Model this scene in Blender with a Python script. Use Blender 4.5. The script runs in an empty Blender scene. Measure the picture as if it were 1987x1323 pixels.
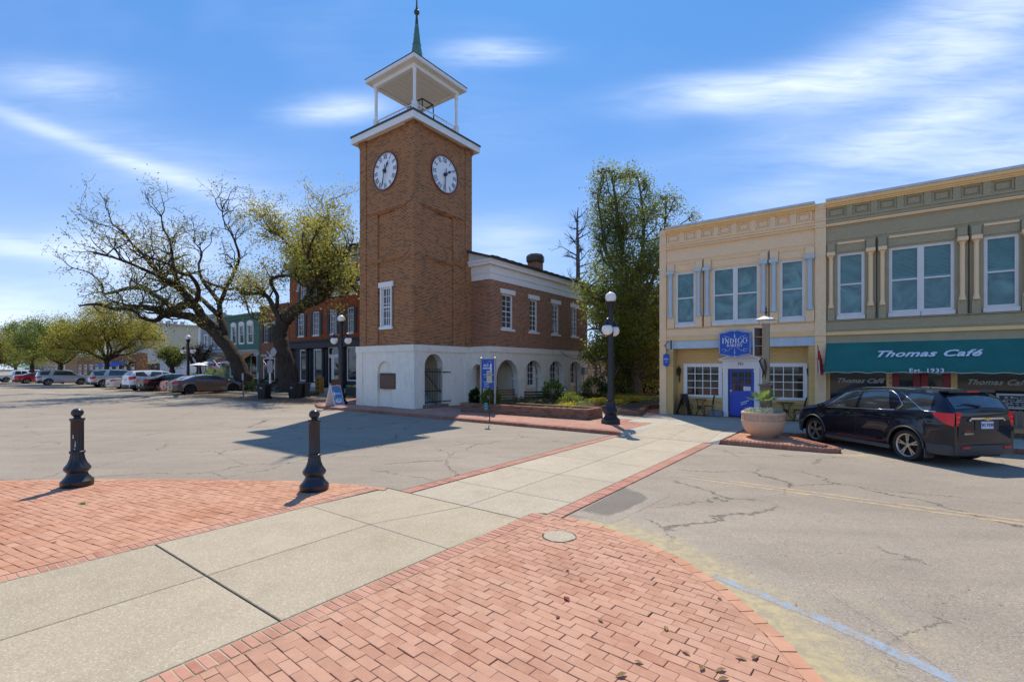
import bpy, bmesh, math, random
import numpy as np
from mathutils import Vector, Matrix
random.seed(7); RNG = np.random.default_rng(7)
sc = bpy.context.scene
PHI = math.radians(36.6); CP, SP = math.cos(PHI), math.sin(PHI)
EYE, FPX, HX, HY = 2.2, 930.0, 993.5, 714.0

# ---------------- camera, sky, sun, exposure ----------------
cam = bpy.data.cameras.new('camera'); co = bpy.data.objects.new('camera', cam); sc.collection.objects.link(co)
co.location = (0, 0, EYE); co.rotation_euler = (math.pi / 2, 0, 0)
cam.sensor_width = 36; cam.lens = FPX / 1987 * 36; cam.shift_y = (HY - 661.5) / 1987
cam.clip_start = 0.1; cam.clip_end = 3000
sc.camera = co
SUN_EL = math.radians(55.2); SUN_DIR = Vector((0.0, 1.0, 0)).normalized() * math.cos(SUN_EL) + Vector((0, 0, math.sin(SUN_EL)))
sun = bpy.data.lights.new('sun', 'SUN'); sun.energy = 3.0; sun.angle = math.radians(0.55); sun.color = (1.0, 0.90, 0.74)
so = bpy.data.objects.new('sun', sun); sc.collection.objects.link(so)
so.rotation_euler = (-SUN_DIR).to_track_quat('-Z', 'Y').to_euler(); so.location = (0, 0, 60)
SKY_STRENGTH = 0.15; SKY_GAMMA = 0.35; SKY_TINT = (0.31, 0.84, 1.72); CLOUD = (6.0, 6.2, 6.6)
world = bpy.data.worlds.new('World'); sc.world = world; world.use_nodes = True
def build_world():
    nt = world.node_tree; N = nt.nodes; Lk = nt.links; N.clear()
    out = N.new('ShaderNodeOutputWorld'); bg = N.new('ShaderNodeBackground'); bg.inputs[1].default_value = SKY_STRENGTH
    sky = N.new('ShaderNodeTexSky'); sky.sky_type = 'NISHITA'; sky.sun_disc = False
    sky.sun_elevation = SUN_EL; sky.sun_rotation = math.atan2(SUN_DIR.x, SUN_DIR.y)
    sky.air_density = 1.0; sky.dust_density = 0.4; sky.ozone_density = 2.2; sky.altitude = 20
    tc = N.new('ShaderNodeTexCoord'); sep = N.new('ShaderNodeSeparateXYZ'); Lk.new(tc.outputs['Generated'], sep.inputs[0])
    def M(op, a, b=None, c=None, clamp=False):
        n = N.new('ShaderNodeMath'); n.operation = op; n.use_clamp = clamp
        for i, v in enumerate((a, b, c)):
            if v is None: continue
            if isinstance(v, (int, float)): n.inputs[i].default_value = v
            else: Lk.new(v, n.inputs[i])
        return n.outputs[0]
    X, Y, Z = sep.outputs
    zz = M('MAXIMUM', Z, 0.02)
    # tangent-plane coordinates in the view's direction: px = x / y, pz = z / y, valid in front; behind it mirrors smoothly
    yy = M('MAXIMUM', M('ABSOLUTE', Y), 0.08)
    px = M('DIVIDE', X, yy); pz = M('DIVIDE', zz, yy)
    def noise(vx, vy, sx, sy, scale, detail, dist=0.0, rot=0.0):
        cb = N.new('ShaderNodeCombineXYZ'); Lk.new(vx, cb.inputs[0]); Lk.new(vy, cb.inputs[1])
        mp = N.new('ShaderNodeMapping'); mp.inputs['Scale'].default_value = (sx, sy, 1); mp.inputs['Rotation'].default_value = (0, 0, rot)
        Lk.new(cb.outputs[0], mp.inputs[0])
        n = N.new('ShaderNodeTexNoise'); n.inputs['Scale'].default_value = scale; n.inputs['Detail'].default_value = detail
        n.inputs['Roughness'].default_value = 0.55; n.inputs['Distortion'].default_value = dist
        Lk.new(mp.outputs[0], n.inputs['Vector']); return n.outputs['Fac']
    streak = noise(px, pz, 0.55, 2.9, 3.4, 9, 0.9, -0.22)
    soft = noise(px, pz, 0.8, 1.6, 1.6, 3, 0.25, -0.15)
    fine = noise(px, pz, 1.2, 8.5, 6.5, 9, 1.0, -0.28)
    def blob(cx, cz, ax, az, ang, amp):
        dx = M('SUBTRACT', px, cx); dz = M('SUBTRACT', pz, cz)
        ca, sa = math.cos(ang), math.sin(ang)
        a = M('DIVIDE', M('ADD', M('MULTIPLY', dx, ca), M('MULTIPLY', dz, sa)), ax)
        b = M('DIVIDE', M('ADD', M('MULTIPLY', dx, -sa), M('MULTIPLY', dz, ca)), az)
        r = M('ADD', M('MULTIPLY', a, a), M('MULTIPLY', b, b))
        return M('MULTIPLY', M('POWER', 2.718, M('MULTIPLY', r, -1.0)), amp)
    def C(x, y): return ((x - HX) / FPX, (HY - y) / FPX)
    B = [(1500, 170, 0.24, 0.035, 0.10, 0.95), (1400, 185, 0.10, 0.03, -0.15, 0.45), (1720, 110, 0.25, 0.07, 0.55, 0.6), (1920, 60, 0.22, 0.09, 0.7, 0.75), (1800, 245, 0.34, 0.04, 0.40, 0.65),
         (1930, 300, 0.25, 0.06, 0.15, 0.75), (1650, 280, 0.20, 0.035, 0.1, 0.3), (960, 103, 0.09, 0.022, 0.0, 1.0), (655, 213, 0.10, 0.025, 0.06, 0.9), (130, 160, 0.14, 0.035, -0.1, 0.5),
         (150, 275, 0.30, 0.016, -0.37, 0.5), (420, 370, 0.25, 0.022, -0.34, 0.35), (60, 478, 0.16, 0.022, -0.05, 0.7), (330, 330, 0.5, 0.08, -0.3, 0.2),
         (270, 500, 0.15, 0.06, 0.0, 0.6), (20, 620, 0.15, 0.06, 0.0, 0.7), (980, 470, 0.10, 0.05, 0.0, 0.45)]
    acc = None
    for (x, y, ax, az, an, am) in B:
        c = C(x, y); b = blob(c[0], c[1], ax, az, an, am); acc = b if acc is None else M('ADD', acc, b)
    base = M('MULTIPLY', M('SUBTRACT', soft, 0.45, clamp=True), 0.8)
    tex = M('ADD', M('MULTIPLY', streak, 1.1), M('MULTIPLY', fine, 0.55))
    tex = M('MULTIPLY', M('SUBTRACT', tex, 0.42, clamp=True), 2.1)
    cov = M('ADD', M('MULTIPLY', acc, M('ADD', M('MULTIPLY', tex, 0.40), 0.02)), M('MULTIPLY', base, M('MULTIPLY', tex, 0.25)))
    hz = M('POWER', M('SUBTRACT', 1.0, Z, clamp=True), 4.5)
    cov = M('ADD', cov, M('MULTIPLY', hz, 0.40))
    cov = M('MULTIPLY', M('SUBTRACT', 1.0, M('POWER', 2.718, M('MULTIPLY', cov, -1.3))), 0.95)
    mix = N.new('ShaderNodeMix'); mix.data_type = 'RGBA'; Lk.new(cov, mix.inputs[0])
    gm = N.new('ShaderNodeGamma'); Lk.new(sky.outputs[0], gm.inputs[0]); gm.inputs[1].default_value = SKY_GAMMA
    tint = N.new('ShaderNodeMix'); tint.data_type = 'RGBA'; tint.blend_type = 'MULTIPLY'; tint.inputs[0].default_value = 1.0
    Lk.new(gm.outputs[0], tint.inputs[6]); tint.inputs[7].default_value = (*SKY_TINT, 1)
    Lk.new(tint.outputs[2], mix.inputs[6]); mix.inputs[7].default_value = (*CLOUD, 1)
    Lk.new(mix.outputs[2], bg.inputs[0]); Lk.new(bg.outputs[0], out.inputs[0])
build_world()
sc.view_settings.view_transform = 'Standard'; sc.view_settings.look = 'None'; sc.view_settings.gamma = 1
sc.view_settings.exposure = 0.84; sc.view_settings.use_curve_mapping = False
sc.cycles.max_bounces = 6; sc.cycles.diffuse_bounces = 4; sc.cycles.glossy_bounces = 3; sc.cycles.transparent_max_bounces = 8
sc.cycles.use_denoising = True

# ---------------- street frame: u runs along the street to the right, v away across it ----------------
def UV(u, v): return (CP * u + SP * v, -SP * u + CP * v)
def G(px, py, z=0.0):
    Y = (EYE - z) * FPX / (py - HY); X = (px - HX) / FPX * Y
    return (CP * X - SP * Y, SP * X + CP * Y)
def u_on_v(px, v): r = (px - HX) / FPX; return v * (CP * r - SP) / (CP + SP * r)
def v_on_u(px, u): r = (px - HX) / FPX; return u * (CP + SP * r) / (CP * r - SP)
def z_at(py, u, v): return EYE + (HY - py) / FPX * (-SP * u + CP * v)
def WV(px, py, v): u = u_on_v(px, v); return u, z_at(py, u, v)
def WU(px, py, u): v = v_on_u(px, u); return v, z_at(py, u, v)

# ---------------- materials ----------------
MATS = {}
class NT:
    def __init__(s, name):
        s.m = bpy.data.materials.new(name); s.m.use_nodes = True; s.t = s.m.node_tree; s.N = s.t.nodes; s.L = s.t.links
        s.b = s.N['Principled BSDF']
    def n(s, typ, **kw):
        x = s.N.new(typ)
        for k, v in kw.items(): setattr(x, k, v)
        return x
    def put(s, sock, v):
        if isinstance(v, bpy.types.NodeSocket): s.L.new(v, sock)
        elif isinstance(v, (tuple, list)) and len(v) == 3 and sock.type == 'RGBA': sock.default_value = (*v, 1)
        else: sock.default_value = v
    def math(s, op, a, b=None, c=None, clamp=False):
        x = s.n('ShaderNodeMath', operation=op, use_clamp=clamp)
        for i, v in enumerate((a, b, c)):
            if v is not None: s.put(x.inputs[i], v)
        return x.outputs[0]
    def mix(s, f, a, b, mode='MIX'):
        x = s.n('ShaderNodeMix', data_type='RGBA', blend_type=mode); s.put(x.inputs[0], f); s.put(x.inputs[6], a); s.put(x.inputs[7], b); return x.outputs[2]
    def obj(s): return s.n('ShaderNodeTexCoord').outputs['Object']
    def pos(s): return s.n('ShaderNodeNewGeometry').outputs['Position']
    def mapping(s, vec, scale=(1, 1, 1), rot=(0, 0, 0), loc=(0, 0, 0)):
        x = s.n('ShaderNodeMapping'); x.inputs['Scale'].default_value = scale; x.inputs['Rotation'].default_value = rot; x.inputs['Location'].default_value = loc
        s.L.new(vec, x.inputs[0]); return x.outputs[0]
    def noise(s, vec, scale, detail=4, rough=0.6, dist=0.0):
        x = s.n('ShaderNodeTexNoise'); s.L.new(vec, x.inputs['Vector'])
        x.inputs['Scale'].default_value = scale; x.inputs['Detail'].default_value = detail; x.inputs['Roughness'].default_value = rough; x.inputs['Distortion'].default_value = dist
        return x.outputs['Fac']
    def voro(s, vec, scale, feature='F1', out='Distance'):
        x = s.n('ShaderNodeTexVoronoi', feature=feature); s.L.new(vec, x.inputs['Vector']); x.inputs['Scale'].default_value = scale; return x.outputs[out]
    def ramp(s, f, stops, interp='LINEAR'):
        x = s.n('ShaderNodeValToRGB'); x.color_ramp.interpolation = interp; e = x.color_ramp.elements
        while len(e) < len(stops): e.new(0.5)
        for i, (p, c) in enumerate(stops):
            e[i].position = p; e[i].color = (c, c, c, 1) if isinstance(c, (int, float)) else (*c, 1)
        s.L.new(f, x.inputs[0]); return x.outputs[0]
    def bump(s, h, strength=0.3, dist=0.02, normal=None):
        x = s.n('ShaderNodeBump'); x.inputs['Strength'].default_value = strength; x.inputs['Distance'].default_value = dist
        s.L.new(h, x.inputs['Height'])
        if normal: s.L.new(normal, x.inputs['Normal'])
        return x.outputs[0]
    def out(s, color=None, rough=None, normal=None, metal=None, coat=None, spec=None, trans=None):
        if color is not None: s.put(s.b.inputs['Base Color'], color)
        if rough is not None: s.put(s.b.inputs['Roughness'], rough)
        if normal is not None: s.L.new(normal, s.b.inputs['Normal'])
        if metal is not None: s.put(s.b.inputs['Metallic'], metal)
        if coat is not None: s.put(s.b.inputs['Coat Weight'], coat); s.b.inputs['Coat Roughness'].default_value = 0.04
        if spec is not None: s.put(s.b.inputs['Specular IOR Level'], spec)
        if trans is not None: s.put(s.b.inputs['Transmission Weight'], trans)
        MATS[s.m.name] = s.m; return s.m

def paint(name, col, rough=0.55, var=0.18, scale=3.0, bs=0.12, bscale=60, metal=0, coat=None, dirt=0.25):
    t = NT(name); v = t.obj()
    n1 = t.noise(v, scale, 5); n2 = t.noise(v, scale * 9, 3)
    dark = tuple(c * (1 - var) for c in col)
    c = t.mix(t.ramp(n1, [(0.3, 0.0), (0.7, 1.0)]), dark, col)
    if dirt:
        d = t.ramp(t.noise(t.mapping(v, (2.2, 2.2, 0.5)), 2.0, 6), [(0.52, 0.0), (0.75, dirt)])
        c = t.mix(d, c, tuple(k * 0.45 + 0.03 for k in col))
    h = t.noise(v, bscale, 3)
    return t.out(c, t.math('ADD', t.math('MULTIPLY', n2, 0.15), rough - 0.07), t.bump(h, bs, 0.01), metal, coat)

def wallbrick(name, c1, c2, mortar, bw=0.215, rh=0.076, ms=0.012, dark=None, bstr=0.6, freq=1, flat=False):
    t = NT(name); v = t.obj(); sp = t.n('ShaderNodeSeparateXYZ'); t.L.new(v, sp.inputs[0])
    cb = t.n('ShaderNodeCombineXYZ'); t.L.new(t.math('MULTIPLY', t.math('ADD', sp.outputs[0], sp.outputs[1]), 2.2), cb.inputs[0]); t.L.new(sp.outputs[2], cb.inputs[1])
    b = t.n('ShaderNodeTexBrick'); t.L.new(cb.outputs[0], b.inputs['Vector'])
    b.inputs['Scale'].default_value = 1; b.inputs['Brick Width'].default_value = bw * 2.2; b.inputs['Row Height'].default_value = rh
    b.inputs['Mortar Size'].default_value = ms; b.inputs['Mortar Smooth'].default_value = 0.25; b.inputs['Bias'].default_value = 0.0
    b.inputs['Color1'].default_value = (0, 0, 0, 1); b.inputs['Color2'].default_value = (1, 1, 1, 1); b.inputs['Mortar'].default_value = (0.5, 0.5, 0.5, 1)
    big = t.noise(v, 0.9, 5); mid = t.noise(v, 7.0, 3)
    f = t.math('ADD', t.math('MULTIPLY', b.outputs['Color'], 0.75), t.math('MULTIPLY', t.math('SUBTRACT', mid, 0.5), 0.7))
    col = t.mix(t.ramp(f, [(0.0, 0.0), (1.0, 1.0)]), c1, c2)
    if dark: col = t.mix(t.ramp(f, [(0.40, 0.0), (0.72, 0.92)]), col, dark)
    col = t.mix(t.ramp(big, [(0.35, 0.0), (0.7, 0.35)]), col, tuple(k * 0.6 for k in c1))
    col = t.mix(b.outputs['Fac'], col, mortar)
    h = t.math('SUBTRACT', 1.0, b.outputs['Fac']); h2 = t.math('ADD', h, t.math('MULTIPLY', t.noise(v, 70, 3), 0.35))
    return t.out(col, 0.88, t.bump(h2, bstr, 0.012), spec=0.25)

def glassmat(name, col, rough=0.04, spec=0.6, var=0.5, scale=0.8):
    t = NT(name); v = t.obj(); n = t.noise(v, scale, 4, 0.6, 1.2)
    c = t.mix(t.ramp(n, [(0.35, 0.0), (0.65, 1.0)]), tuple(k * (1 - var) for k in col), col)
    return t.out(c, rough, t.bump(t.noise(v, 1.3, 2), 0.05, 0.02), spec=spec, coat=0.2)

# asphalt colour shared by the road and everything painted on it
def asphalt_nodes(t):
    v = t.pos(); big = t.noise(v, 0.16, 5); mid = t.noise(v, 1.3, 5); fine = t.voro(v, 85.0, out='Color'); f3 = t.noise(v, 38, 3)
    c = t.mix(t.ramp(big, [(0.35, 0.0), (0.68, 1.0)]), (0.285, 0.240, 0.186), (0.375, 0.318, 0.250))
    c = t.mix(t.ramp(mid, [(0.4, 0.0), (0.72, 0.35)]), c, (0.19, 0.165, 0.138))
    sp = t.n('ShaderNodeSeparateColor'); t.L.new(fine, sp.inputs[0])
    c = t.mix(t.ramp(sp.outputs[0], [(0.0, 0.42), (0.28, 0.0), (0.80, 0.0), (1.0, 0.38)]), c, t.mix(t.math('GREATER_THAN', sp.outputs[0], 0.5), (0.07, 0.06, 0.055), (0.55, 0.52, 0.46)))
    wv = t.n('ShaderNodeTexNoise'); t.L.new(v, wv.inputs['Vector']); wv.inputs['Scale'].default_value = 1.1; wv.inputs['Detail'].default_value = 6; wv.inputs['Roughness'].default_value = 0.7
    wm = t.n('ShaderNodeVectorMath', operation='MULTIPLY_ADD'); t.L.new(wv.outputs['Color'], wm.inputs[0]); wm.inputs[1].default_value = (1.1, 1.1, 0); t.L.new(v, wm.inputs[2])
    fl = t.n('ShaderNodeVectorMath', operation='MULTIPLY'); t.L.new(wm.outputs[0], fl.inputs[0]); fl.inputs[1].default_value = (1, 1, 0)
    e = t.voro(fl.outputs[0], 0.33, 'DISTANCE_TO_EDGE')
    ck = t.ramp(e, [(0.0, 1.0), (0.0026, 0.8), (0.0065, 0.0)])
    gate = t.ramp(t.noise(v, 0.5, 3), [(0.42, 0.0), (0.54, 1.0)])
    band = t.noise(t.mapping(v, (0.35, 2.6, 1), (0, 0, 0.639)), 0.55, 6, 0.6); c = t.mix(t.ramp(band, [(0.40, 0.0), (0.72, 0.32)]), c, (0.17, 0.145, 0.12)); c = t.mix(t.ramp(t.voro(v, 30.0), [(0.04, 0.5), (0.12, 0.0)]), c, (0.14, 0.115, 0.09))
    ck = t.math('MULTIPLY', ck, gate)
    c = t.mix(t.math('MULTIPLY', ck, 0.8), c, (0.05, 0.045, 0.04))
    h = t.math('ADD', t.math('MULTIPLY', sp.outputs[0], 0.5), t.math('MULTIPLY', f3, 0.5)); h = t.math('SUBTRACT', h, t.math('MULTIPLY', ck, 2.0))
    return c, t.bump(h, 0.45, 0.006), v
def make_asphalt():
    t = NT('asphalt'); c, nrm, v = asphalt_nodes(t); t.out(c, 0.9, nrm, spec=0.25)
    for nm, col, wear, hi in (('yellow_line_paint', (0.62, 0.40, 0.13), 6.0, 0.62), ('blue_line_paint', (0.24, 0.34, 0.46), 7.0, 0.85)):
        t = NT(nm); c, nrm, v = asphalt_nodes(t)
        a = t.n('ShaderNodeAttribute', attribute_name='fade').outputs['Fac']
        w = t.ramp(t.noise(v, wear, 7, 0.75), [(0.43, 0.0), (0.58, hi)]); w = t.math('MULTIPLY', w, a)
        t.out(t.mix(w, c, col), 0.8, nrm)
    t = NT('lichen_gutter'); c, nrm, v = asphalt_nodes(t); a = t.n('ShaderNodeAttribute', attribute_name='fade').outputs['Fac']
    w = t.math('ADD', a, t.math('ADD', t.math('MULTIPLY', t.math('SUBTRACT', t.noise(v, 3.5, 6, 0.7), 0.5), 1.5), t.math('MULTIPLY', t.math('SUBTRACT', t.noise(v, 45, 4, 0.8), 0.5), 2.6))); w = t.math('MULTIPLY', t.ramp(w, [(0.35, 0.0), (0.8, 0.8)]), t.ramp(a, [(0.0, 0.0), (0.15, 1.0)]))
    lc = t.mix(t.ramp(t.noise(v, 9, 4), [(0.4, 0.0), (0.6, 1.0)]), (0.46, 0.38, 0.20), (0.33, 0.28, 0.18))
    t.out(t.mix(w, c, lc), 0.9, nrm)
    t = NT('asphalt_patch'); c, nrm, v = asphalt_nodes(t); a = t.n('ShaderNodeAttribute', attribute_name='fade').outputs['Fac']
    w = t.ramp(t.math('ADD', a, t.math('MULTIPLY', t.math('SUBTRACT', t.noise(v, 4, 5), 0.5), 0.6)), [(0.3, 0.0), (0.45, 0.62)]); t.out(t.mix(w, c, (0.085, 0.078, 0.072)), 0.9, nrm)
make_asphalt()
def make_paver(name, c1, c2, speck=(0.10, 0.06, 0.05), pale=(0.50, 0.33, 0.23)):
    t = NT(name); v = t.obj(); w = t.pos()
    rnd = t.n('ShaderNodeNewGeometry').outputs['Random Per Island']; orn = t.n('ShaderNodeObjectInfo').outputs['Random']
    r = t.math('FRACT', t.math('ADD', rnd, orn))
    c = t.mix(r, c1, c2)
    c = t.mix(t.ramp(t.noise(w, 0.8, 4), [(0.35, 0.0), (0.7, 0.45)]), c, pale)
    s = t.voro(w, 150, out='Distance'); c = t.mix(t.ramp(t.math('ADD', s, t.math('MULTIPLY', t.noise(w, 60, 2), 0.4)), [(0.24, 0.7), (0.34, 0.0)]), c, speck)
    c = t.mix(t.ramp(t.noise(w, 14, 5), [(0.45, 0.0), (0.75, 0.35)]), c, tuple(k * 1.3 for k in c2)); c = t.mix(t.ramp(t.noise(w, 0.55, 6, 0.7), [(0.52, 0.0), (0.72, 0.42)]), c, tuple(k * 0.42 for k in c1))
    return t.out(c, 0.85, t.bump(t.noise(w, 170, 3), 0.35, 0.003), spec=0.25)
make_paver('paver_pink', (0.37, 0.175, 0.112), (0.48, 0.27, 0.185))
make_paver('paver_orange', (0.38, 0.165, 0.09), (0.50, 0.25, 0.155), pale=(0.58, 0.38, 0.27))
make_paver('paver_border', (0.36, 0.15, 0.11), (0.50, 0.25, 0.185))
make_paver('paver_far', (0.34, 0.15, 0.11), (0.46, 0.25, 0.19))
make_paver('curb_brick', (0.22, 0.085, 0.055), (0.36, 0.16, 0.105), pale=(0.4, 0.24, 0.18))
make_paver('old_brick', (0.13, 0.06, 0.042), (0.34, 0.16, 0.09), pale=(0.30, 0.2, 0.15))
def make_concrete(name, c1, c2, agg=True):
    t = NT(name); w = t.pos(); big = t.noise(w, 0.7, 5); c = t.mix(t.ramp(big, [(0.3, 0.0), (0.7, 1.0)]), c1, c2)
    orn = t.n('ShaderNodeObjectInfo').outputs['Random']; c = t.mix(t.math('MULTIPLY', orn, 0.25), c, tuple(k * 0.7 for k in c1))
    sc_ = t.voro(w, 95, out='Color'); sp = t.n('ShaderNodeSeparateColor'); t.L.new(sc_, sp.inputs[0])
    if agg: c = t.mix(t.ramp(sp.outputs[0], [(0.0, 0.38), (0.25, 0.0), (0.75, 0.0), (1.0, 0.45)]), c, t.mix(t.math('GREATER_THAN', sp.outputs[0], 0.5), (0.2, 0.16, 0.11), (0.68, 0.64, 0.54)))
    c = t.mix(t.ramp(t.noise(w, 2.2, 6, 0.7), [(0.5, 0.0), (0.8, 0.5)]), c, (0.27, 0.22, 0.14))
    return t.out(c, 0.9, t.bump(t.math('ADD', sp.outputs[0], t.noise(w, 50, 3)), 0.3, 0.004), spec=0.25)
make_concrete('concrete_warm', (0.375, 0.315, 0.222), (0.45, 0.38, 0.275))
make_concrete('concrete_cross', (0.40, 0.345, 0.26), (0.47, 0.405, 0.31))
make_concrete('concrete_walk', (0.40, 0.365, 0.30), (0.48, 0.44, 0.365), False)
paint('joint_dirt', (0.085, 0.066, 0.048), 0.95, dirt=0.9, scale=1.2)
paint('mortar_cream', (0.50, 0.41, 0.24), 0.9, var=0.3, dirt=0.1)
wallbrick('tower_brick', (0.42, 0.145, 0.045), (0.24, 0.085, 0.032), (0.52, 0.36, 0.21), dark=(0.075, 0.038, 0.022), ms=0.011)
wallbrick('wing_brick', (0.36, 0.12, 0.05), (0.20, 0.072, 0.036), (0.60, 0.43, 0.29), dark=(0.065, 0.034, 0.022), ms=0.011)
wallbrick('planter_brick', (0.25, 0.11, 0.06), (0.14, 0.07, 0.045), (0.24, 0.19, 0.14), dark=(0.05, 0.03, 0.025), rh=0.07)
wallbrick('orange_brick', (0.50, 0.115, 0.03), (0.38, 0.09, 0.03), (0.36, 0.15, 0.08), dark=(0.15, 0.04, 0.02), ms=0.008)
wallbrick('brown_brick', (0.32, 0.11, 0.05), (0.20, 0.07, 0.04), (0.30, 0.20, 0.14), dark=(0.09, 0.04, 0.03))
wallbrick('yellow_painted_brick', (0.80, 0.54, 0.22), (0.74, 0.49, 0.19), (0.66, 0.42, 0.16), bstr=0.9, rh=0.085)
paint('stucco_white', (0.88, 0.82, 0.69), 0.9, var=0.10, bs=0.35, bscale=25, dirt=0.28)
paint('stucco_cream', (0.84, 0.75, 0.56), 0.9, var=0.1, bs=0.35, bscale=25, dirt=0.15)  # cream stucco for the passage, porch walls and annex
paint('white_paint', (0.84, 0.82, 0.79), 0.5, var=0.05, dirt=0.1)
paint('white_trim', (0.72, 0.71, 0.68), 0.55, var=0.08, dirt=0.2)
paint('white_soffit', (0.78, 0.74, 0.68), 0.6, var=0.05, dirt=0.1)
paint('dark_roof', (0.055, 0.06, 0.065), 0.6)
paint('roof_gravel', (0.2, 0.2, 0.2), 0.9)
paint('copper_green', (0.13, 0.30, 0.22), 0.55, var=0.5, scale=2.0, dirt=0.8)
paint('finial_metal', (0.10, 0.085, 0.06), 0.5, metal=0.4)
paint('black_iron', (0.012, 0.013, 0.017), 0.38, var=0.3, bs=0.2, dirt=0.15)
paint('black_bollard', (0.022, 0.022, 0.028), 0.33, var=0.4, bs=0.25, bscale=30, dirt=0.4)
paint('chipped_paint', (0.7, 0.7, 0.7), 0.6)
paint('clock_white', (0.86, 0.87, 0.90), 0.4, var=0.03, dirt=0)
paint('clock_ink', (0.012, 0.02, 0.035), 0.5)
paint('clock_ring', (0.36, 0.12, 0.06), 0.8)
paint('bronze', (0.10, 0.048, 0.028), 0.5, var=0.4, scale=14, metal=0.3)
paint('bronze_letters', (0.26, 0.15, 0.10), 0.5)
paint('cream_facade', (0.90, 0.64, 0.37), 0.7, var=0.06, bs=0.3, bscale=18, dirt=0.12)
paint('cream_dark', (0.88, 0.58, 0.25), 0.7, var=0.08, bs=0.25, bscale=18, dirt=0.15)
paint('pale_blue_trim', (0.50, 0.60, 0.66), 0.6, var=0.12, dirt=0.25)
paint('olive_facade', (0.40, 0.345, 0.215), 0.75, var=0.12, bs=0.3, bscale=18, dirt=0.15)
paint('pale_cap', (0.55, 0.60, 0.66), 0.4, metal=0.3)
def ornament(name, col, scale, st):
    t = NT(name); v = t.obj(); w = t.n('ShaderNodeTexWave'); w.wave_type = 'RINGS'; w.rings_direction = 'SPHERICAL'
    vo = t.n('ShaderNodeTexVoronoi'); t.L.new(v, vo.inputs['Vector']); vo.inputs['Scale'].default_value = scale
    sub = t.n('ShaderNodeVectorMath', operation='SUBTRACT'); t.L.new(v, sub.inputs[0]); t.L.new(vo.outputs['Position'], sub.inputs[1]); t.L.new(sub.outputs[0], w.inputs['Vector'])
    w.inputs['Scale'].default_value = scale * 1.4; w.inputs['Distortion'].default_value = 2.0
    c = t.mix(t.ramp(t.noise(v, 2, 4), [(0.3, 0.0), (0.7, 0.15)]), col, tuple(k * 0.7 for k in col))
    c = t.mix(t.ramp(w.outputs['Fac'], [(0.3, 0.07), (0.5, 0.0)]), c, tuple(k * 0.55 for k in col))
    return t.out(c, 0.7, t.bump(w.outputs['Fac'], st, 0.02))
ornament('cream_ornament', (0.90, 0.65, 0.39), 5.0, 0.4); ornament('olive_ornament', (0.40, 0.34, 0.205), 5.0, 0.45); ornament('planter_ornament', (0.66, 0.43, 0.28), 9.0, 0.8)
t = NT('teal_glass'); v = t.obj(); n = t.noise(v, 0.8, 5, 0.65, 2.5); rn = t.n('ShaderNodeObjectInfo').outputs['Random']; cc = t.mix(t.ramp(n, [(0.38, 0.0), (0.62, 1.0)]), (0.025, 0.115, 0.12), (0.12, 0.30, 0.30)); cc = t.mix(t.math('MULTIPLY', rn, 0.55), cc, (0.05, 0.12, 0.15)); t.out(cc, 0.08, t.bump(t.noise(v, 1.4, 2), 0.15, 0.03), spec=0.5, coat=0.35)
glassmat('dark_glass', (0.035, 0.035, 0.035), 0.05); glassmat('window_glass', (0.10, 0.11, 0.12), 0.06); glassmat('car_glass', (0.035, 0.05, 0.055), 0.03, 0.9); MATS['car_glass'].node_tree.nodes['Principled BSDF'].inputs['Coat Weight'].default_value = 1.0; glassmat('shop_glass', (0.05, 0.045, 0.035), 0.06, var=0.8, scale=2.5)
paint('blind_slat', (0.13, 0.30, 0.32), 0.6, dirt=0)
t = NT('awning_teal'); v = t.obj(); w = t.noise(v, 300, 2); c = t.mix(t.ramp(t.noise(v, 1.2, 5), [(0.3, 0.0), (0.7, 1.0)]), (0.013, 0.125, 0.108), (0.019, 0.17, 0.145)); t.out(c, 0.85, t.bump(t.noise(t.mapping(v, (0.6, 3, 3)), 1.5, 4), 0.5, 0.05))
paint('awning_orange', (0.78, 0.20, 0.03), 0.8); paint('awning_blue', (0.02, 0.14, 0.50), 0.8); paint('letter_white', (0.80, 0.84, 0.90), 0.6, dirt=0); paint('letter_silver', (0.55, 0.53, 0.50), 0.5, dirt=0)
paint('sign_blue', (0.008, 0.08, 0.42), 0.45, var=0.1, dirt=0.1); paint('door_blue', (0.006, 0.07, 0.50), 0.35, var=0.08, dirt=0.1); paint('sign_line', (0.45, 0.62, 0.85), 0.6, dirt=0)
paint('door_red', (0.33, 0.012, 0.012), 0.4); paint('post_tan', (0.34, 0.28, 0.19), 0.7); paint('post_dark', (0.17, 0.135, 0.09), 0.7); paint('sign_brown', (0.11, 0.06, 0.045), 0.6, var=0.3, scale=8)
paint('terracotta', (0.66, 0.43, 0.28), 0.75, var=0.1, bs=0.4, bscale=40, dirt=0.12); paint('soil', (0.05, 0.035, 0.022), 0.95)
paint('siding_green', (0.085, 0.19, 0.13), 0.7, dirt=0.1); paint('siding_grey', (0.36, 0.36, 0.40), 0.7); paint('siding_cream', (0.62, 0.57, 0.40), 0.7, dirt=0.08); paint('wall_white', (0.70, 0.71, 0.73), 0.8); paint('tan_wall', (0.42, 0.25, 0.14), 0.8)
paint('shutter_black', (0.015, 0.017, 0.024), 0.5); paint('cornice_grey', (0.46, 0.45, 0.42), 0.7); paint('metal_grey', (0.35, 0.36, 0.36), 0.45, metal=0.5); paint('wood_bench', (0.24, 0.095, 0.035), 0.6, var=0.4, scale=9); paint('grey_wood', (0.22, 0.17, 0.13), 0.85)
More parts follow.
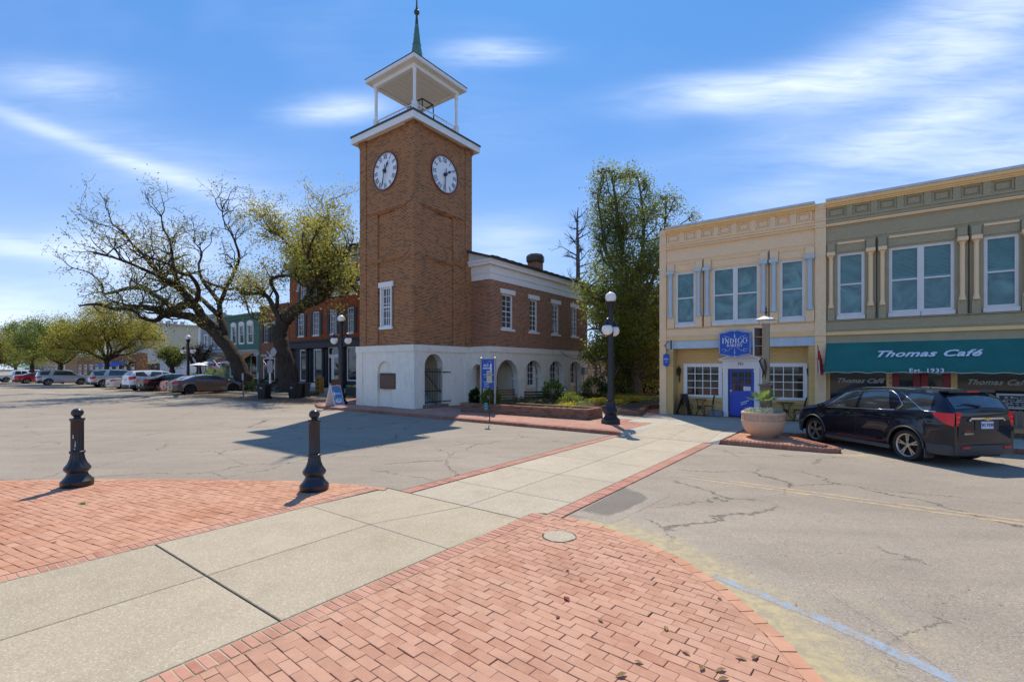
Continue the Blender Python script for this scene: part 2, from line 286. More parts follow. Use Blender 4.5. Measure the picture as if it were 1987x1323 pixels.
paint('plastic_black', (0.008, 0.009, 0.011), 0.5, dirt=0.1); paint('rock_grey', (0.22, 0.23, 0.26), 0.8, bs=0.8, bscale=12); paint('board_cyan', (0.10, 0.36, 0.68), 0.6); paint('sign_teal', (0.03, 0.38, 0.44), 0.6); paint('paper_beige', (0.58, 0.54, 0.36), 0.8); paint('red_letter', (0.55, 0.03, 0.06), 0.6, dirt=0); paint('green_thing', (0.04, 0.28, 0.10), 0.7); paint('yellow_thing', (0.35, 0.20, 0.03), 0.7)
paint('flag_red', (0.5, 0.02, 0.04), 0.8); paint('flag_blue', (0.015, 0.03, 0.15), 0.8); paint('flag_white', (0.75, 0.75, 0.75), 0.8)
t = NT('globe_glass'); t.out((0.86, 0.84, 0.80), 0.25, spec=0.5); t.b.inputs['Subsurface Weight'].default_value = 0.3; t.b.inputs['Subsurface Radius'].default_value = (0.1, 0.1, 0.1)
paint('tyre', (0.018, 0.018, 0.018), 0.8, dirt=0.4); paint('rim_alloy', (0.48, 0.43, 0.38), 0.35, metal=0.85, dirt=0.5); paint('rim_dark', (0.05, 0.05, 0.05), 0.4, metal=0.6); paint('chrome', (0.75, 0.76, 0.78), 0.12, metal=1, dirt=0); paint('trim_black', (0.02, 0.021, 0.024), 0.5); paint('bumper_grey', (0.045, 0.048, 0.055), 0.55); paint('plate', (0.55, 0.60, 0.72), 0.5); paint('plate_ink', (0.08, 0.12, 0.35), 0.5, dirt=0); paint('gold_badge', (0.72, 0.48, 0.10), 0.3, metal=0.6, dirt=0)
paint('underbody', (0.012, 0.012, 0.012), 0.9)
def lampmat(name, col):
    t = NT(name); t.out(col, 0.12, t.bump(t.noise(t.obj(), 30, 1), 0.1, 0.01), coat=0.25, spec=0.3)
lampmat('tail_red', (0.72, 0.006, 0.010)); lampmat('tail_clear', (0.55, 0.2, 0.2)); lampmat('headlamp', (0.5, 0.52, 0.54))
def carpaint(name, col, metal=0.3, rough=0.3):
    t = NT(name); fl = t.noise(t.obj(), 900, 1); c = t.mix(t.math('MULTIPLY', fl, 0.3), col, tuple(min(1, k * 1.5) for k in col))
    dirt = t.ramp(t.noise(t.obj(), 2.5, 6), [(0.55, 0.0), (0.95, 0.05 if max(col) < .05 else 0.2)]); t.out(t.mix(dirt, c, (0.2, 0.18, 0.15)), rough, metal=metal, coat=1.0, spec=0.05 if max(col) < .05 else 0.5)
carpaint('paint_navy', (0.004, 0.006, 0.014), 0.0, 0.25); carpaint('paint_bronze', (0.15, 0.115, 0.10), 0.7); carpaint('paint_white', (0.74, 0.75, 0.77), 0.0); carpaint('paint_silver', (0.50, 0.52, 0.58), 0.4); carpaint('paint_champagne', (0.50, 0.49, 0.46), 0.5); carpaint('paint_red', (0.42, 0.012, 0.02), 0.1); carpaint('paint_black', (0.008, 0.008, 0.012), 0.2)
def bark(name, c1, c2, sc_=5):
    t = NT(name); v = t.obj(); m = t.mapping(v, (1, 1, 0.22)); n = t.noise(m, sc_ * 2, 6, 0.7, 0.8); vo = t.voro(m, sc_ * 2.5, 'DISTANCE_TO_EDGE')
    c = t.mix(t.ramp(n, [(0.3, 0.0), (0.7, 1.0)]), c1, c2); moss = t.ramp(t.noise(v, 1.2, 5), [(0.5, 0.0), (0.65, 0.4)]); c = t.mix(moss, c, (0.06, 0.06, 0.03))
    return t.out(c, 0.95, t.bump(t.math('ADD', n, t.math('MINIMUM', vo, 0.2)), 0.9, 0.08), spec=0.15)
bark('bark_oak', (0.030, 0.024, 0.019), (0.115, 0.085, 0.065)); bark('bark_pale', (0.10, 0.085, 0.065), (0.24, 0.20, 0.16)); bark('bark_cypress', (0.08, 0.07, 0.06), (0.19, 0.165, 0.14))
def leaf(name, c1, c2, c3, tr=0.45):
    t = NT(name); r = t.n('ShaderNodeNewGeometry').outputs['Random Per Island']; c = t.mix(r, c1, c2); c = t.mix(t.ramp(r, [(0.86, 0.0), (0.9, 0.9)]), c, c3)
    c = t.mix(t.ramp(t.noise(t.pos(), 0.45, 3), [(0.4, 0.0), (0.65, 0.6)]), c, tuple(0.55 * k for k in c1))
    tb = t.n('ShaderNodeBsdfTranslucent'); t.L.new(t.mix(0.5, c, tuple(min(1, k * 1.6) for k in c2)), tb.inputs[0]); ms = t.n('ShaderNodeMixShader'); ms.inputs[0].default_value = tr
    t.out(c, 0.5, spec=0.3); t.L.new(t.b.outputs[0], ms.inputs[1]); t.L.new(tb.outputs[0], ms.inputs[2]); t.L.new(ms.outputs[0], t.N['Material Output'].inputs[0]); return t.m
leaf('leaf_oak', (0.17, 0.18, 0.035), (0.42, 0.39, 0.08), (0.30, 0.22, 0.06)); leaf('leaf_oak_dark', (0.13, 0.14, 0.04), (0.32, 0.31, 0.09), (0.16, 0.12, 0.05))
leaf('leaf_magnolia', (0.08, 0.115, 0.022), (0.26, 0.30, 0.06), (0.20, 0.10, 0.03)); leaf('leaf_green', (0.11, 0.16, 0.03), (0.28, 0.34, 0.06), (0.17, 0.17, 0.05)); leaf('leaf_yellow', (0.24, 0.23, 0.035), (0.52, 0.46, 0.07), (0.28, 0.18, 0.04))
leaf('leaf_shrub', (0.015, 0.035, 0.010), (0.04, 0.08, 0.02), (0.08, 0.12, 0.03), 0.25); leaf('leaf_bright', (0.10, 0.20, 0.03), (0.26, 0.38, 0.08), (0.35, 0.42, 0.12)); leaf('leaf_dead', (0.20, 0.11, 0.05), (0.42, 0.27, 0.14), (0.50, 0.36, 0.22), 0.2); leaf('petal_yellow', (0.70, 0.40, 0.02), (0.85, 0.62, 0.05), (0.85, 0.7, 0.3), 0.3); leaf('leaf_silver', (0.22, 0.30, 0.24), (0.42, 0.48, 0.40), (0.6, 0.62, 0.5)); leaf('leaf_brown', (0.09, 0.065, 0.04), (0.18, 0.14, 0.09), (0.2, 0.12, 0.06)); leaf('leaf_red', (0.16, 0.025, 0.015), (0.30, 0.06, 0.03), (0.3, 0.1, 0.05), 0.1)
paint('grass_ground', (0.07, 0.085, 0.03), 0.95, var=0.5, scale=1.5); paint('litter_ground', (0.20, 0.145, 0.09), 0.95, var=0.55, scale=2.5, bs=0.8, bscale=25)
# ---------------- mesh builder and things ----------------
class MB:
    def __init__(s): s.v = []; s.f = []; s.mi = []; s.cur = 0
    def m(s, i): s.cur = i; return s
    def add(s, vs, fs):
        b = len(s.v); s.v.extend(vs)
        for f in fs: s.f.append(tuple(b + i for i in f)); s.mi.append(s.cur)
        return s
    def box(s, x0, x1, y0, y1, z0, z1):
        return s.add([(x0, y0, z0), (x1, y0, z0), (x1, y1, z0), (x0, y1, z0), (x0, y0, z1), (x1, y0, z1), (x1, y1, z1), (x0, y1, z1)],
                     [(0, 3, 2, 1), (4, 5, 6, 7), (0, 1, 5, 4), (1, 2, 6, 5), (2, 3, 7, 6), (3, 0, 4, 7)])
    def chamfer_box(s, x0, x1, y0, y1, z0, z1, c):
        a = [(x0, y0, z0), (x1, y0, z0), (x1, y1, z0), (x0, y1, z0), (x0, y0, z1 - c), (x1, y0, z1 - c), (x1, y1, z1 - c), (x0, y1, z1 - c),
             (x0 + c, y0 + c, z1), (x1 - c, y0 + c, z1), (x1 - c, y1 - c, z1), (x0 + c, y1 - c, z1)]
        return s.add(a, [(0, 3, 2, 1), (0, 1, 5, 4), (1, 2, 6, 5), (2, 3, 7, 6), (3, 0, 4, 7), (4, 5, 9, 8), (5, 6, 10, 9), (6, 7, 11, 10), (7, 4, 8, 11), (8, 9, 10, 11)])
    def obox(s, c, ax, ay, az):
        c = Vector(c); ax, ay, az = Vector(ax), Vector(ay), Vector(az)
        vs = [c - ax - ay - az, c + ax - ay - az, c + ax + ay - az, c - ax + ay - az, c - ax - ay + az, c + ax - ay + az, c + ax + ay + az, c - ax + ay + az]
        return s.add([tuple(v) for v in vs], [(0, 3, 2, 1), (4, 5, 6, 7), (0, 1, 5, 4), (1, 2, 6, 5), (2, 3, 7, 6), (3, 0, 4, 7)])
    def prism_z(s, poly, z0, z1):      # polygon in x, y
        n = len(poly); return s.add([(x, y, z0) for x, y in poly] + [(x, y, z1) for x, y in poly],
            [tuple(range(n))[::-1], tuple(range(n, 2 * n))] + [(i, (i + 1) % n, n + (i + 1) % n, n + i) for i in range(n)])
    def prism_y(s, poly, y0, y1):      # polygon in x, z
        n = len(poly); return s.add([(x, y0, z) for x, z in poly] + [(x, y1, z) for x, z in poly],
            [tuple(range(n)), tuple(range(n, 2 * n))[::-1]] + [(i, n + i, n + (i + 1) % n, (i + 1) % n) for i in range(n)])
    def prism_x(s, poly, x0, x1):      # polygon in y, z
        n = len(poly); return s.add([(x0, y, z) for y, z in poly] + [(x1, y, z) for y, z in poly],
            [tuple(range(n))[::-1], tuple(range(n, 2 * n))] + [(i, (i + 1) % n, n + (i + 1) % n, n + i) for i in range(n)])
    def quad(s, a, b, c, d): return s.add([a, b, c, d], [(0, 1, 2, 3)])
    def tube(s, pts, rad, sides=8, cap=True, closed=False):
        pts = [Vector(p) for p in pts]; n = len(pts)
        if not hasattr(rad, '__len__'): rad = [rad] * n
        base = len(s.v); ref = None
        for i, p in enumerate(pts):
            a = pts[(i - 1) % n] if (closed or i > 0) else p; b = pts[(i + 1) % n] if (closed or i < n - 1) else p
            d = (b - a); d = d.normalized() if d.length > 1e-9 else Vector((0, 0, 1))
            if ref is None: ref = Vector((1, 0, 0)) if abs(d.x) < 0.8 else Vector((0, 1, 0))
            ref = (ref - d * ref.dot(d)); ref = ref.normalized() if ref.length > 1e-6 else d.orthogonal().normalized()
            q = d.cross(ref)
            for k in range(sides):
                an = 2 * math.pi * k / sides; s.v.append(tuple(p + (ref * math.cos(an) + q * math.sin(an)) * rad[i]))
        rng = n if closed else n - 1
        for i in range(rng):
            for k in range(sides):
                a = base + i * sides + k; b = base + i * sides + (k + 1) % sides; j = (i + 1) % n
                s.f.append((a, b, base + j * sides + (k + 1) % sides, base + j * sides + k)); s.mi.append(s.cur)
        if cap and not closed:
            s.f.append(tuple(base + k for k in range(sides))[::-1]); s.mi.append(s.cur)
            s.f.append(tuple(base + (n - 1) * sides + k for k in range(sides))); s.mi.append(s.cur)
        return s
    def lathe(s, prof, cx=0, cy=0, sides=24, flute=None):    # prof: (r, z); flute=(z0, z1, count, depth)
        base = len(s.v)
        for r, z in prof:
            for k in range(sides):
                a = 2 * math.pi * k / sides; rr = r
                if flute and flute[0] <= z <= flute[1]: rr = r * (1 - flute[3] * (0.5 - 0.5 * math.cos(a * flute[2])))
                s.v.append((cx + rr * math.cos(a), cy + rr * math.sin(a), z))
        n = len(prof)
        for i in range(n - 1):
            for k in range(sides):
                a = base + i * sides + k; b = base + i * sides + (k + 1) % sides
                s.f.append((a, b, b + sides, a + sides)); s.mi.append(s.cur)
        s.f.append(tuple(base + k for k in range(sides))[::-1]); s.mi.append(s.cur)
        s.f.append(tuple(base + (n - 1) * sides + k for k in range(sides))); s.mi.append(s.cur)
        return s
    def ball(s, c, r, seg=20, rings=12, sz=1.0):
        prof = [(max(1e-4, r * math.sin(math.pi * i / rings)), c[2] - r * sz * math.cos(math.pi * i / rings)) for i in range(rings + 1)]
        return s.lathe(prof, c[0], c[1], seg)
    def ring(s, c, r0, r1, axis='y', y0=0, y1=0.02, seg=48):    # flat annulus standing in the x-z plane, thickness y0..y1
        b = len(s.v)
        for (r, y) in ((r0, y0), (r1, y0), (r1, y1), (r0, y1)):
            for k in range(seg):
                a = 2 * math.pi * k / seg; s.v.append((c[0] + r * math.cos(a), y, c[2] + r * math.sin(a)))
        for j in range(4):
            for k in range(seg):
                s.f.append((b + j * seg + k, b + j * seg + (k + 1) % seg, b + ((j + 1) % 4) * seg + (k + 1) % seg, b + ((j + 1) % 4) * seg + k)); s.mi.append(s.cur)
        return s
    def build(s, name, mats, parent=None, smooth=False, label=None, cat=None, group=None, kind=None, loc=None, bevel=None):
        me = bpy.data.meshes.new(name); me.from_pydata([tuple(v) for v in s.v], [], s.f); 
        if isinstance(mats, str): mats = [mats]
        for m in mats: me.materials.append(MATS[m])
        if len(mats) > 1: me.polygons.foreach_set('material_index', s.mi)
        if smooth: me.polygons.foreach_set('use_smooth', [True] * len(me.polygons))
        bmx = bmesh.new(); bmx.from_mesh(me); bmesh.ops.recalc_face_normals(bmx, faces=bmx.faces); bmx.to_mesh(me); bmx.free()
        if smooth == 'auto': me.set_sharp_from_angle(angle=math.radians(38))
        o = bpy.data.objects.new(name, me); sc.collection.objects.link(o)
        if parent is not None: o.parent = parent
        if loc: o.location = loc
        if bevel:
            bv = o.modifiers.new('bevel', 'BEVEL'); bv.width = bevel; bv.segments = 2; bv.limit_method = 'ANGLE'
        return tag(o, label, cat, group, kind)
def tag(o, label=None, cat=None, group=None, kind=None):
    for k, v in (('label', label), ('category', cat), ('group', group), ('kind', kind)):
        if v: o[k] = v
    return o
def setobj(name, mb, mats, kind='structure', smooth=False):      # a piece of the setting, drawn in street coordinates
    o = mb.build(name, mats, smooth=smooth, kind=kind); o.rotation_euler = (0, 0, -PHI); return o
def thing(name, label, cat, u=0, v=0, z=0, rot=0, group=None):
    o = bpy.data.objects.new(name, None); sc.collection.objects.link(o); x, y = UV(u, v)
    o.location = (x, y, z); o.rotation_euler = (0, 0, -PHI + rot); o.empty_display_size = 0.2
    return tag(o, label, cat, group)
def kids(o): return [c for c in sc.collection.objects if c.parent == o]
def dup(root, u, v, z, rot, label, group=None):
    idx = {}
    for c in list(sc.collection.objects):
        if c.parent: idx.setdefault(c.parent, []).append(c)
    r = root.copy(); sc.collection.objects.link(r); x, y = UV(u, v); r.location = (x, y, z); r.rotation_euler = (0, 0, -PHI + rot); r['label'] = label
    if group: r['group'] = group
    for ch in idx.get(root, []):
        c = ch.copy(); sc.collection.objects.link(c); c.parent = r
        for g in idx.get(ch, []):
            d = g.copy(); sc.collection.objects.link(d); d.parent = c
    return r
def textmesh(body, size, depth=0.004, shear=0.0, bold=0.0, align='CENTER', space=1.0, name='lettering'):
    cu = bpy.data.curves.new(name, 'FONT'); cu.body = body; cu.size = size; cu.extrude = depth; cu.shear = shear; cu.offset = bold; cu.align_x = align; cu.align_y = 'CENTER'; cu.space_character = space; cu.resolution_u = 3
    o = bpy.data.objects.new(name, cu); sc.collection.objects.link(o)
    dg = bpy.context.evaluated_depsgraph_get(); me = bpy.data.meshes.new_from_object(o.evaluated_get(dg))
    bpy.data.objects.remove(o); bpy.data.curves.remove(cu); me.name = name; return me
def text(body, size, mat, parent, loc, rot=(math.pi / 2, 0, 0), name='lettering', sx=1.0, **kw):     # stands in the local x-z plane, facing -y
    me = textmesh(body, size, name=name, **kw); me.materials.clear(); me.materials.append(MATS[mat])
    o = bpy.data.objects.new(name, me); sc.collection.objects.link(o); o.parent = parent; o.location = loc; o.rotation_euler = rot; o.scale = (sx, 1, 1); return o

# ---------------- ground ----------------
def grid_patch(poly_fn, nu, nv): pass
g = MB(); g.quad((-900, -400, 0), (900, -400, 0), (900, 1300, 0), (-900, 1300, 0)); o = g.build('ground', 'grass_ground', kind='structure'); o.location = (0, 0, -0.30)
g = MB(); g.quad((-420, -60, 0), (120, -60, 0), (120, 60, 0), (-420, 60, 0)); setobj('road', g, 'asphalt').location = (0, 0, 0)

def ribbon(pts0, pts1, z, name, mat, kind='structure', fades=None, cols=6, rows_sub=6):
    # strip between two polylines with a 'fade' value per column (0 at the edge, 1 inside)
    P0 = [Vector((*p, 0)) for p in pts0]; P1 = [Vector((*p, 0)) for p in pts1]; R = []
    for i in range(len(P0) - 1):
        for k in range(rows_sub):
            t = k / rows_sub; R.append((P0[i].lerp(P0[i + 1], t), P1[i].lerp(P1[i + 1], t)))
    R.append((P0[-1], P1[-1])); vs = []; fa = []; fs = []
    for ri, (a, b) in enumerate(R):
        e = min(1, ri / 2, (len(R) - 1 - ri) / 2)
        for j in range(cols + 1):
            p = a.lerp(b, j / cols); vs.append((p.x, p.y, z)); fa.append((fades[j] if fades else 1.0) * e)
    for i in range(len(R) - 1):
        for j in range(cols): q = i * (cols + 1) + j; fs.append((q, q + 1, q + cols + 2, q + cols + 1))
    nb = len(R); loop = [j for j in range(cols + 1)] + [i * (cols + 1) + cols for i in range(1, nb)] + [(nb - 1) * (cols + 1) + j for j in range(cols - 1, -1, -1)] + [i * (cols + 1) for i in range(nb - 2, 0, -1)]; b0 = len(vs)
    for k in loop: vs.append((vs[k][0], vs[k][1], -0.002)); fa.append(fa[k])
    for i in range(len(loop)): j = (i + 1) % len(loop); fs.append((loop[i], loop[j], b0 + j, b0 + i))
    me = bpy.data.meshes.new(name); me.from_pydata(vs, [], fs); me.materials.append(MATS[mat]); at = me.attributes.new('fade', 'FLOAT', 'POINT'); at.data.foreach_set('value', fa)
    o = bpy.data.objects.new(name, me); sc.collection.objects.link(o); o.rotation_euler = (0, 0, -PHI); o['kind'] = kind; return o
# curve of the near right plaza corner and of the near left one (u, v)
RC = [(-3.42, 6.10), (-3.0, 6.05), (-2.66, 5.96), (-2.15, 5.78), (-1.66, 5.52), (-1.07, 5.03), (-0.60, 4.50), (-0.22, 3.95), (0.15, 3.2), (0.42, 2.3), (0.58, 1.2), (0.62, 0.0), (0.62, -3.0)]
LC = [(-7.05, 5.58), (-7.59, 5.47), (-8.98, 4.86), (-10.81, 3.66), (-12.43, 2.46), (-14.2, 0.9), (-16.5, -1.5), (-19, -4.5)]
def off(pts, d):
    out = []
    for i, p in enumerate(pts):
        a = Vector(pts[max(0, i - 1)]); b = Vector(pts[min(len(pts) - 1, i + 1)]); t = (b - a).normalized(); out.append((p[0] - t.y * d, p[1] + t.x * d))
    return out
ribbon(RC[:10], off(RC[:10], [0.9][0]), 0.0012, 'lichen_gutter', 'lichen_gutter', fades=[1, 1, 0.75, 0.5, 0.3, 0.12, 0])
ribbon(off(RC[5:11], 0.95), off(RC[5:11], 1.5), 0.0018, 'lichen_gutter', 'lichen_gutter', fades=[0, .3, .4, .4, .3, .15, 0])
ribbon(LC[:6], off(LC[:6], 0.5), 0.0012, 'lichen_gutter', 'lichen_gutter', fades=[0.8, 0.6, 0.45, 0.3, 0.15, 0.05, 0])
ribbon([(-1.55, 15.0), (-0.4, 14.9), (0.3, 15.6)], [(-1.5, 14.5), (0.2, 14.2), (0.9, 14.9)], 0.0012, 'lichen_gutter', 'lichen_gutter', fades=[0.9, 0.8, 0.6, 0.4, 0.2, 0.1, 0])
ribbon([(-3.55, 6.3), (-3.6, 8.6)], [(-2.9, 6.25), (-2.75, 8.2)], 0.003, 'asphalt_patch', 'asphalt_patch', fades=[1, 1, 1, .9, .7, .2, 0])
for a, b in ((10.06, 9.95), (9.84, 9.73)):
    ribbon([(-3.35, a + .05), (14, b + .05 - .3)], [(-3.35, a - .05), (14, b - .05 - .3)], 0.002, 'yellow_line', 'yellow_line_paint', cols=2, rows_sub=20, fades=[.9, 1, .9])
ribbon([(-1.30, 5.42), (-0.82, 5.24), (-0.31, 5.06), (0.05, 4.87), (0.54, 4.62), (1.6, 4.05)], [(-1.34, 5.30), (-0.86, 5.12), (-0.36, 4.94), (0.0, 4.75), (0.49, 4.50), (1.55, 3.93)], 0.0032, 'blue_line', 'blue_line_paint', cols=3, fades=[0.8, 1, 1, 0.8])
ribbon([(-30, 9.9), (-60, 9.9), (-110, 9.9)], [(-30, 9.75), (-60, 9.75), (-110, 9.75)], 0.002, 'yellow_line', 'yellow_line_paint', cols=1)

def slab(par, u0, u1, v0, v1, z1, gap, mat, th=0.10, skew=None, nm='slab'):
    m = MB(); P = [(u0 + gap, v0 + gap), (u1 - gap, v0 + gap), (u1 - gap, v1 - gap), (u0 + gap, v1 - gap)]
    if skew: P = skew
    n = 4; c = 0.006; cx = sum(p[0] for p in P) / n; cy = sum(p[1] for p in P) / n
    Q = [(p[0] + (c if p[0] < cx else -c), p[1] + (c if p[1] < cy else -c)) for p in P]
    zz = z1 if hasattr(z1, '__len__') else [z1] * 4
    m.add([(x, y, -th) for x, y in P] + [(P[i][0], P[i][1], zz[i] - c) for i in range(4)] + [(Q[i][0], Q[i][1], zz[i]) for i in range(4)],
          [(0, 3, 2, 1)] + [(i, (i + 1) % 4, 4 + (i + 1) % 4, 4 + i) for i in range(4)] + [(4 + i, 4 + (i + 1) % 4, 8 + (i + 1) % 4, 8 + i) for i in range(4)] + [(8, 9, 10, 11)])
    return m.build(nm, mat, par)
def setroot(name, label=None):
    o = bpy.data.objects.new(name, None); sc.collection.objects.link(o); o.rotation_euler = (0, 0, -PHI); o['kind'] = 'structure'; return o
walk = setroot('walkway')
VJ = [-7.9, -5.9, -3.95, -1.95, 0.05, 2.12, 4.17, 5.66]
for i in range(len(VJ) - 1):
    v0, v1 = VJ[i], VJ[i + 1]
    gp = 0.016 if abs(v0 - 2.12) < .1 else 0.007
    z = 0.030 if v1 < 4.5 else [0.03, 0.03, 0.014, 0.014]
    for (a, b, c, d) in ((-7.05, -5.56, -7.05, -5.56), (-5.56, -4.05, -5.56, -4.05)):
        if v1 > 5: a2 = {-7.05: -7.03, -5.56: -5.12, -4.05: -4.04}; c, d = a2[a], a2[b]
        g0 = 0.010 if abs(v0 - 2.12) < .05 else 0.004; g1 = 0.010 if abs(v1 - 2.12) < .05 else 0.004
        sk = [(a + .006, v0 + g0), (b - .006, v0 + g0), (d - .006, v1 - g1), (c + .006, v1 - g1)]
        slab(walk, 0, 0, 0, 0, z, 0, 'concrete_warm', skew=sk)
m = MB(); m.quad((-7.07, -7.9, 0.012), (-3.98, -7.9, 0.012), (-3.98, 5.7, 0.012), (-7.07, 5.7, 0.012)); m.build('joint_bed', 'joint_dirt', walk)
cross = setroot('crosswalk')
VC = [5.67, 6.82, 8.52, 10.27, 12.45, 14.66]
for i in range(5):
    for a, b in ((-6.42, -5.12), (-5.12, -3.86)):
        slab(cross, a, b, VC[i], VC[i + 1], 0.014, 0.006, 'concrete_cross')
m = MB(); m.quad((-6.75, 5.66, 0.005), (-3.6, 5.66, 0.005), (-3.6, 14.7, 0.005), (-6.75, 14.7, 0.005)); m.build('joint_bed', 'joint_dirt', cross)

def brick_mesh(L, W, H, nm, mat, ch=0.003):
    m = MB(); m.chamfer_box(-L / 2, L / 2, -W / 2, W / 2, -H, 0, ch)
    me = bpy.data.meshes.new(nm); me.from_pydata(m.v, [], m.f); me.materials.append(MATS[mat]); return me
def place_bricks(par, me_name, items, mat, limit=300, H=0.06, key=None, nm='paver'):
    # items: (u, v, z, rot, L, W) drawn largest first; the nearest become parts, the rest one joined part
    camd = lambda it: math.hypot(*UV(it[0], it[1]))
    def vis(it):
        x, y = UV(it[0], it[1]); 
        if y < 0.5: return False
        px = HX + x / y * FPX; py = HY + (EYE) / y * FPX
        return -40 < px < 2030 and py < 1360
    items = sorted(items, key=lambda it: (not vis(it), camd(it)))
    cache = {}; rest = MB()
    for i, (u, v, z, r, L, W) in enumerate(items):
        if i < limit and vis((u, v)):
            k = (round(L, 3), round(W, 3))
            if k not in cache: cache[k] = brick_mesh(L, W, H, nm, mat)
            o = bpy.data.objects.new(nm, cache[k]); sc.collection.objects.link(o); o.parent = par; o.location = (u, v, z)
            o.rotation_euler = (random.uniform(-.013, .013), random.uniform(-.013, .013), r)
        else:
            c, s = math.cos(r), math.sin(r); ch = 0.004; a, b = L / 2, W / 2
            tx, ty = random.uniform(-.006, .006), random.uniform(-.006, .006)
            P = [(-a, -b, -0.03), (a, -b, -0.03), (a, b, -0.03), (-a, b, -0.03), (-a, -b, -ch), (a, -b, -ch), (a, b, -ch), (-a, b, -ch), (-a + ch, -b + ch, 0), (a - ch, -b + ch, 0), (a - ch, b - ch, 0), (-a + ch, b - ch, 0)]
            rest.add([(u + x * c - y * s, v + x * s + y * c, z + q + tx * x + ty * y) for x, y, q in P],
                     [(0, 1, 5, 4), (1, 2, 6, 5), (2, 3, 7, 6), (3, 0, 4, 7), (4, 5, 9, 8), (5, 6, 10, 9), (6, 7, 11, 10), (7, 4, 8, 11), (8, 9, 10, 11)])
    if rest.v: rest.build('more_' + nm + 's', mat, par, kind='stuff')
def inside(p, poly):
    x, y = p; c = False; j = len(poly) - 1
    for i in range(len(poly)):
        xi, yi = poly[i]; xj, yj = poly[j]
        if (yi > y) != (yj > y) and x < (xj - xi) * (y - yi) / (yj - yi) + xi: c = not c
        j = i
    return c
def field(poly, L, W, gap, ang, z, jit=0.0025, hole=None, off_row=0.5, clip=None):
    ca, sa = math.cos(ang), math.sin(ang); R = [(x * ca + y * sa, -x * sa + y * ca) for x, y in poly]
    x0, x1 = min(p[0] for p in R), max(p[0] for p in R); y0, y1 = min(p[1] for p in R), max(p[1] for p in R); out = []
    j = 0; y = y0
    while y < y1 + W:
        x = x0 - random.uniform(0, 0.03) - (L * off_row if j % 2 else 0)
        while x < x1 + L:
            cxs = (x + L / 2, y + W / 2); cor = [(cxs[0] + dx * L * .47, cxs[1] + dy * W * .47) for dx in (-1, 1) for dy in (-1, 1)]
            back = lambda p: (p[0] * ca - p[1] * sa, p[0] * sa + p[1] * ca)
            ins = [inside(back(q), poly) for q in cor]; c = back(cxs)
            if all(ins) and not (hole and math.hypot(c[0] - hole[0], c[1] - hole[1]) < hole[2]):
                out.append((c[0] + random.gauss(0, jit), c[1] + random.gauss(0, jit), z + random.gauss(0, .0018), ang + random.gauss(0, .009), L - gap + random.gauss(0, .0004) * 0, W - gap))
            elif clip is not None and not (hole and math.hypot(c[0] - hole[0], c[1] - hole[1]) < hole[2]):
                q = [back((cxs[0] + dx * (L - gap) / 2, cxs[1] + dy * (W - gap) / 2)) for dx, dy in ((-1, -1), (1, -1), (1, 1), (-1, 1))]; n_ = len(poly); area = sum(poly[i][0] * poly[(i + 1) % n_][1] - poly[(i + 1) % n_][0] * poly[i][1] for i in range(n_)); sg = 1 if area > 0 else -1
                for i in range(n_):
                    (ax, ay), (bx, by) = poly[i], poly[(i + 1) % n_]; f = lambda p: sg * ((bx - ax) * (p[1] - ay) - (by - ay) * (p[0] - ax)); o_ = []
                    for k in range(len(q)):
                        p0, p1 = q[k], q[(k + 1) % len(q)]; f0, f1 = f(p0), f(p1)
                        if f0 >= 0: o_.append(p0)
                        if (f0 >= 0) != (f1 >= 0): t_ = f0 / (f0 - f1); o_.append((p0[0] + (p1[0] - p0[0]) * t_, p0[1] + (p1[1] - p0[1]) * t_))
                    q = o_
                    if len(q) < 3: break
                if len(q) >= 3 and abs(sum(q[i][0] * q[(i + 1) % len(q)][1] - q[(i + 1) % len(q)][0] * q[i][1] for i in range(len(q)))) > .0012: clip.append(q)
            elif any(ins) and not (hole and math.hypot(c[0] - hole[0], c[1] - hole[1]) < hole[2]):
                for sg in (-1, 1):      # cut bricks: try the two halves
                    hc = (cxs[0] + sg * L / 4, cxs[1]); q4 = [(hc[0] + dx * L * .22, hc[1] + dy * W * .44) for dx in (-1, 1) for dy in (-1, 1)]
                    if all(inside(back(q), poly) for q in q4):
                        h = back(hc); out.append((h[0], h[1], z, ang, L / 2 - gap, W - gap)); 
            x += L
        y += W; j += 1
    return out
def cut_pavers(par, clip, z, mat):
    for q in clip:
        cx, cy = sum(p[0] for p in q) / len(q), sum(p[1] for p in q) / len(q); x, y = UV(cx, cy)
        if y < .2 or abs(x / y) > 2.6: continue
        m = MB(); m.prism_z([(p[0] - cx, p[1] - cy) for p in q], -.03, 0); m.build('paver', mat, par, loc=(cx, cy, z + random.gauss(0, .0012)))
def soldier(pts, z, L, W, gap, side=0.0):      # bricks laid side by side across a polyline
    out = []; carry = 0.0
    for i in range(len(pts) - 1):
        a = Vector(pts[i]); b = Vector(pts[i + 1]); d = b - a; n = d.length; t = d / n; s = carry
        while s < n:
            p = a + t * s; out.append((p.x, p.y, z + random.gauss(0, .0012), math.atan2(t.y, t.x) + math.pi / 2 + random.gauss(0, .008), L, W - gap)); s += W
        carry = s - n
    return out
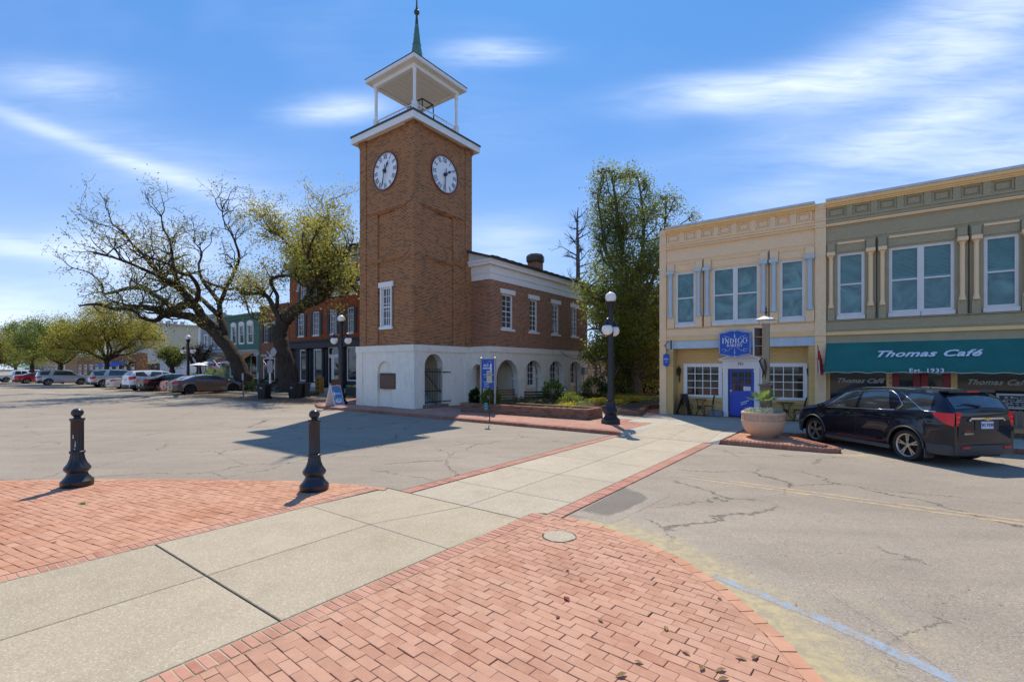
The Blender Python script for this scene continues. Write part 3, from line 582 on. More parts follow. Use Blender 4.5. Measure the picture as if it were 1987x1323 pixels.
# near right plaza
rp = setroot('brick_plaza'); ZB = 0.03
poly = [(-3.815, -3.0), (-3.815, 6.05)] + off(RC, -0.14)[1:]
cl_ = []; it = field(poly, 0.2, 0.1, 0.0032, math.radians(-3.5), ZB, hole=(-3.2, 5.33, 0.13), clip=cl_); cut_pavers(rp, cl_, ZB, 'paver_pink')
place_bricks(rp, 'paver', it, 'paver_pink', 300, nm='paver')
m = MB(); m.prism_z([(-4.07, -3)] + [(-4.07, 5.98), (-3.9, 6.1)] + off(RC, -0.01), -0.1, 0.017); m.build('paver_bed', 'joint_dirt', rp)
bd = setroot('plaza_border'); it = soldier([(-3.93, -3.0), (-3.93, 5.98)], ZB + .001, 0.2, 0.079, 0.012)
place_bricks(bd, 'paver', it, 'paver_border', 150)
m = MB(); m.box(-4.045, -3.825, -3.0, 6.0, 0.018, 0.026); m.build('mortar', 'mortar_cream', bd)
ed = setroot('plaza_edge'); it = soldier(off(RC, -0.07), ZB, 0.13, 0.205, 0.006)
place_bricks(ed, 'edge_brick', it, 'paver_orange', 100, nm='edge_brick')
# near left plaza
lp = setroot('brick_plaza'); poly = [(-7.285, -7.0), (-7.285, 5.45)] + off(LC[1:], 0.12) + [(-21, -7)]
cl_ = []; it = field(poly, 0.2, 0.1, 0.004, math.radians(10), ZB, clip=cl_); cut_pavers(lp, cl_, ZB, 'paver_orange'); place_bricks(lp, 'paver', it, 'paver_orange', 300)
m = MB(); m.prism_z([(-7.06, -7), (-7.06, 5.5)] + off(LC[1:], 0.01) + [(-21, -7)], -0.1, 0.017); m.build('paver_bed', 'joint_dirt', lp)
bd = setroot('plaza_border'); it = soldier([(-7.17, -7.0), (-7.17, 5.5)], ZB + .001, 0.2, 0.079, 0.012)
place_bricks(bd, 'paver', it, 'paver_border', 150)
m = MB(); m.box(-7.275, -7.06, -7.0, 5.5, 0.018, 0.026); m.build('mortar', 'mortar_cream', bd)
ed = setroot('plaza_edge'); it = soldier(off(LC, 0.06), ZB, 0.11, 0.205, 0.006); place_bricks(ed, 'edge_brick', it, 'paver_orange', 80, nm='edge_brick')
# crosswalk borders
for a in (-6.56, -3.73):
    b = setroot('crosswalk_border'); it = soldier([(a - (0.02 if a < -5 else 0), 5.72), (a, 14.55)], 0.016, 0.24, 0.075, 0.01); place_bricks(b, 'paver', it, 'paver_border', 140)
# patch of concrete round the old manhole
mh = MB(); N_ = 40; ang = [2 * math.pi * k / N_ for k in range(N_)]
mh.prism_z([(-3.2 + (0.205 + 0.012 * math.sin(5 * a) + random.uniform(-.006, .006)) * math.cos(a), 5.33 + (0.20 + random.uniform(-.006, .006)) * math.sin(a)) for a in ang], 0.0, 0.036)
o = setobj('concrete_plug', mh, 'concrete_cross'); mh = MB(); mh.prism_z([(-3.2 + (.225 + random.uniform(-.008, .008)) * math.cos(a), 5.33 + (.22 + random.uniform(-.008, .008)) * math.sin(a)) for a in ang], 0.0, 0.0335); setobj('plug_joint', mh, 'joint_dirt')
# far sidewalk
fs = setroot('sidewalk'); ZS = 0.12
m = MB(); m.prism_z([(-26.6, 17.2), (-25.8, 15.6), (-24.2, 14.85), (-6.53, 14.85), (-6.53, 17.69), (-6.14, 17.69), (-6.14, 21.7), (-3.7, 21.7), (-3.7, 22.6), (-7.65, 22.6), (-7.65, 60), (-17.1, 60), (-17.1, 21.7), (-29, 21.7)], -0.1, ZS - 0.007); m.build('paver_bed', 'curb_brick', fs)
poly = [(-26.6, 17.4), (-25.8, 15.8), (-24.2, 14.98), (-6.53, 14.98), (-6.53, 17.68), (-7.62, 17.68), (-7.62, 18.28), (-9.9, 18.4), (-15.6, 18.4), (-18.3, 18.4), (-18.3, 16.4), (-23.5, 16.4), (-23.5, 18.5)]
it = field(poly, 0.21, 0.105, 0.006, math.radians(0), ZS); place_bricks(fs, 'paver', it, 'paver_far', 280)
# concrete walk in front of the shops
sw = setroot('shop_sidewalk'); us = [-15.5, -12.4, -10.0, -7.6, -5.4, -3.4, -1.3, 0.8, 2.9, 5.0, 7.1, 9.2, 11.3]
for i in range(len(us) - 1):
    if us[i] < -9.5: slab(sw, us[i], us[i + 1], 18.45, 20.6, ZS + .002, 0.008, 'concrete_walk', 0.02)
    elif us[i] < -3.5:
        slab(sw, us[i], us[i + 1], 17.7 if us[i] > -7.65 else 18.3, 19.7, ZS + .002, 0.008, 'concrete_walk', 0.02); slab(sw, us[i], us[i + 1], 19.7, 21.62, ZS + .002, 0.008, 'concrete_walk', 0.02)
    else:
        slab(sw, us[i], us[i + 1], 17.75, 19.7, ZS + .002, 0.008, 'concrete_walk', 0.02); slab(sw, us[i], us[i + 1], 19.7, 21.62, ZS + .002, 0.008, 'concrete_walk', 0.02)
m = MB(); m.box(-6.14, 30, 17.6, 23, -0.1, ZS - 0.012); m.build('bed', 'joint_dirt', sw)
m = MB(); m.box(-7.3, 13, 21.63, 22.5, -0.05, ZS + .001); m.build('threshold_strip', 'curb_brick', sw)
ramp = setroot('curb_ramp')
for a, b in ((-6.1, -4.95), (-4.95, -3.8)):
    P = [(a + .005, 14.68), (b - .005, 14.68), (b - .005, 17.66), (a + .005, 17.66)]
    m = MB(); m.add([(x, y, -0.08) for x, y in P] + [(P[0][0], 14.68, 0.015), (P[1][0], 14.68, 0.015), (P[2][0], 16.2, .12), (P[3][0], 16.2, .12), (P[2][0], 17.66, .122), (P[3][0], 17.66, .122)],
        [(0, 3, 2, 1), (0, 1, 5, 4), (4, 5, 6, 7), (7, 6, 8, 9), (1, 2, 8, 6, 5), (3, 0, 4, 7, 9), (2, 3, 9, 8)]); m.build('slab', 'concrete_cross', ramp)
m = MB(); m.add([(-6.52, 14.66, 0), (-6.10, 14.66, 0), (-6.52, 14.68, .122), (-6.52, 17.68, .1225), (-6.10, 14.68, .015), (-6.10, 16.2, .1195), (-6.10, 17.68, .1215)], [(0, 1, 4, 2), (2, 4, 5), (2, 5, 6, 3)]); m.build('flare', 'concrete_walk', ramp)
m = MB(); m.add([(-3.8, 14.66, 0.01), (-3.45, 14.62, 0), (-3.42, 14.72, .128), (-3.36, 17.7, .130), (-3.8, 17.7, .121), (-3.8, 16.2, .12)], [(0, 1, 2), (0, 2, 3, 4, 5)]); m.build('flare', 'concrete_walk', ramp)
# brick curb in front of the tower, brick by brick where it shows
cb = setroot('curb'); it = []
pts = [(-26.6, 17.4), (-25.9, 15.7), (-24.2, 14.85), (-6.5, 14.74)]
cur = MB(); cache = brick_mesh(0.098, 0.20, 0.15, 'curb_brick', 'curb_brick', 0.012)
items = []
for i in range(3):
    a = Vector(pts[i]); b = Vector(pts[i + 1]); d = b - a; n = int(d.length / 0.104)
    for k in range(n): p = a + d * (k / n); items.append((p.x, p.y, math.atan2(d.y, d.x)))
items.sort(key=lambda q: math.hypot(q[0], q[1]))
for (x, y, r) in items[:200]:
    o = bpy.data.objects.new('curb_brick', cache); sc.collection.objects.link(o); o.parent = cb; o.location = (x, y, ZS + random.gauss(0, .002)); o.rotation_euler = (0, 0, r)
for i in range(3):
    a, b = pts[i], pts[i + 1]; d = (Vector(b) - Vector(a)).normalized(); n = Vector((-d.y, d.x)) * 0.095; cur.prism_z([(a[0] - n.x, a[1] - n.y), (b[0] - n.x, b[1] - n.y), (b[0] + n.x, b[1] + n.y), (a[0] + n.x, a[1] + n.y)], -0.05, ZS - 0.012)
cur.build('curb_body', 'curb_brick', cb)
# island with the round planter
isl = setroot('planting_island'); IP = [(-3.42, 14.72), (-0.85, 14.80), (-0.60, 14.92), (-0.56, 15.12), (-0.75, 15.42), (-1.95, 16.95), (-2.25, 17.6), (-3.42, 17.6)]
m = MB(); m.prism_z(IP, -0.1, 0.105); m.build('paver_bed', 'curb_brick', isl)
ip2 = [(-3.38, 14.93), (-0.95, 15.0), (-0.85, 15.12), (-2.1, 16.9), (-2.4, 17.55), (-3.38, 17.55)]
it = field(ip2, 0.2, 0.1, 0.005, 0, 0.128); place_bricks(isl, 'paver', it, 'paver_orange', 180)
me = brick_mesh(0.17, 0.088, 0.15, 'edge_brick', 'curb_brick', 0.012); P = [(-3.40, 14.80), (-0.92, 14.88), (-0.72, 14.97), (-0.66, 15.12), (-0.85, 15.42), (-2.05, 16.97), (-2.3, 17.5)]
for (u, v, z, r, L, W) in soldier(P, 0.131, 0.2, 0.1, 0.01):
    o = bpy.data.objects.new('edge_brick', me); sc.collection.objects.link(o); o.parent = isl; o.location = (u, v, z); o.rotation_euler = (0, 0, r)
# curb beyond the parking bay
cb2 = setroot('parking_curb'); me = brick_mesh(0.20, 0.098, 0.15, 'curb_brick', 'curb_brick', 0.012)
for k in range(150):
    o = bpy.data.objects.new('curb_brick', me); sc.collection.objects.link(o); o.parent = cb2; o.location = (-2.2 + k * 0.104, 17.62 - 0.0 * k, ZS + .004); o.rotation_euler = (0, 0, math.pi / 2)
m = MB(); m.box(-2.3, 14, 17.54, 17.72, -.05, 0.108); m.build('curb_body', 'joint_dirt', cb2)
# soil and litter under the oaks, pale walk beyond
lg = MB(); P = [(-27.2, 18), (-26.8, 16.4), (-30, 15.4), (-36, 15.6), (-48, 16.6), (-75, 17.2), (-110, 17.2), (-110, 20.5), (-60, 20.5), (-28, 21.7)]
lg.prism_z(P, -0.05, 0.012); setobj('parking_bay', lg, 'litter_ground')
lg = MB(); P = []
for k in range(26):
    a = 2 * math.pi * k / 26; P.append((-47.5 + 11.5 * math.cos(a) * (1 + .06 * math.sin(3 * a)), 21.3 + 2.6 * math.sin(a)))
lg.prism_z(P, -0.05, 0.16); setobj('tree_bed', lg, 'grass_ground')
lg = MB(); lg.box(-110, -28.7, 24.3, 29.0, -.05, 0.13); setobj('far_sidewalk', lg, 'concrete_walk')
ORI = {}
def root(name, label, cat, u, v, z=0, group=None):
    o = thing(name, label, cat, u, v, z, 0, group); ORI[o.name] = (u, v, z); return o
def part(mb, name, mats, par, **kw):
    u, v, z = ORI.get(par.name, (0, 0, 0)); mb.v = [(p[0] - u, p[1] - v, p[2] - z) for p in mb.v]
    o = mb.build(name, mats, par, **kw); ORI[o.name] = (u, v, z); return o
def ptext(body, size, mat, par, u, v, z, axis='F', **kw):
    a, b, c = ORI.get(par.name, (0, 0, 0)); rot = (math.pi / 2, 0, 0) if axis == 'F' else (math.pi / 2, 0, math.pi / 2)
    if 'rot' in kw: rot = kw.pop('rot')
    return text(body, size, mat, par, (u - a, v - b, z - c), rot, **kw)
class W:     # a wall's own frame: a along it, d into it, z up
    def __init__(s, axis, plane): s.axis = axis; s.p = plane
    def pt(s, a, d, z): return (a, s.p + d, z) if s.axis == 'F' else ((s.p - d, a, z) if s.axis == 'R' else (s.p + d, a, z))
    def box(s, mb, a0, a1, d0, d1, z0, z1):
        p = s.pt(a0, d0, z0); q = s.pt(a1, d1, z1); return mb.box(min(p[0], q[0]), max(p[0], q[0]), min(p[1], q[1]), max(p[1], q[1]), z0, z1)
    def wall(s, mb, a0, a1, z0, z1, holes, depth=0.2, d=0.0):
        xs = sorted({a0, a1, *[h[0] for h in holes], *[h[1] for h in holes]}); zs = sorted({z0, z1, *[h[2] for h in holes], *[h[3] for h in holes]})
        for i in range(len(xs) - 1):
            for j in range(len(zs) - 1):
                cx, cz = (xs[i] + xs[i + 1]) / 2, (zs[j] + zs[j + 1]) / 2
                if any(h[0] < cx < h[1] and h[2] < cz < h[3] for h in holes): continue
                mb.quad(s.pt(xs[i], d, zs[j]), s.pt(xs[i + 1], d, zs[j]), s.pt(xs[i + 1], d, zs[j + 1]), s.pt(xs[i], d, zs[j + 1]))
        for h in holes:
            A = [(h[0], h[2]), (h[1], h[2]), (h[1], h[3]), (h[0], h[3])]
            for k in range(4):
                a, b = A[k], A[(k + 1) % 4]; mb.quad(s.pt(a[0], d, a[1]), s.pt(b[0], d, b[1]), s.pt(b[0], d + depth, b[1]), s.pt(a[0], d + depth, a[1]))
        return mb
    def arches(s, mb, a0, a1, z0, z1, arcs, depth=0.4, d=0.0, seg=16):     # arcs: (left, right, spring z)
        cur = a0
        for (l, r, zs) in arcs:
            mb.quad(s.pt(cur, d, z0), s.pt(l, d, z0), s.pt(l, d, z1), s.pt(cur, d, z1)); R = (r - l) / 2; c = (l + r) / 2
            P = [(c - R * math.cos(math.pi * k / seg), zs + R * math.sin(math.pi * k / seg)) for k in range(seg + 1)]
            for k in range(seg):
                (x, z), (x2, z2) = P[k], P[k + 1]; mb.quad(s.pt(x, d, z), s.pt(x2, d, z2), s.pt(x2, d, z1), s.pt(x, d, z1)); mb.quad(s.pt(x, d, z), s.pt(x2, d, z2), s.pt(x2, d + depth, z2), s.pt(x, d + depth, z))
            for x in (l, r): mb.quad(s.pt(x, d, z0), s.pt(x, d, zs), s.pt(x, d + depth, zs), s.pt(x, d + depth, z0))
            cur = r
        mb.quad(s.pt(cur, d, z0), s.pt(a1, d, z0), s.pt(a1, d, z1), s.pt(cur, d, z1)); return mb
def window(w, par, a0, a1, z0, z1, cols=2, rows=6, frame=0.07, mun=0.022, d=0.10, glass='window_glass', mat='white_paint', rail=True, sill=0, lintel=0, inset=0.0, label=None, meet=0.5, casing_proud=0.03, pane_parts=True, casing=0.0, blinds=False):
    a0, a1 = min(a0, a1), max(a0, a1); fr = MB()
    for (x0, x1, y0, y1) in ((a0, a0 + frame, z0, z1), (a1 - frame, a1, z0, z1), (a0 + frame, a1 - frame, z1 - frame, z1), (a0 + frame, a1 - frame, z0, z0 + frame)): w.box(fr, x0, x1, d - 0.06, d + 0.05, y0, y1)
    if casing:
        for (x0, x1, y0, y1) in ((a0 - casing, a0 + 0.01, z0 - .01, z1 + casing), (a1 - .01, a1 + casing, z0 - .01, z1 + casing), (a0 + .01, a1 - .01, z1 - .01, z1 + casing)): w.box(fr, x0, x1, -casing_proud, 0.04, y0, y1)
    zm = z0 + (z1 - z0) * meet
    if rail: w.box(fr, a0 + frame, a1 - frame, d - 0.045, d + 0.03, zm - 0.03, zm + 0.03)
    win = part(fr, 'window', mat, par, label=label)
    g = MB(); g.quad(w.pt(a0, d + 0.012, z0), w.pt(a1, d + 0.012, z0), w.pt(a1, d + 0.012, z1), w.pt(a0, d + 0.012, z1)); part(g, 'pane', glass, win)
    if cols > 1 or rows > 1:
        mm = MB(); ia0, ia1, iz0, iz1 = a0 + frame, a1 - frame, z0 + frame, z1 - frame
        for k in range(1, cols): x = ia0 + (ia1 - ia0) * k / cols; w.box(mm, x - mun / 2, x + mun / 2, d - 0.02, d + 0.011, iz0, iz1)
        for k in range(1, rows):
            z = iz0 + (iz1 - iz0) * k / rows
            if rail and abs(z - zm) < 0.05: continue
            w.box(mm, ia0, ia1, d - 0.018, d + 0.009, z - mun / 2, z + mun / 2)
        if mm.v: part(mm, 'muntin', mat, win)
    if blinds:
        bl = MB(); z = zm + 0.05
        while z < z1 - frame: w.box(bl, a0 + frame + .01, a1 - frame - .01, d + 0.002, d + 0.010, z, z + 0.022); z += 0.045
        w.box(bl, a0 + frame, a1 - frame, d - 0.01, d + 0.010, zm + 0.03, zm + 0.10); part(bl, 'blind', 'blind_slat', win)
    if sill: s_ = MB(); w.box(s_, a0 - sill, a1 + sill, -0.06, d - 0.061, z0 - 0.14, z0 - 0.001); part(s_, 'sill', mat, win)
    if lintel: l_ = MB(); w.box(l_, a0 - lintel, a1 + lintel, -0.05, d - 0.061, z1 + 0.001, z1 + 0.27); part(l_, 'lintel', mat, win)
    return win

# ---------------- the clock tower ----------------
TU, TV, TS = -18.64, 16.67, 4.38
tw = root('clock_tower', 'tall brown brick clock tower with white stucco base, open belfry and green spire', 'clock tower', TU - TS / 2, TV + TS / 2, 0.12)
L_, B_ = TU - TS, TV + TS
F = W('F', TV); R = W('R', TU)
ZB0, ZB1 = 0.12, 3.41
# shaft: front plane split by recessed bays
wl = MB()
ac = TU - TS / 2; wc = 0.72     # centre bay half width
wu0, wz0 = WV(739, 641, TV); wu1, wz1 = WV(762, 556, TV); wz0 += 0.05
hole = (ac - 0.40, ac + 0.40, 4.42, 6.55)
zr0, zr1 = 3.42, 10.55
# low part: pilasters 0.5 wide at both corners 5cm proud, centre bay 8cm back
for (Wl, A0, A1, hs) in ((F, L_, TU, [hole]), (R, TV, B_, [])):
    c = (A0 + A1) / 2
    Wl.wall(wl, A0 + .5, c - wc, zr0, 14.9, [], 0); Wl.wall(wl, c + wc, A1 - .5, zr0, 14.9, [], 0)
    Wl.wall(wl, c - wc, c + wc, zr1, 14.9, [], 0)
    Wl.wall(wl, c - wc, c + wc, zr0, zr1, hs, 0.25, d=0.09)
    for x in (c - wc, c + wc): wl.quad(Wl.pt(x, 0, zr0), Wl.pt(x, 0.09, zr0), Wl.pt(x, .09, zr1), Wl.pt(x, 0, zr1))
    wl.quad(Wl.pt(c - wc, 0, zr1), Wl.pt(c + wc, 0, zr1), Wl.pt(c + wc, .09, zr1), Wl.pt(c - wc, .09, zr1))
wl.quad((L_, B_, zr0), (TU, B_, zr0), (TU, B_, 14.9), (L_, B_, 14.9)); wl.quad((L_, TV, zr0), (L_, B_, zr0), (L_, B_, 14.9), (L_, TV, 14.9))
part(wl, 'shaft_wall', 'tower_brick', tw)
for (x0, x1, y0, y1) in ((L_ - .05, L_ + .5, TV - .05, TV + .5), (TU - .5, TU + .05, TV - .05, TV + .5), (TU - .5, TU + .05, B_ - .5, B_ + .05), (L_ - .05, L_ + .5, B_ - .5, B_ + .05)):
    p = MB(); p.box(x0, x1, y0, y1, 3.415, 14.55); p.box(x0 - .03, x1 + .03, y0 - .03, y1 + .03, 14.551, 14.68); p.box(x0 - .06, x1 + .06, y0 - .06, y1 + .06, 14.681, 14.86); part(p, 'corner_pilaster', 'tower_brick', tw)
for z in (7.95, 10.62):
    for (x0, x1, y0, y1) in ((L_ + .501, TU - .501, TV - .045, TV + .1), (TU - .1, TU + .045, TV + .501, B_ - .501)):
        p = MB(); p.box(x0, x1, y0, y1, z, z + 0.075); p.box(x0, x1, y0 - (.03 if y1 < B_ - 1 else 0), y1, z + .0751, z + 0.15) if y1 < TV + 1 else p.box(x0, x1 + .03, y0, y1, z + .0751, z + .15); part(p, 'brick_string_course', 'tower_brick', tw)
window(F, tw, hole[0], hole[1], hole[2], hole[3], 3, 5, d=0.12, sill=0.14, lintel=0.2, mun=0.03, frame=0.09, casing=0.07)
# stucco base with blind arch in front, gate arch on the right
bs = MB(); e = 0.05; el = 0.28
Fb = W('F', TV - e); Rb = W('R', TU + e); c = ac - 0.05
A = [(c - 0.62, c + 0.62, 1.95)]
Fb.arches(bs, L_ - el, TU + e, 0.0, 3.07, A, 0.14)
bs.quad((c - .7, TV - e + .14, 0), (c + .7, TV - e + .14, 0), (c + .7, TV - e + .14, 2.9), (c - .7, TV - e + .14, 2.9))
gv0 = v_on_u(824, TU + e); gv1 = v_on_u(859.5, TU + e)
gs = z_at(711, TU, (gv0 + gv1) / 2)
Rb.arches(bs, TV - e, B_ + .05, 0.0, 3.07, [(gv0, gv1, gs)], 0.45)
bs.quad((L_ - el, TV - e, 0), (L_ - el, B_, 0), (L_ - el, B_, 3.07), (L_ - el, TV - e, 3.07))
part(bs, 'base_wall', 'stucco_white', tw)
bd = MB(); bd.box(L_ - el - .07, TU + e + .06, TV - e - .06, TV + .5, 3.07, 3.41); bd.box(TU - .5, TU + e + .06, TV + .501, B_ + .06, 3.07, 3.41); bd.box(L_ - el - .07, TU - .501, TV + .501, B_, 3.07, 3.41); part(bd, 'base_band', 'stucco_white', tw)
pl = MB(); pl.box(L_ - el - .04, L_ + .22, TV - e - .04, TV - e, 0.05, 3.069); part(pl, 'base_pilaster', 'stucco_white', tw)
pl = MB(); pl.box(TU + e, TU + e + .035, TV - e, TV + .55, 0.05, 3.069); part(pl, 'base_pilaster', 'stucco_white', tw)
pl = MB(); pl.box(TU + e, TU + e + .035, B_ - .55, B_ + .04, 0.05, 3.069); part(pl, 'base_pilaster', 'stucco_white', tw)
pq = MB(); qu0, qz0 = WV(737, 754, TV - .05); qu1, qz1 = WV(768, 724, TV - .05); pq.box(qu0, qu1, TV - e - .005, TV - e + .15, qz0, qz1); q = part(pq, 'plaque', 'bronze', tw)
rnd = random.Random(3); lt = MB(); z = qz1 - .12; n = 0
ptext('RICE MUSEUM', 0.07, 'bronze_letters', q, (qu0 + qu1) / 2, TV - e - .008, qz1 - .10)
while z > qz0 + .10:
    z -= 0.06; x = qu0 + .07
    while x < qu1 - .14: l = rnd.uniform(.03, .10); lt.box(x, x + l, TV - e - .009, TV - e - .004, z, z + .022); x += l + .02
part(lt, 'plaque_letters', 'bronze_letters', q)
pq = MB(); v_, z_ = WU(904, 734, TU + .05); vv, zz = WU(910.5, 725, TU + .05); pq.box(TU + e - .01, TU + e + .03, v_, vv, z_, zz); part(pq, 'small_plaque', 'bronze', tw, label='small dark square plaque beside the arch')
# dark passage behind the gate
ps = MB(); ps.box(TU - 2.4, TU - 2.3, gv0 - .3, gv1 + .3, 0, 3.0); ps.box(TU - 2.3, TU - .4, gv0 - .35, gv0 - .3, 0, 3.0); ps.box(TU - 2.3, TU - .4, gv1 + .3, gv1 + .35, 0, 3.0); ps.box(TU - 2.3, TU - .4, gv0 - .3, gv1 + .3, 2.95, 3.0); ps.box(TU - 2.3, TU, gv0 - .3, gv1 + .3, 0.05, .12); part(ps, 'passage', 'stucco_cream', tw)
st = MB()
for k in range(5): st.box(TU - 1.0 - .28 * k, TU - .72 - .28 * k, gv0 - .2, gv1 + .2, .12, .12 + .17 * (k + 1))
part(st, 'stairs', 'wall_white', tw)
ss = MB(); ss.box(TU + e + .01, TU + e + .32, gv0 - .12, gv1 + .12, 0.1, 0.27); part(ss, 'gate_step', 'grey_wood', tw)
gt = MB(); gz = z_at(714, TU, gv1) - .1; x = TU + e - .10; n = 11
for rr in (0.36, 0.95, gz - .12): gt.box(x - .015, x + .015, gv0 + .02, gv1 - .02, rr, rr + .05)
gt.tube([(x, gv0 + .06, gz - .1), (x, gv1 - .1, 0.9)], 0.02, 6)
gate = part(gt, 'gate', 'black_iron', tw)
bar = None
for k in range(n):
    v_ = gv0 + .05 + (gv1 - gv0 - .1) * k / (n - 1); h = gz + (0.0 if k not in (0, n - 1) else .05)
    b = MB(); b.tube([(x, v_, .29), (x, v_, h)], 0.013, 6); b.tube([(x, v_, h), (x, v_, h + .03), (x, v_, h + .12)], [0.012, .024, .002], 6); part(b, 'bar', 'black_iron', gate)
for z_ in (gz - .12, .40):
    b = MB(); b.tube([(x + .12, gv1 - .02, z_), (x + .14, gv1 + .5, z_)], [.035, .018], 6); b.ball((x + .14, gv1 + .52, z_), .04, 8, 6); part(b, 'hinge', 'black_iron', gate)
# clocks
def numeral_strokes(txt):
    W_ = {'I': .34, 'V': .72, 'X': .74}; out = []; tot = sum(W_[c] for c in txt); x = -tot / 2
    for c in txt:
        w = W_[c]
        if c == 'I': out.append(((x + w / 2, 0), (x + w / 2, 1), .15))
        if c == 'V': out.append(((x + .08, 1), (x + w / 2, 0), .16)); out.append(((x + w - .08, 1), (x + w / 2, 0), .07))
        if c == 'X': out.append(((x + .06, 1), (x + w - .06, 0), .16)); out.append(((x + w - .06, 1), (x + .06, 0), .07))
        x += w
    out.append(((-tot / 2 + .06, 0), (tot / 2 - .06, 0), .035)); out.append(((-tot / 2 + .06, 1), (tot / 2 - .06, 1), .035)); return out
def clock(w, cc, cz, r, hour, minute, lab):
    def P(x, z, d): return w.pt(cc + x, d, cz + z)
    def poly(mb, pts, d0, d1):
        n = len(pts); mb.add([P(x, z, d0) for x, z in pts] + [P(x, z, d1) for x, z in pts], [tuple(range(n)), tuple(range(n, 2 * n))[::-1]] + [(i, (i + 1) % n, n + (i + 1) % n, n + i) for i in range(n)])
    def disc(mb, ra, rb, d0, d1, seg=56):
        for k in range(seg):
            a, b = 2 * math.pi * k / seg, 2 * math.pi * (k + 1) / seg
            poly(mb, [(ra * math.sin(a), ra * math.cos(a)), (rb * math.sin(a), rb * math.cos(a)), (rb * math.sin(b), rb * math.cos(b)), (ra * math.sin(b), ra * math.cos(b))], d0, d1)
    m = MB(); poly(m, [(r * math.sin(2 * math.pi * k / 56), r * math.cos(2 * math.pi * k / 56)) for k in range(56)], -.03, 0.03); cl = part(m, 'clock_face', 'clock_white', tw, label=lab)
    m = MB(); disc(m, r, r + .028, -.07, .02); part(m, 'rim', 'clock_ink', cl)
    m = MB(); disc(m, r + .029, r + .12, -.02, .02, 64); part(m, 'brick_ring', 'clock_ring', cl)
    m = MB()
    for k in range(60):
        a = 2 * math.pi * k / 60; c, s = math.cos(a), math.sin(a); wd = .013 if k % 5 else .022
        poly(m, [(x * c + y * s, -x * s + y * c) for x, y in ((-wd, r * .93), (wd, r * .93), (wd, r * .985), (-wd, r * .985))], -.038, -.03)
    part(m, 'minute_marks', 'clock_ink', cl, kind='stuff')
    for k, tx in enumerate(['XII', 'I', 'II', 'III', 'IIII', 'V', 'VI', 'VII', 'VIII', 'IX', 'X', 'XI']):
        a = 2 * math.pi * k / 12; c, s = math.cos(a), math.sin(a); m = MB(); hs = r * .22; ws = r * (.19 if len(tx) > 3 else .22)
        for (p, q, t) in numeral_strokes(tx):
            x0, y0, x1, y1 = p[0] * ws, p[1] * hs, q[0] * ws, q[1] * hs; L = math.hypot(x1 - x0, y1 - y0) or 1; nx, ny = -(y1 - y0) / L * t * ws * .5, (x1 - x0) / L * t * ws * .5
            poly(m, [(x * c + (y + r * .68) * s, -x * s + (y + r * .68) * c) for x, y in ((x0 + nx, y0 + ny), (x1 + nx, y1 + ny), (x1 - nx, y1 - ny), (x0 - nx, y0 - ny))], -.04, -.031)
        part(m, 'numeral', 'clock_ink', cl)
    for nm, h, L, prof in (('hour_hand', hour / 12, .62, ((-.02, 0), (-.025, .3), (-.075, .40), (-.02, .50), (0, .62), (.02, .50), (.075, .40), (.025, .3), (.02, 0), (.03, -.16), (-.03, -.16))), ('minute_hand', minute / 60, .85, ((-.015, 0), (-.025, .55), (-.04, .62), (0, .84), (.04, .62), (.025, .55), (.015, 0), (.02, -.34), (-.02, -.34)))):
        a = 2 * math.pi * h; c, s = math.cos(a), math.sin(a); m = MB(); d0 = -.10 if nm == 'hour_hand' else -.13
        poly(m, [((x * c + y * s) * r, (-x * s + y * c) * r) for x, y in prof], d0, d0 + .02)
        if nm == 'hour_hand': poly(m, [(.10 * r * math.sin(t / 12 * 6.283), .10 * r * math.cos(t / 12 * 6.283)) for t in range(12)], -.15, -.03)
        part(m, nm, 'clock_ink', cl)
clock(F, ac - .02, 12.78, 0.98, 1.05, 32, 'clock face on the front, hands near half past one')
clock(W('R', TU), TV + TS / 2 + .02, 12.78, 0.98, 1.85, 31, 'clock face on the right side, hour hand near two')
for k in range(1): pass
# eaves, deck, belfry
ex = 0.35; m = MB(); m.box(L_ - ex, TU + ex, TV - ex, B_ + ex, 14.861, 14.90); part(m, 'eave_soffit', 'white_soffit', tw)
m = MB(); m.box(L_ - ex, TU + ex, TV - ex - .03, TV - ex, 14.78, 15.12); m.box(L_ - ex, TU + ex, B_ + ex, B_ + ex + .03, 14.78, 15.12); m.box(L_ - ex - .03, L_ - ex, TV - ex - .03, B_ + ex + .03, 14.78, 15.12); m.box(TU + ex, TU + ex + .03, TV - ex - .03, B_ + ex + .03, 14.78, 15.12); part(m, 'eave_fascia', 'white_paint', tw)
m = MB(); m.box(L_ - ex - .07, TU + ex + .07, TV - ex - .07, B_ + ex + .07, 15.121, 15.22); part(m, 'deck', 'dark_roof', tw)
cu, cv = TU - TS / 2, TV + TS / 2; hc = 1.6
for sx in (-1, 1):
    for sy in (-1, 1):
        m = MB(); a, b = cu + sx * hc, cv + sy * hc; m.box(a - .11, a + .11, b - .11, b + .11, 15.22, 16.28); m.lathe([(.085, 16.28), (.085, 17.8), (.11, 17.82), (.11, 17.9), (.085, 17.91), (.10, 18.0), (.11, 18.04)], a, b, 14); part(m, 'belfry_post', 'white_paint', tw)
def rail(a, b):
    a, b = Vector(a), Vector(b); d = (b - a); L = d.length; d.normalize(); m = MB()
    for z, r in ((16.18, .035), (15.48, .028)): m.tube([(a.x, a.y, z), (b.x, b.y, z)], r, 6)
    n = int(L / .13)
    for k in range(1, n): p = a + d * (L * k / n); m.tube([(p.x, p.y, 15.48), (p.x, p.y, 15.72), (p.x, p.y, 15.80), (p.x, p.y, 16.18)], [.012, .022, .012, .012], 5)
    part(m, 'railing', 'white_paint', tw)
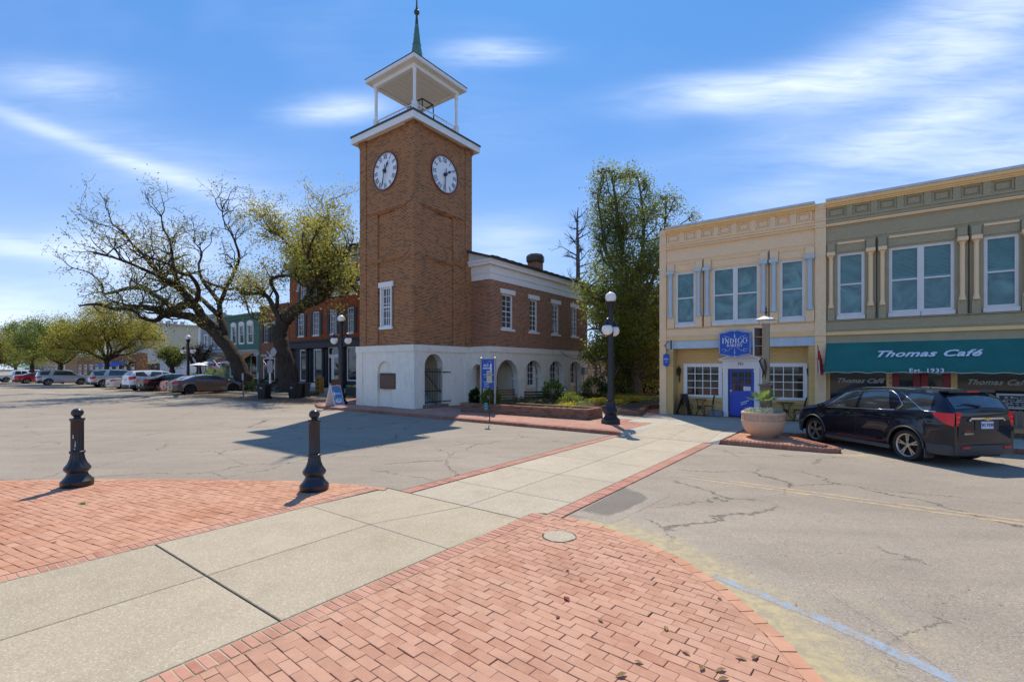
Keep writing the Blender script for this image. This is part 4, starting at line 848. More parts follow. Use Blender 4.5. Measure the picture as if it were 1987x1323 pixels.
for a, b in (((-1, -1), (1, -1)), ((1, -1), (1, 1)), ((1, 1), (-1, 1)), ((-1, 1), (-1, -1))): rail((cu + a[0] * hc, cv + a[1] * hc), (cu + b[0] * hc, cv + b[1] * hc))
m = MB(); h2 = hc + .12
for (x0, x1, y0, y1) in ((-h2, h2, -h2, -h2 + .2), (-h2, h2, h2 - .2, h2), (-h2, -h2 + .2, -h2 + .2, h2 - .2), (h2 - .2, h2, -h2 + .2, h2 - .2)): m.box(cu + x0, cu + x1, cv + y0, cv + y1, 18.04, 18.27)
part(m, 'belfry_beam', 'white_paint', tw)
for k in range(8):
    w_ = (2 * h2 - .42) / 8; m = MB(); x0 = cu - h2 + .21 + k * w_; m.box(x0 + .006, x0 + w_ - .006, cv - h2 + .2, cv + h2 - .2, 18.15 + .0 * k, 18.19 + .012 * (k % 2)); part(m, 'ceiling_board', 'white_soffit', tw)
m = MB(); m.box(cu - h2 + .2, cu + h2 - .2, cv - h2 + .2, cv + h2 - .2, 18.21, 18.22); part(m, 'ceiling_backing', 'white_soffit', tw)
hr = 2.0; m = MB(); m.box(cu - hr, cu + hr, cv - hr, cv + hr, 18.271, 18.30); part(m, 'belfry_soffit', 'white_soffit', tw)
m = MB(); m.box(cu - hr - .03, cu + hr + .03, cv - hr - .03, cv + hr + .03, 18.301, 18.50); part(m, 'belfry_fascia', 'white_paint', tw)
rf = MB(); ring = [(hr + .06, 18.501), (hr + .06, 18.53), (1.2, 18.85), (.7, 19.15), (.45, 19.65)]
prev = None
for (r_, z_) in ring:
    i = len(rf.v); rf.v += [(cu - r_, cv - r_, z_), (cu + r_, cv - r_, z_), (cu + r_, cv + r_, z_), (cu - r_, cv + r_, z_)]
    if prev is not None:
        for k in range(4): rf.f.append((prev + k, prev + (k + 1) % 4, i + (k + 1) % 4, i + k)); rf.mi.append(0)
    prev = i
rf.f.append((prev, prev + 1, prev + 2, prev + 3)); rf.mi.append(0); part(rf, 'belfry_roof', 'dark_roof', tw)
sp = MB(); sp.lathe([(.62, 19.2), (.44, 19.7), (.30, 20.3), (.22, 20.8), (.155, 21.4), (.105, 21.9)], cu, cv, 8)
for z_ in (20.25, 20.75, 21.3): sp.lathe([(0.0, z_), (.305 - (z_ - 20.3) * .13, z_), (.315 - (z_ - 20.3) * .13, z_ + .03), (0, z_ + .05)], cu, cv, 8)
spire = part(sp, 'spire', 'copper_green', tw)
sp = MB(); sp.lathe([(.10, 21.88), (.07, 22.3), (.05, 22.45), (.06, 22.5)], cu, cv, 12); sp.ball((cu, cv, 22.63), .16, 14, 10); sp.lathe([(.09, 22.75), (.05, 22.95), (.035, 23.4), (.012, 24.2)], cu, cv, 10); part(sp, 'finial', 'finial_metal', spire)
# bell frame
m = MB(); bx, by = cu + .55, cv - .35
for (a, b) in ((-.55, -.4), (.75, -.4), (-.55, .5), (.75, .5)): m.tube([(bx + a, by + b, 15.2), (bx + a * .9, by + b * .9, 16.95)], .035, 6)
for (a, b, c, d, z_) in ((-.55, -.4, .75, -.4, 16.95), (-.55, .5, .75, .5, 16.95), (-.55, -.4, -.55, .5, 16.95), (.75, -.4, .75, .5, 16.95)): m.tube([(bx + a * .9, by + b * .9, z_), (bx + c * .9, by + d * .9, z_)], .04, 6)
m.tube([(bx - .5, by, 16.9), (bx - .4, by, 17.3)], .05, 6); m.tube([(bx + .1, by, 16.95), (bx + .1, by, 17.3)], .015, 5); m.tube([(bx - .35, by, 16.4), (bx - .2, by - .1, 17.2)], .04, 6)
bf = part(m, 'bell_frame', 'black_iron', tw)
m = MB(); m.lathe([(.36, 15.75), (.30, 15.85), (.22, 16.1), (.19, 16.4), (.10, 16.5), (.02, 16.55)], bx - .1, by, 20); part(m, 'bell', 'finial_metal', bf, smooth='auto')
# ladder of small lamps: pigeon spikes left out; single lamp on the right flank
# ---------------- the market hall behind the tower ----------------
WU_, WF, WB_ = -17.25, 21.12, 32.9; WL = -28.6
wg = root('market_hall', 'long brick hall with white cornice and arcaded white ground floor behind the clock tower', 'building', WU_, WF, 0.12)
Rw = W('R', WU_); Fw = W('F', WF)
Z0, ZT, ZC = 3.44, 7.25, 8.05
wins = [((974.0, 995.5), 646, 571), ((1028.5, 1043), 654, 583), ((1072, 1084.8), 661, 594), ((1109.5, 1120.5), 668, 603)]
holes = []
for (px0, px1), pb, pt_ in wins: a, b = v_on_u(px0, WU_), v_on_u(px1, WU_); holes.append((a, b, z_at(640, WU_, v_on_u(985, WU_)) + .06, z_at(571, WU_, v_on_u(985, WU_))))
m = MB(); Rw.wall(m, WF, WB_, Z0, ZT, holes, 0.25); Fw.wall(m, WL, WU_, Z0, ZT, [], 0); m.quad((WL, WF, 0), (WL, WB_, 0), (WL, WB_, ZT), (WL, WF, ZT)); m.quad((WL, WB_, 0), (WU_, WB_, 0), (WU_, WB_, ZT), (WL, WB_, ZT)); part(m, 'brick_wall', 'wing_brick', wg)
m = MB(); m.box(WU_ - .6, WU_ + .04, WF - .04, WF + .9, Z0, ZT); part(m, 'corner_pilaster', 'wing_brick', wg)
for h in holes: window(Rw, wg, h[0], h[1], h[2], h[3], 2, 6, d=0.13, sill=0.16, lintel=0.2, frame=0.10, mun=.03, glass='window_glass')
for (z0, z1, e0) in ((ZT + .001, 7.62, .06), (7.621, ZC, .11), (8.051, 8.22, .34), (8.221, 8.34, .40)):
    m = MB(); m.box(WL - e0, WU_ + e0, WF - e0, WB_ + e0, z0, z1); part(m, 'cornice', 'white_paint', wg)
rc = (WL + WU_) / 2; ze = 8.341; zr = 10.15; m = MB(); m.prism_y([(WL - .4, ze), (WU_ + .4, ze), (rc, zr)], WF - .30, WB_ + .3); gb = part(m, 'gable_wall', 'white_trim', wg)
m = MB()
for sgn, xe in ((1, WU_ + .5), (-1, WL - .5)):
    m.add([(xe, WF - .5, ze - .02), (xe, WB_ + .5, ze - .02), (rc, WB_ + .5, zr + .10), (rc, WF - .5, zr + .10), (xe, WF - .5, ze + .09), (xe, WB_ + .5, ze + .09), (rc, WB_ + .5, zr + .22), (rc, WF - .5, zr + .22)], [(0, 1, 2, 3), (4, 5, 6, 7), (0, 1, 5, 4), (1, 2, 6, 5), (3, 2, 6, 7), (0, 3, 7, 4)])
rf = part(m, 'roof', 'dark_roof', wg)
sl = MB(); k = 0; v_ = WF - .5
while v_ < WB_ + .4: sl.box(WU_ + .35, WU_ + .58, v_ + .01, v_ + .33, ze + .085, ze + .12 + .02 * (k % 2)); v_ += .36; k += 1
part(sl, 'slate', 'dark_roof', rf)
cvv = v_on_u(1041, WU_ - 1.8); m = MB(); m.box(WU_ - 2.3, WU_ - 1.5, cvv - .4, cvv + .4, 8.3, 9.75); chm = part(m, 'chimney', 'wing_brick', wg)
m = MB(); m.lathe([(.62, 9.75), (.66, 9.85), (.66, 10.15), (.55, 10.3), (.3, 10.34)], WU_ - 1.9, cvv, 8); part(m, 'chimney_cap', 'finial_metal', chm)
# arcade
arcs = []
for (a, b, zs) in ((963.7, 1005.6, 722), (1018.6, 1052, 722), (1064, 1094, 722), (1104, 1128, 722)): arcs.append((v_on_u(a, WU_ + .05), v_on_u(b, WU_ + .05)))
zs = z_at(726, WU_, v_on_u(1018, WU_)); arcs2 = [(a, b, z_at(698, WU_, (arcs[0][0] + arcs[0][1]) / 2) - (b - a) / 2) for a, b in arcs]
Ra = W('R', WU_ + .05); m = MB(); Ra.arches(m, WF - .05, WB_, 0.0, 3.12, arcs2, 0.38)
fa0 = -18.45; Fa = W('F', WF - .05); Fa.arches(m, -18.60, WU_ + .05, 0.0, 3.12, [(-18.55, -17.72, 2.0)], .38)
part(m, 'arcade_wall', 'stucco_white', wg)
m = MB(); m.box(-18.6, WU_ + .11, WF - .11, WB_, 3.12, 3.44); part(m, 'stucco_band', 'stucco_white', wg)
for i, (a, b, z_) in enumerate(arcs2):
    m = MB(); nx = arcs2[i + 1][0] if i < 3 else WB_; m.box(WU_ - .4, WU_ + .085, b - .03, nx + .03 if i < 3 else b + .4, z_ - .14, z_); part(m, 'arch_impost', 'stucco_white', wg)
# inner wall of the porch, with its windows
inn = W('R', WU_ - .42); hs = []
for i, (a, b, z_) in enumerate(arcs2[1:]):
    w_ = (b - a); px = ((1022, 1036), (1066.5, 1079), (1106, 1115))[i]; c0, c1 = v_on_u(px[0], inn.p), v_on_u(px[1], inn.p); hs.append((c0, c1, 1.02, 2.78))
m = MB(); inn.wall(m, arcs2[0][1] + .05, WB_, 0, 3.1, hs, .15); part(m, 'inner_wall', 'stucco_cream', wg)
for h in hs: window(inn, wg, h[0], h[1], h[2], h[3], 2, 4, d=.06, sill=.1, frame=.09, mun=.03, glass='dark_glass', casing=.08)
# deep porch behind the first arch
pv0, pv1 = WF + .35, arcs2[0][1] + .05; back = W('R', WU_ - 1.7); c0, c1 = v_on_u(967, back.p), v_on_u(1003, back.p)
hh = [(v_on_u(962, back.p), v_on_u(970.5, back.p), 1.05, 2.75), (v_on_u(978.5, back.p), v_on_u(995.5, back.p), 1.05, 2.75)]
m = MB(); back.wall(m, pv0, pv1 + 2, 0, 3.1, hh, .15); m.box(WU_ - 1.7, WU_ - .42, pv1, pv1 + .06, 0, 3.1); m.box(WU_ - 1.7, WU_ - .3, WF + .3, pv1, 3.05, 3.1); part(m, 'porch_wall', 'stucco_cream', wg)
for h in hh: window(back, wg, h[0], h[1], h[2], h[3], 3 if h[1] - h[0] > 1 else 2, 4, d=.06, sill=.1, frame=.10, mun=.03, glass='dark_glass', casing=.1)
m = MB(); m.box(-19.4, -17.75, WF + 1.3, WF + 1.36, 0, 2.9); m.box(-19.0, -18.3, WF + 1.24, WF + 1.3, .12, 2.3); part(m, 'side_door', 'post_dark', wg)
# meter box and drooping cable on the hall's far corner
m = MB(); v0 = v_on_u(1128.5, WU_ + .1); v1 = v_on_u(1136, WU_ + .1); m.box(WU_ + .05, WU_ + .35, v0, v1, 1.72, 2.25); m.tube([(WU_ + .15, v0 + .2, 1.7), (WU_ + .15, v0 + .2, .1)], .03, 6); part(m, 'meter_box', 'metal_grey', wg)
m = MB(); P = []
for k in range(12): t_ = k / 11; P.append((WU_ + .12, v_on_u(1086, WU_) + t_ * (v_on_u(1134, WU_) - v_on_u(1086, WU_)), 3.35 - 1.6 * t_ * (1 - t_) - .15 * t_))
m.tube(P, .012, 5); part(m, 'cable', 'trim_black', wg)
# low annex beyond the hall
AN = root('annex', 'low cream annex with dark roof edge beyond the brick hall', 'building', WU_ + .2, WB_ + .3, .0); ra = W('R', WU_ + .1)
ah = [(v_on_u(1153, ra.p), v_on_u(1160, ra.p), 1.1, 2.5)]
m = MB(); ra.wall(m, WB_ + .02, 41.5, 0, 2.85, ah, .12); m.quad((WU_ + .1, 41.5, 0), (WU_ - 8, 41.5, 0), (WU_ - 8, 41.5, 2.85), (WU_ + .1, 41.5, 2.85)); part(m, 'wall', 'stucco_cream', AN)
window(ra, AN, *ah[0], 2, 4, d=.05, frame=.07, glass='dark_glass', casing=.05)
m = MB(); m.box(WU_ - 8, WU_ + .5, WB_ + .45, 42, 2.86, 2.98); part(m, 'roof', 'dark_roof', AN)
m = MB(); m.box(WU_ - 8, WU_ + .4, WB_ + .45, 42, 2.70, 2.859); part(m, 'fascia', 'white_trim', AN)
# ---------------- the two storey shop row on the right ----------------
FV = 21.58; U0 = u_on_v(1281, FV); U1 = u_on_v(1582, FV); U2 = u_on_v(1603, FV); U3 = 9.6; ZR = 8.5
bk = root('bakery_building', 'cream two storey shop with pale blue columns, blue trim band and blue door', 'building', (U0 + U2) / 2, FV + 4, 0.12)
cf = root('cafe_building', 'olive green two storey shop with cream columns above a wide teal awning', 'building', (U2 + U3) / 2, FV + 4, 0.12)
FF = W('F', FV)
def upper(par, ua, ub, wins, cols, base, orn, colmat, trim, cream, npan, blinds):
    hs = [(u_on_v(a, FV), u_on_v(b, FV), 4.14, 6.44) for a, b in wins]
    m = MB(); FF.wall(m, ua, ub, 3.54, 8.4, hs, 0.28); part(m, 'front_wall', base, par)
    for (a, b) in wins:
        A, B = u_on_v(a, FV), u_on_v(b, FV)
        if B - A > 1.3:
            mid = (A + B) / 2; window(FF, par, A, mid - .0, 4.14, 6.44, 1, 1, d=.09, frame=.09, glass='teal_glass', mat='white_trim', blinds=blinds, sill=0.02); window(FF, par, mid + .0, B, 4.14, 6.44, 1, 1, d=.09, frame=.09, glass='teal_glass', mat='white_trim', blinds=blinds, sill=0.02)
        else: window(FF, par, A, B, 4.14, 6.44, 1, 1, d=.09, frame=.09, glass='teal_glass', mat='white_trim', blinds=blinds, sill=0.02)
        m = MB(); FF.box(m, A - .02, B + .02, -.03, 0.0, 6.50, 6.78); part(m, 'lintel_panel', orn, par)
        m = MB(); FF.box(m, A - .0, B + .0, -.07, 0, 6.781, 6.83); FF.box(m, A, B, -.045, 0, 6.831, 6.86); part(m, 'lintel_moulding', trim, par)
    for (a, b) in cols:
        A, B = u_on_v(a, FV), u_on_v(b, FV); c = (A + B) / 2; w = (B - A)
        m = MB(); FF.box(m, A, B, -.10, 0, 6.50, 6.83); part(m, 'column_block', orn, par)
        m = MB(); FF.box(m, A + .01, B - .01, -.10, 0, 3.98, 4.43); part(m, 'pedestal', orn, par)
        m = MB(); r = w * .27; n = 20; prof = [(r * 1.5, 4.431), (r * 1.5, 4.48), (r * 1.18, 4.56), (r * 1.02, 4.66)]
        zz = 4.70; k = 0
        while zz < 6.12: prof.append((r * (1.0 + .07 * (k % 2)), zz)); zz += .035; k += 1
        prof += [(r * 1.12, 6.15), (r * .98, 6.18), (r * 1.0, 6.26), (r * 1.25, 6.31), (r * 1.7, 6.36)]
        m.lathe(prof, c, FV - .11, n); m.box(A - .01, B + .01, FV - .27, FV, 6.361, 6.49); part(m, 'column', colmat, par, smooth='auto')
    # friezes
    m = MB(); FF.box(m, ua, ub, -.03, 0, 6.95, 7.40); part(m, 'frieze', orn, par)
    m = MB(); FF.box(m, ua, ub, -.09, 0, 7.50, 7.535); FF.box(m, ua, ub, -.12, 0, 7.536, 7.575); FF.box(m, ua, ub, -.07, 0, 7.576, 7.60); part(m, 'frieze_moulding', trim, par)
    m = MB(); FF.box(m, ua, ub, -.05, 0, 7.62, 7.73); FF.box(m, ua, ub, -.10, 0, 7.731, 7.79); part(m, 'panel_moulding', base, par)
    step = (ub - ua) / npan
    for k in range(npan):
        x0 = ua + k * step; m = MB(); 
        if k: FF.box(m, x0 - .095, x0 + .095, -.10, 0, 7.791, 8.19); part(m, 'frieze_block', orn, par)
        xa, xb = x0 + (.10 if k else .02), x0 + step - .10; m = MB()
        for (p, q, z0, z1) in ((xa, xb, 8.13, 8.19), (xa, xb, 7.80, 7.85), (xa, xa + .06, 7.851, 8.129), (xb - .06, xb, 7.851, 8.129)): FF.box(m, p, q, -.055, 0, z0, z1)
        FF.box(m, xa + .11, xb - .11, -.03, 0, 7.90, 8.08); part(m, 'frieze_panel', orn, par)
    m = MB(); FF.box(m, ua - .0, ub, -.13, 0.3, 8.191, 8.24); FF.box(m, ua, ub, -.17, .3, 8.241, 8.30); FF.box(m, ua, ub, -.22, .3, 8.301, 8.42); part(m, 'cornice', cream, par)
    m = MB(); FF.box(m, ua - .0, ub, -.26, .4, 8.421, 8.50); part(m, 'roof_cap', 'pale_cap', par)
    m = MB(); FF.box(m, ua, ub, -.03, 0, 3.62, 3.93); part(m, 'sill_frieze', orn, par)
    m = MB(); FF.box(m, ua, ub, -.08, 0, 3.95, 3.975); part(m, 'sill_moulding', base if base.startswith('olive') else cream, par)
upper(bk, U0 + .30, U1, [(1311, 1349.5), (1382.5, 1473), (1513, 1561.6)], [(1295.6, 1309.5), (1350.6, 1363.4), (1366.5, 1380.5), (1474.7, 1490), (1494.5, 1510.5), (1563, 1581)], 'cream_facade', 'cream_ornament', 'pale_blue_trim', 'cream_facade', 'cream_dark', 8, False)
upper(cf, U2, U3, [(1625, 1677.5), (1725, 1852), (1909, 1977.5)], [(1606, 1620), (1681, 1698), (1704.5, 1720), (1857, 1876), (1884, 1903), (1981, 2002)], 'olive_facade', 'olive_ornament', 'cream_facade', 'cream_facade', 'cream_dark', 15, True)
for a in (u_on_v(1364.9, FV), u_on_v(1492.2, FV)):
    m = MB(); FF.box(m, a - .015, a + .015, -.02, -.001, 3.9, 6.9); part(m, 'downpipe', 'trim_black', bk)
for a in (u_on_v(1701.2, FV), u_on_v(1880, FV)):
    m = MB(); FF.box(m, a - .015, a + .015, -.02, -.001, 3.9, 6.9); part(m, 'downpipe', 'trim_black', cf)
# side, back and roofs
m = MB(); m.quad((U0, FV, 0), (U0, FV + 18, 0), (U0, FV + 18, 8.4), (U0, FV, 8.4)); m.quad((U0, FV + 18, 0), (U2, FV + 18, 0), (U2, FV + 18, 8.4), (U0, FV + 18, 8.4)); part(m, 'side_wall', 'cream_dark', bk)
m = MB(); m.box(U0 + .02, U2 - .01, FV + .4, FV + 17.9, 7.6, 7.7); part(m, 'roof', 'dark_roof', bk)
m = MB(); m.box(U2, U3, FV + .4, FV + 17.9, 7.6, 7.7); part(m, 'roof', 'dark_roof', cf)
m = MB(); m.quad((U3, FV, 0), (U3, FV + 18, 0), (U3, FV + 18, 8.4), (U3, FV, 8.4)); m.quad((U2, FV + 18, 0), (U3, FV + 18, 0), (U3, FV + 18, 8.4), (U2, FV + 18, 8.4)); part(m, 'side_wall', 'olive_facade', cf)
# pilasters
for (a, b, par) in ((U0, U0 + .30, bk), (U1, U2, bk)):
    m = MB(); FF.box(m, a, b, -.09, .3, 3.42, 8.42); 
    for z in (7.50, 7.74, 8.19): FF.box(m, a - .02, b + .02, -.13, -.091, z, z + .06)
    FF.box(m, a - .02, b + .02, -.13, -.091, 3.42, 3.50); part(m, 'pilaster', 'cream_ornament', par)
    m = MB(); FF.box(m, a, b, -.08, .3, .121, 3.419); 
    for z in (.55, 1.05, 1.16, 2.55, 3.2): FF.box(m, a - .01, b + .01, -.11, -.081, z, z + .06)
    if par is bk and a > -3:
        for k in range(5): FF.box(m, a + .05 + k * (b - a - .1) / 5, a + .075 + k * (b - a - .1) / 5, -.095, -.081, 1.3, 2.5)
    part(m, 'pilaster_base', 'cream_facade', par)
m = MB(); FF.box(m, U0, U2, -.14, .3, 8.421, 8.5); 
# bakery ground floor
m = MB(); FF.box(m, U0 + .301, U1 - .001, -.05, .5, 3.06, 3.42); part(m, 'blue_band', 'pale_blue_trim', bk)
m = MB(); FF.box(m, U0 + .301, U1 - .001, -.03, .5, 3.235, 3.245); 
m = MB(); FF.box(m, U0 + .301, U1, -.11, 0, 3.421, 3.47); FF.box(m, U0 + .301, U1, -.08, 0, 3.471, 3.54); part(m, 'storefront_cornice', 'cream_dark', bk)
RV = FV + .55; FR = W('F', RV)
bw1 = (u_on_v(1329, RV), u_on_v(1399, RV)); bw2 = (u_on_v(1478, RV), u_on_v(1564, RV)); dx = (u_on_v(1413, RV), u_on_v(1464, RV))
zb0 = z_at(769, bw1[0], RV); zb1 = z_at(707.5, bw1[0], RV)
m = MB(); FR.wall(m, U0 + .3, U1, .121, 3.06, [(*bw1, zb0, zb1), (*bw2, zb0, zb1), (dx[0], dx[1], .122, 2.17)], .16); part(m, 'storefront_wall', 'yellow_painted_brick', bk)
m = MB(); FF.box(m, U0 + .301, U0 + .60, -.02, .545, .121, 3.059); part(m, 'brick_pier', 'yellow_painted_brick', bk)
m = MB(); FF.box(m, U1 - .22, U1 - .001, -.02, .545, .121, 3.059); part(m, 'brick_pier', 'yellow_painted_brick', bk)
m = MB(); FR.box(m, U0 + .3, U1, 0, .4, 3.05, 3.059)
for (a, b) in (bw1, bw2):
    window(FR, bk, a, b, zb0, zb1, 4, 4, d=.05, frame=.10, mun=.03, rail=False, glass='shop_glass', mat='white_paint', casing=.05)
    m = MB(); FR.box(m, a - .1, b + .1, -.045, -.001, zb0 - .16, zb0 - .09); part(m, 'brick_ledge', 'yellow_painted_brick', bk)
# things seen behind the shop glass stand on the inside
# door and surround
dw = MB()
for (x0, x1, z0, z1, pr) in ((dx[0] - .20, dx[0], .122, 2.17, .08), (dx[1], dx[1] + .20, .122, 2.17, .08), (dx[0] - .22, dx[1] + .22, 2.171, 2.50, .10)): FR.box(dw, x0, x1, -pr, .1, z0, z1)
for x in (dx[0] - .20, dx[1]): FR.box(dw, x - .02, x + .22, -.11, -.081, .122, .36); FR.box(dw, x - .02, x + .22, -.11, -.081, 2.04, 2.12)
FR.box(dw, dx[0] - .32, dx[1] + .32, -.20, 0, 2.501, 2.56)
sur = part(dw, 'door_surround', 'white_paint', bk)
c = (dx[0] + dx[1]) / 2; m = MB(); w_ = (dx[1] - dx[0]) / 2 + .38
m.prism_y([(c - w_, 2.561), (c + w_, 2.561), (c, 2.86)], RV - .10, RV); m.prism_y([(c - w_ - .04, 2.561), (c - w_ + .16, 2.561), (c, 2.80), (c + w_ - .16, 2.561), (c + w_ + .04, 2.561), (c, 2.93)], RV - .22, RV - .101); part(m, 'pediment', 'white_paint', sur)
d = MB(); a, b = dx; FR.box(d, a + .03, b - .03, .05, .10, .16, 1.12)
g0, g1 = a + .13, b - .13
for (x0, x1, z0, z1) in ((a + .03, g0, 1.121, 2.15), (g1, b - .03, 1.121, 2.15), (g0, g1, 2.06, 2.15), (g0, g1, 1.121, 1.22)): FR.box(d, x0, x1, .05, .10, z0, z1)
for k in (1, 2): x = g0 + (g1 - g0) * k / 3; FR.box(d, x - .012, x + .012, .055, .09, 1.22, 2.06)
for k in (1, 2): z = 1.22 + .84 * k / 3; FR.box(d, g0, g1, .057, .09, z - .012, z + .012)
dr = part(d, 'door', 'door_blue', bk)
m = MB(); m.quad(FR.pt(g0, .08, 1.22), FR.pt(g1, .08, 1.22), FR.pt(g1, .08, 2.06), FR.pt(g0, .08, 2.06)); part(m, 'pane', 'shop_glass', dr)
m = MB(); z0, z1 = .30, 1.02
for (p, q) in (((a + .12, z0), (b - .12, z1)), ((a + .12, z1), (b - .12, z0))):
    L = math.hypot(q[0] - p[0], q[1] - p[1]); nx, nz = -(q[1] - p[1]) / L * .04, (q[0] - p[0]) / L * .04; off_ = .040 if p[1] == z0 else .044
    m.prism_y([(p[0] + nx, p[1] + nz), (q[0] + nx, q[1] + nz), (q[0] - nx, q[1] - nz), (p[0] - nx, p[1] - nz)], RV + off_, RV + .049)
for (x0, x1, zz0, zz1) in ((a + .08, b - .08, 1.02, 1.09), (a + .08, b - .08, .24, .30), (a + .08, a + .13, .301, 1.019), (b - .13, b - .08, .301, 1.019)): FR.box(m, x0, x1, .03, .049, zz0, zz1)
part(m, 'cross_bracing', 'door_blue', dr)
m = MB(); m.ball((a + .10, RV + .01, 1.08), .035, 12, 8); m.box(a + .08, a + .12, RV + .03, RV + .049, 1.2, 1.26); part(m, 'handle', 'chrome', dr)
m = MB(); m.box(g1 - .30, g1 - .02, RV + .045, RV + .049, 1.24, 1.42); part(m, 'notice', 'letter_white', dr)
m = MB(); m.prism_y([(c - .02, .70), (c + .3, .82), (c + .3, .86), (c - .02, .735)], RV + .02, RV + .028); m.prism_y([(c - .02, .62), (c + .22, .72), (c + .22, .75), (c - .02, .655)], RV + .02, RV + .028); part(m, 'door_streak', 'letter_white', dr)
ptext('701', .17, 'black_iron', bk, c, RV - .103, 2.37, bold=.002)
for (px, py0, py1) in ((1305, 712, 750), (1571, 716, 740)):
    pass
# wall lanterns
for (px, lab) in ((1315, None), (1570.5, None)):
    x = u_on_v(px, RV - .12); 
    if px < 1400: x = U0 + .72
    m = MB(); y = RV - .14; m.tube([(x, RV, 1.95), (x, y, 2.0), (x, y, 2.25)], .012, 6); m.lathe([(.03, 1.86), (.06, 1.9), (.09, 2.12), (.10, 2.14), (.05, 2.22), (.02, 2.25), (.01, 2.34)], x, y, 6)
    m.tube([(x, RV - .02, 1.55), (x, RV - .03, 1.75), (x, RV - .02, 2.2)], .02, 6); m.tube([(x, y, 1.86), (x + .04, y, 1.8), (x, y, 1.7), (x - .03, y, 1.62)], .008, 5); part(m, 'wall_lantern', 'black_iron', bk)
# INDIGO BAKERY hanging sign
SV = FV - .30; a, b = u_on_v(1395, SV), u_on_v(1457, SV); sgn = root('bakery_sign', 'blue scalloped bakery sign with white lettering hung above the blue door', 'sign', (a + b) / 2, SV, 2.8)
c = (a + b) / 2; hw = (b - a) / 2; zt, zb = z_at(641, c, SV), z_at(692, c, SV); zc = (zt + zb) / 2; hh = (zt - zb) / 2
def signpoly(k):
    P = []
    for i in range(49):
        t_ = -1 + 2 * i / 48; s_ = abs(t_); y = .86 if s_ > .8 else (.86 + .10 * (0.8 - s_) / .45 if s_ > .35 else .99 + .04 * math.sin((s_) / .35 * math.pi) - (.05 if s_ < .03 else 0))
        x = t_ * (1.0 if s_ > .97 else 1.0); y -= .08 * max(0, (s_ - .93) / .07); P.append((c + x * hw * k, zc + y * hh * k))
    return P + [(2 * c - x, 2 * zc - z) for x, z in P]
m = MB(); m.prism_y(signpoly(1.0), SV, SV + .06); board = part(m, 'sign_board', 'sign_blue', sgn)
def outline(P, w_, y0, y1, mb):
    n = len(P)
    for i in range(n):
        p, q = Vector(P[i]), Vector(P[(i + 1) % n]); d_ = q - p
        if d_.length < 1e-6: continue
        d_.normalize(); nn = Vector((-d_.y, d_.x)) * w_ / 2; mb.quad((p.x + nn.x, y0, p.y + nn.y), (q.x + nn.x, y0, q.y + nn.y), (q.x - nn.x, y0, q.y - nn.y), (p.x - nn.x, y0, p.y - nn.y))
m = MB(); outline(signpoly(.955), .022, SV - .004, SV, m); part(m, 'border_line', 'sign_line', board)
# serif capitals drawn from strokes
GL = {'I': ([((.25, 0), (.25, 1), .2)], [.25], [.25], .52), 'N': ([((.18, 0), (.18, 1), .08), ((.18, 1), (.82, 0), .2), ((.82, 0), (.82, 1), .08)], [.18], [.12, .82], 1.0),
      'D': ([((.2, 0), (.2, 1), .19)], [], [], .95), 'G': ([], [], [], .95), 'O': ([], [], [], 1.0), 'B': ([((.2, 0), (.2, 1), .19)], [], [], .8), 'A': ([((.12, 0), (.5, 1), .08), ((.88, 0), (.5, 1), .19), ((.28, .36), (.72, .36), .07)], [.12, .88], [], .95),
      'K': ([((.2, 0), (.2, 1), .19), ((.25, .42), (.8, 1), .08), ((.38, .55), (.85, 0), .18)], [.2, .85], [.2, .8], .9), 'E': ([((.2, 0), (.2, 1), .19), ((.2, .03), (.8, .03), .07), ((.2, .97), (.78, .97), .07), ((.2, .52), (.62, .52), .07), ((.8, .0), (.8, .2), .05), ((.78, .8), (.78, 1), .05)], [], [], .8),
      'R': ([((.2, 0), (.2, 1), .19), ((.42, .48), (.88, 0), .17)], [.2, .88], [], .88), 'Y': ([((.5, 0), (.5, .5), .19), ((.5, .48), (.1, 1), .18), ((.5, .48), (.88, 1), .07)], [.5], [.1, .88], .88)}
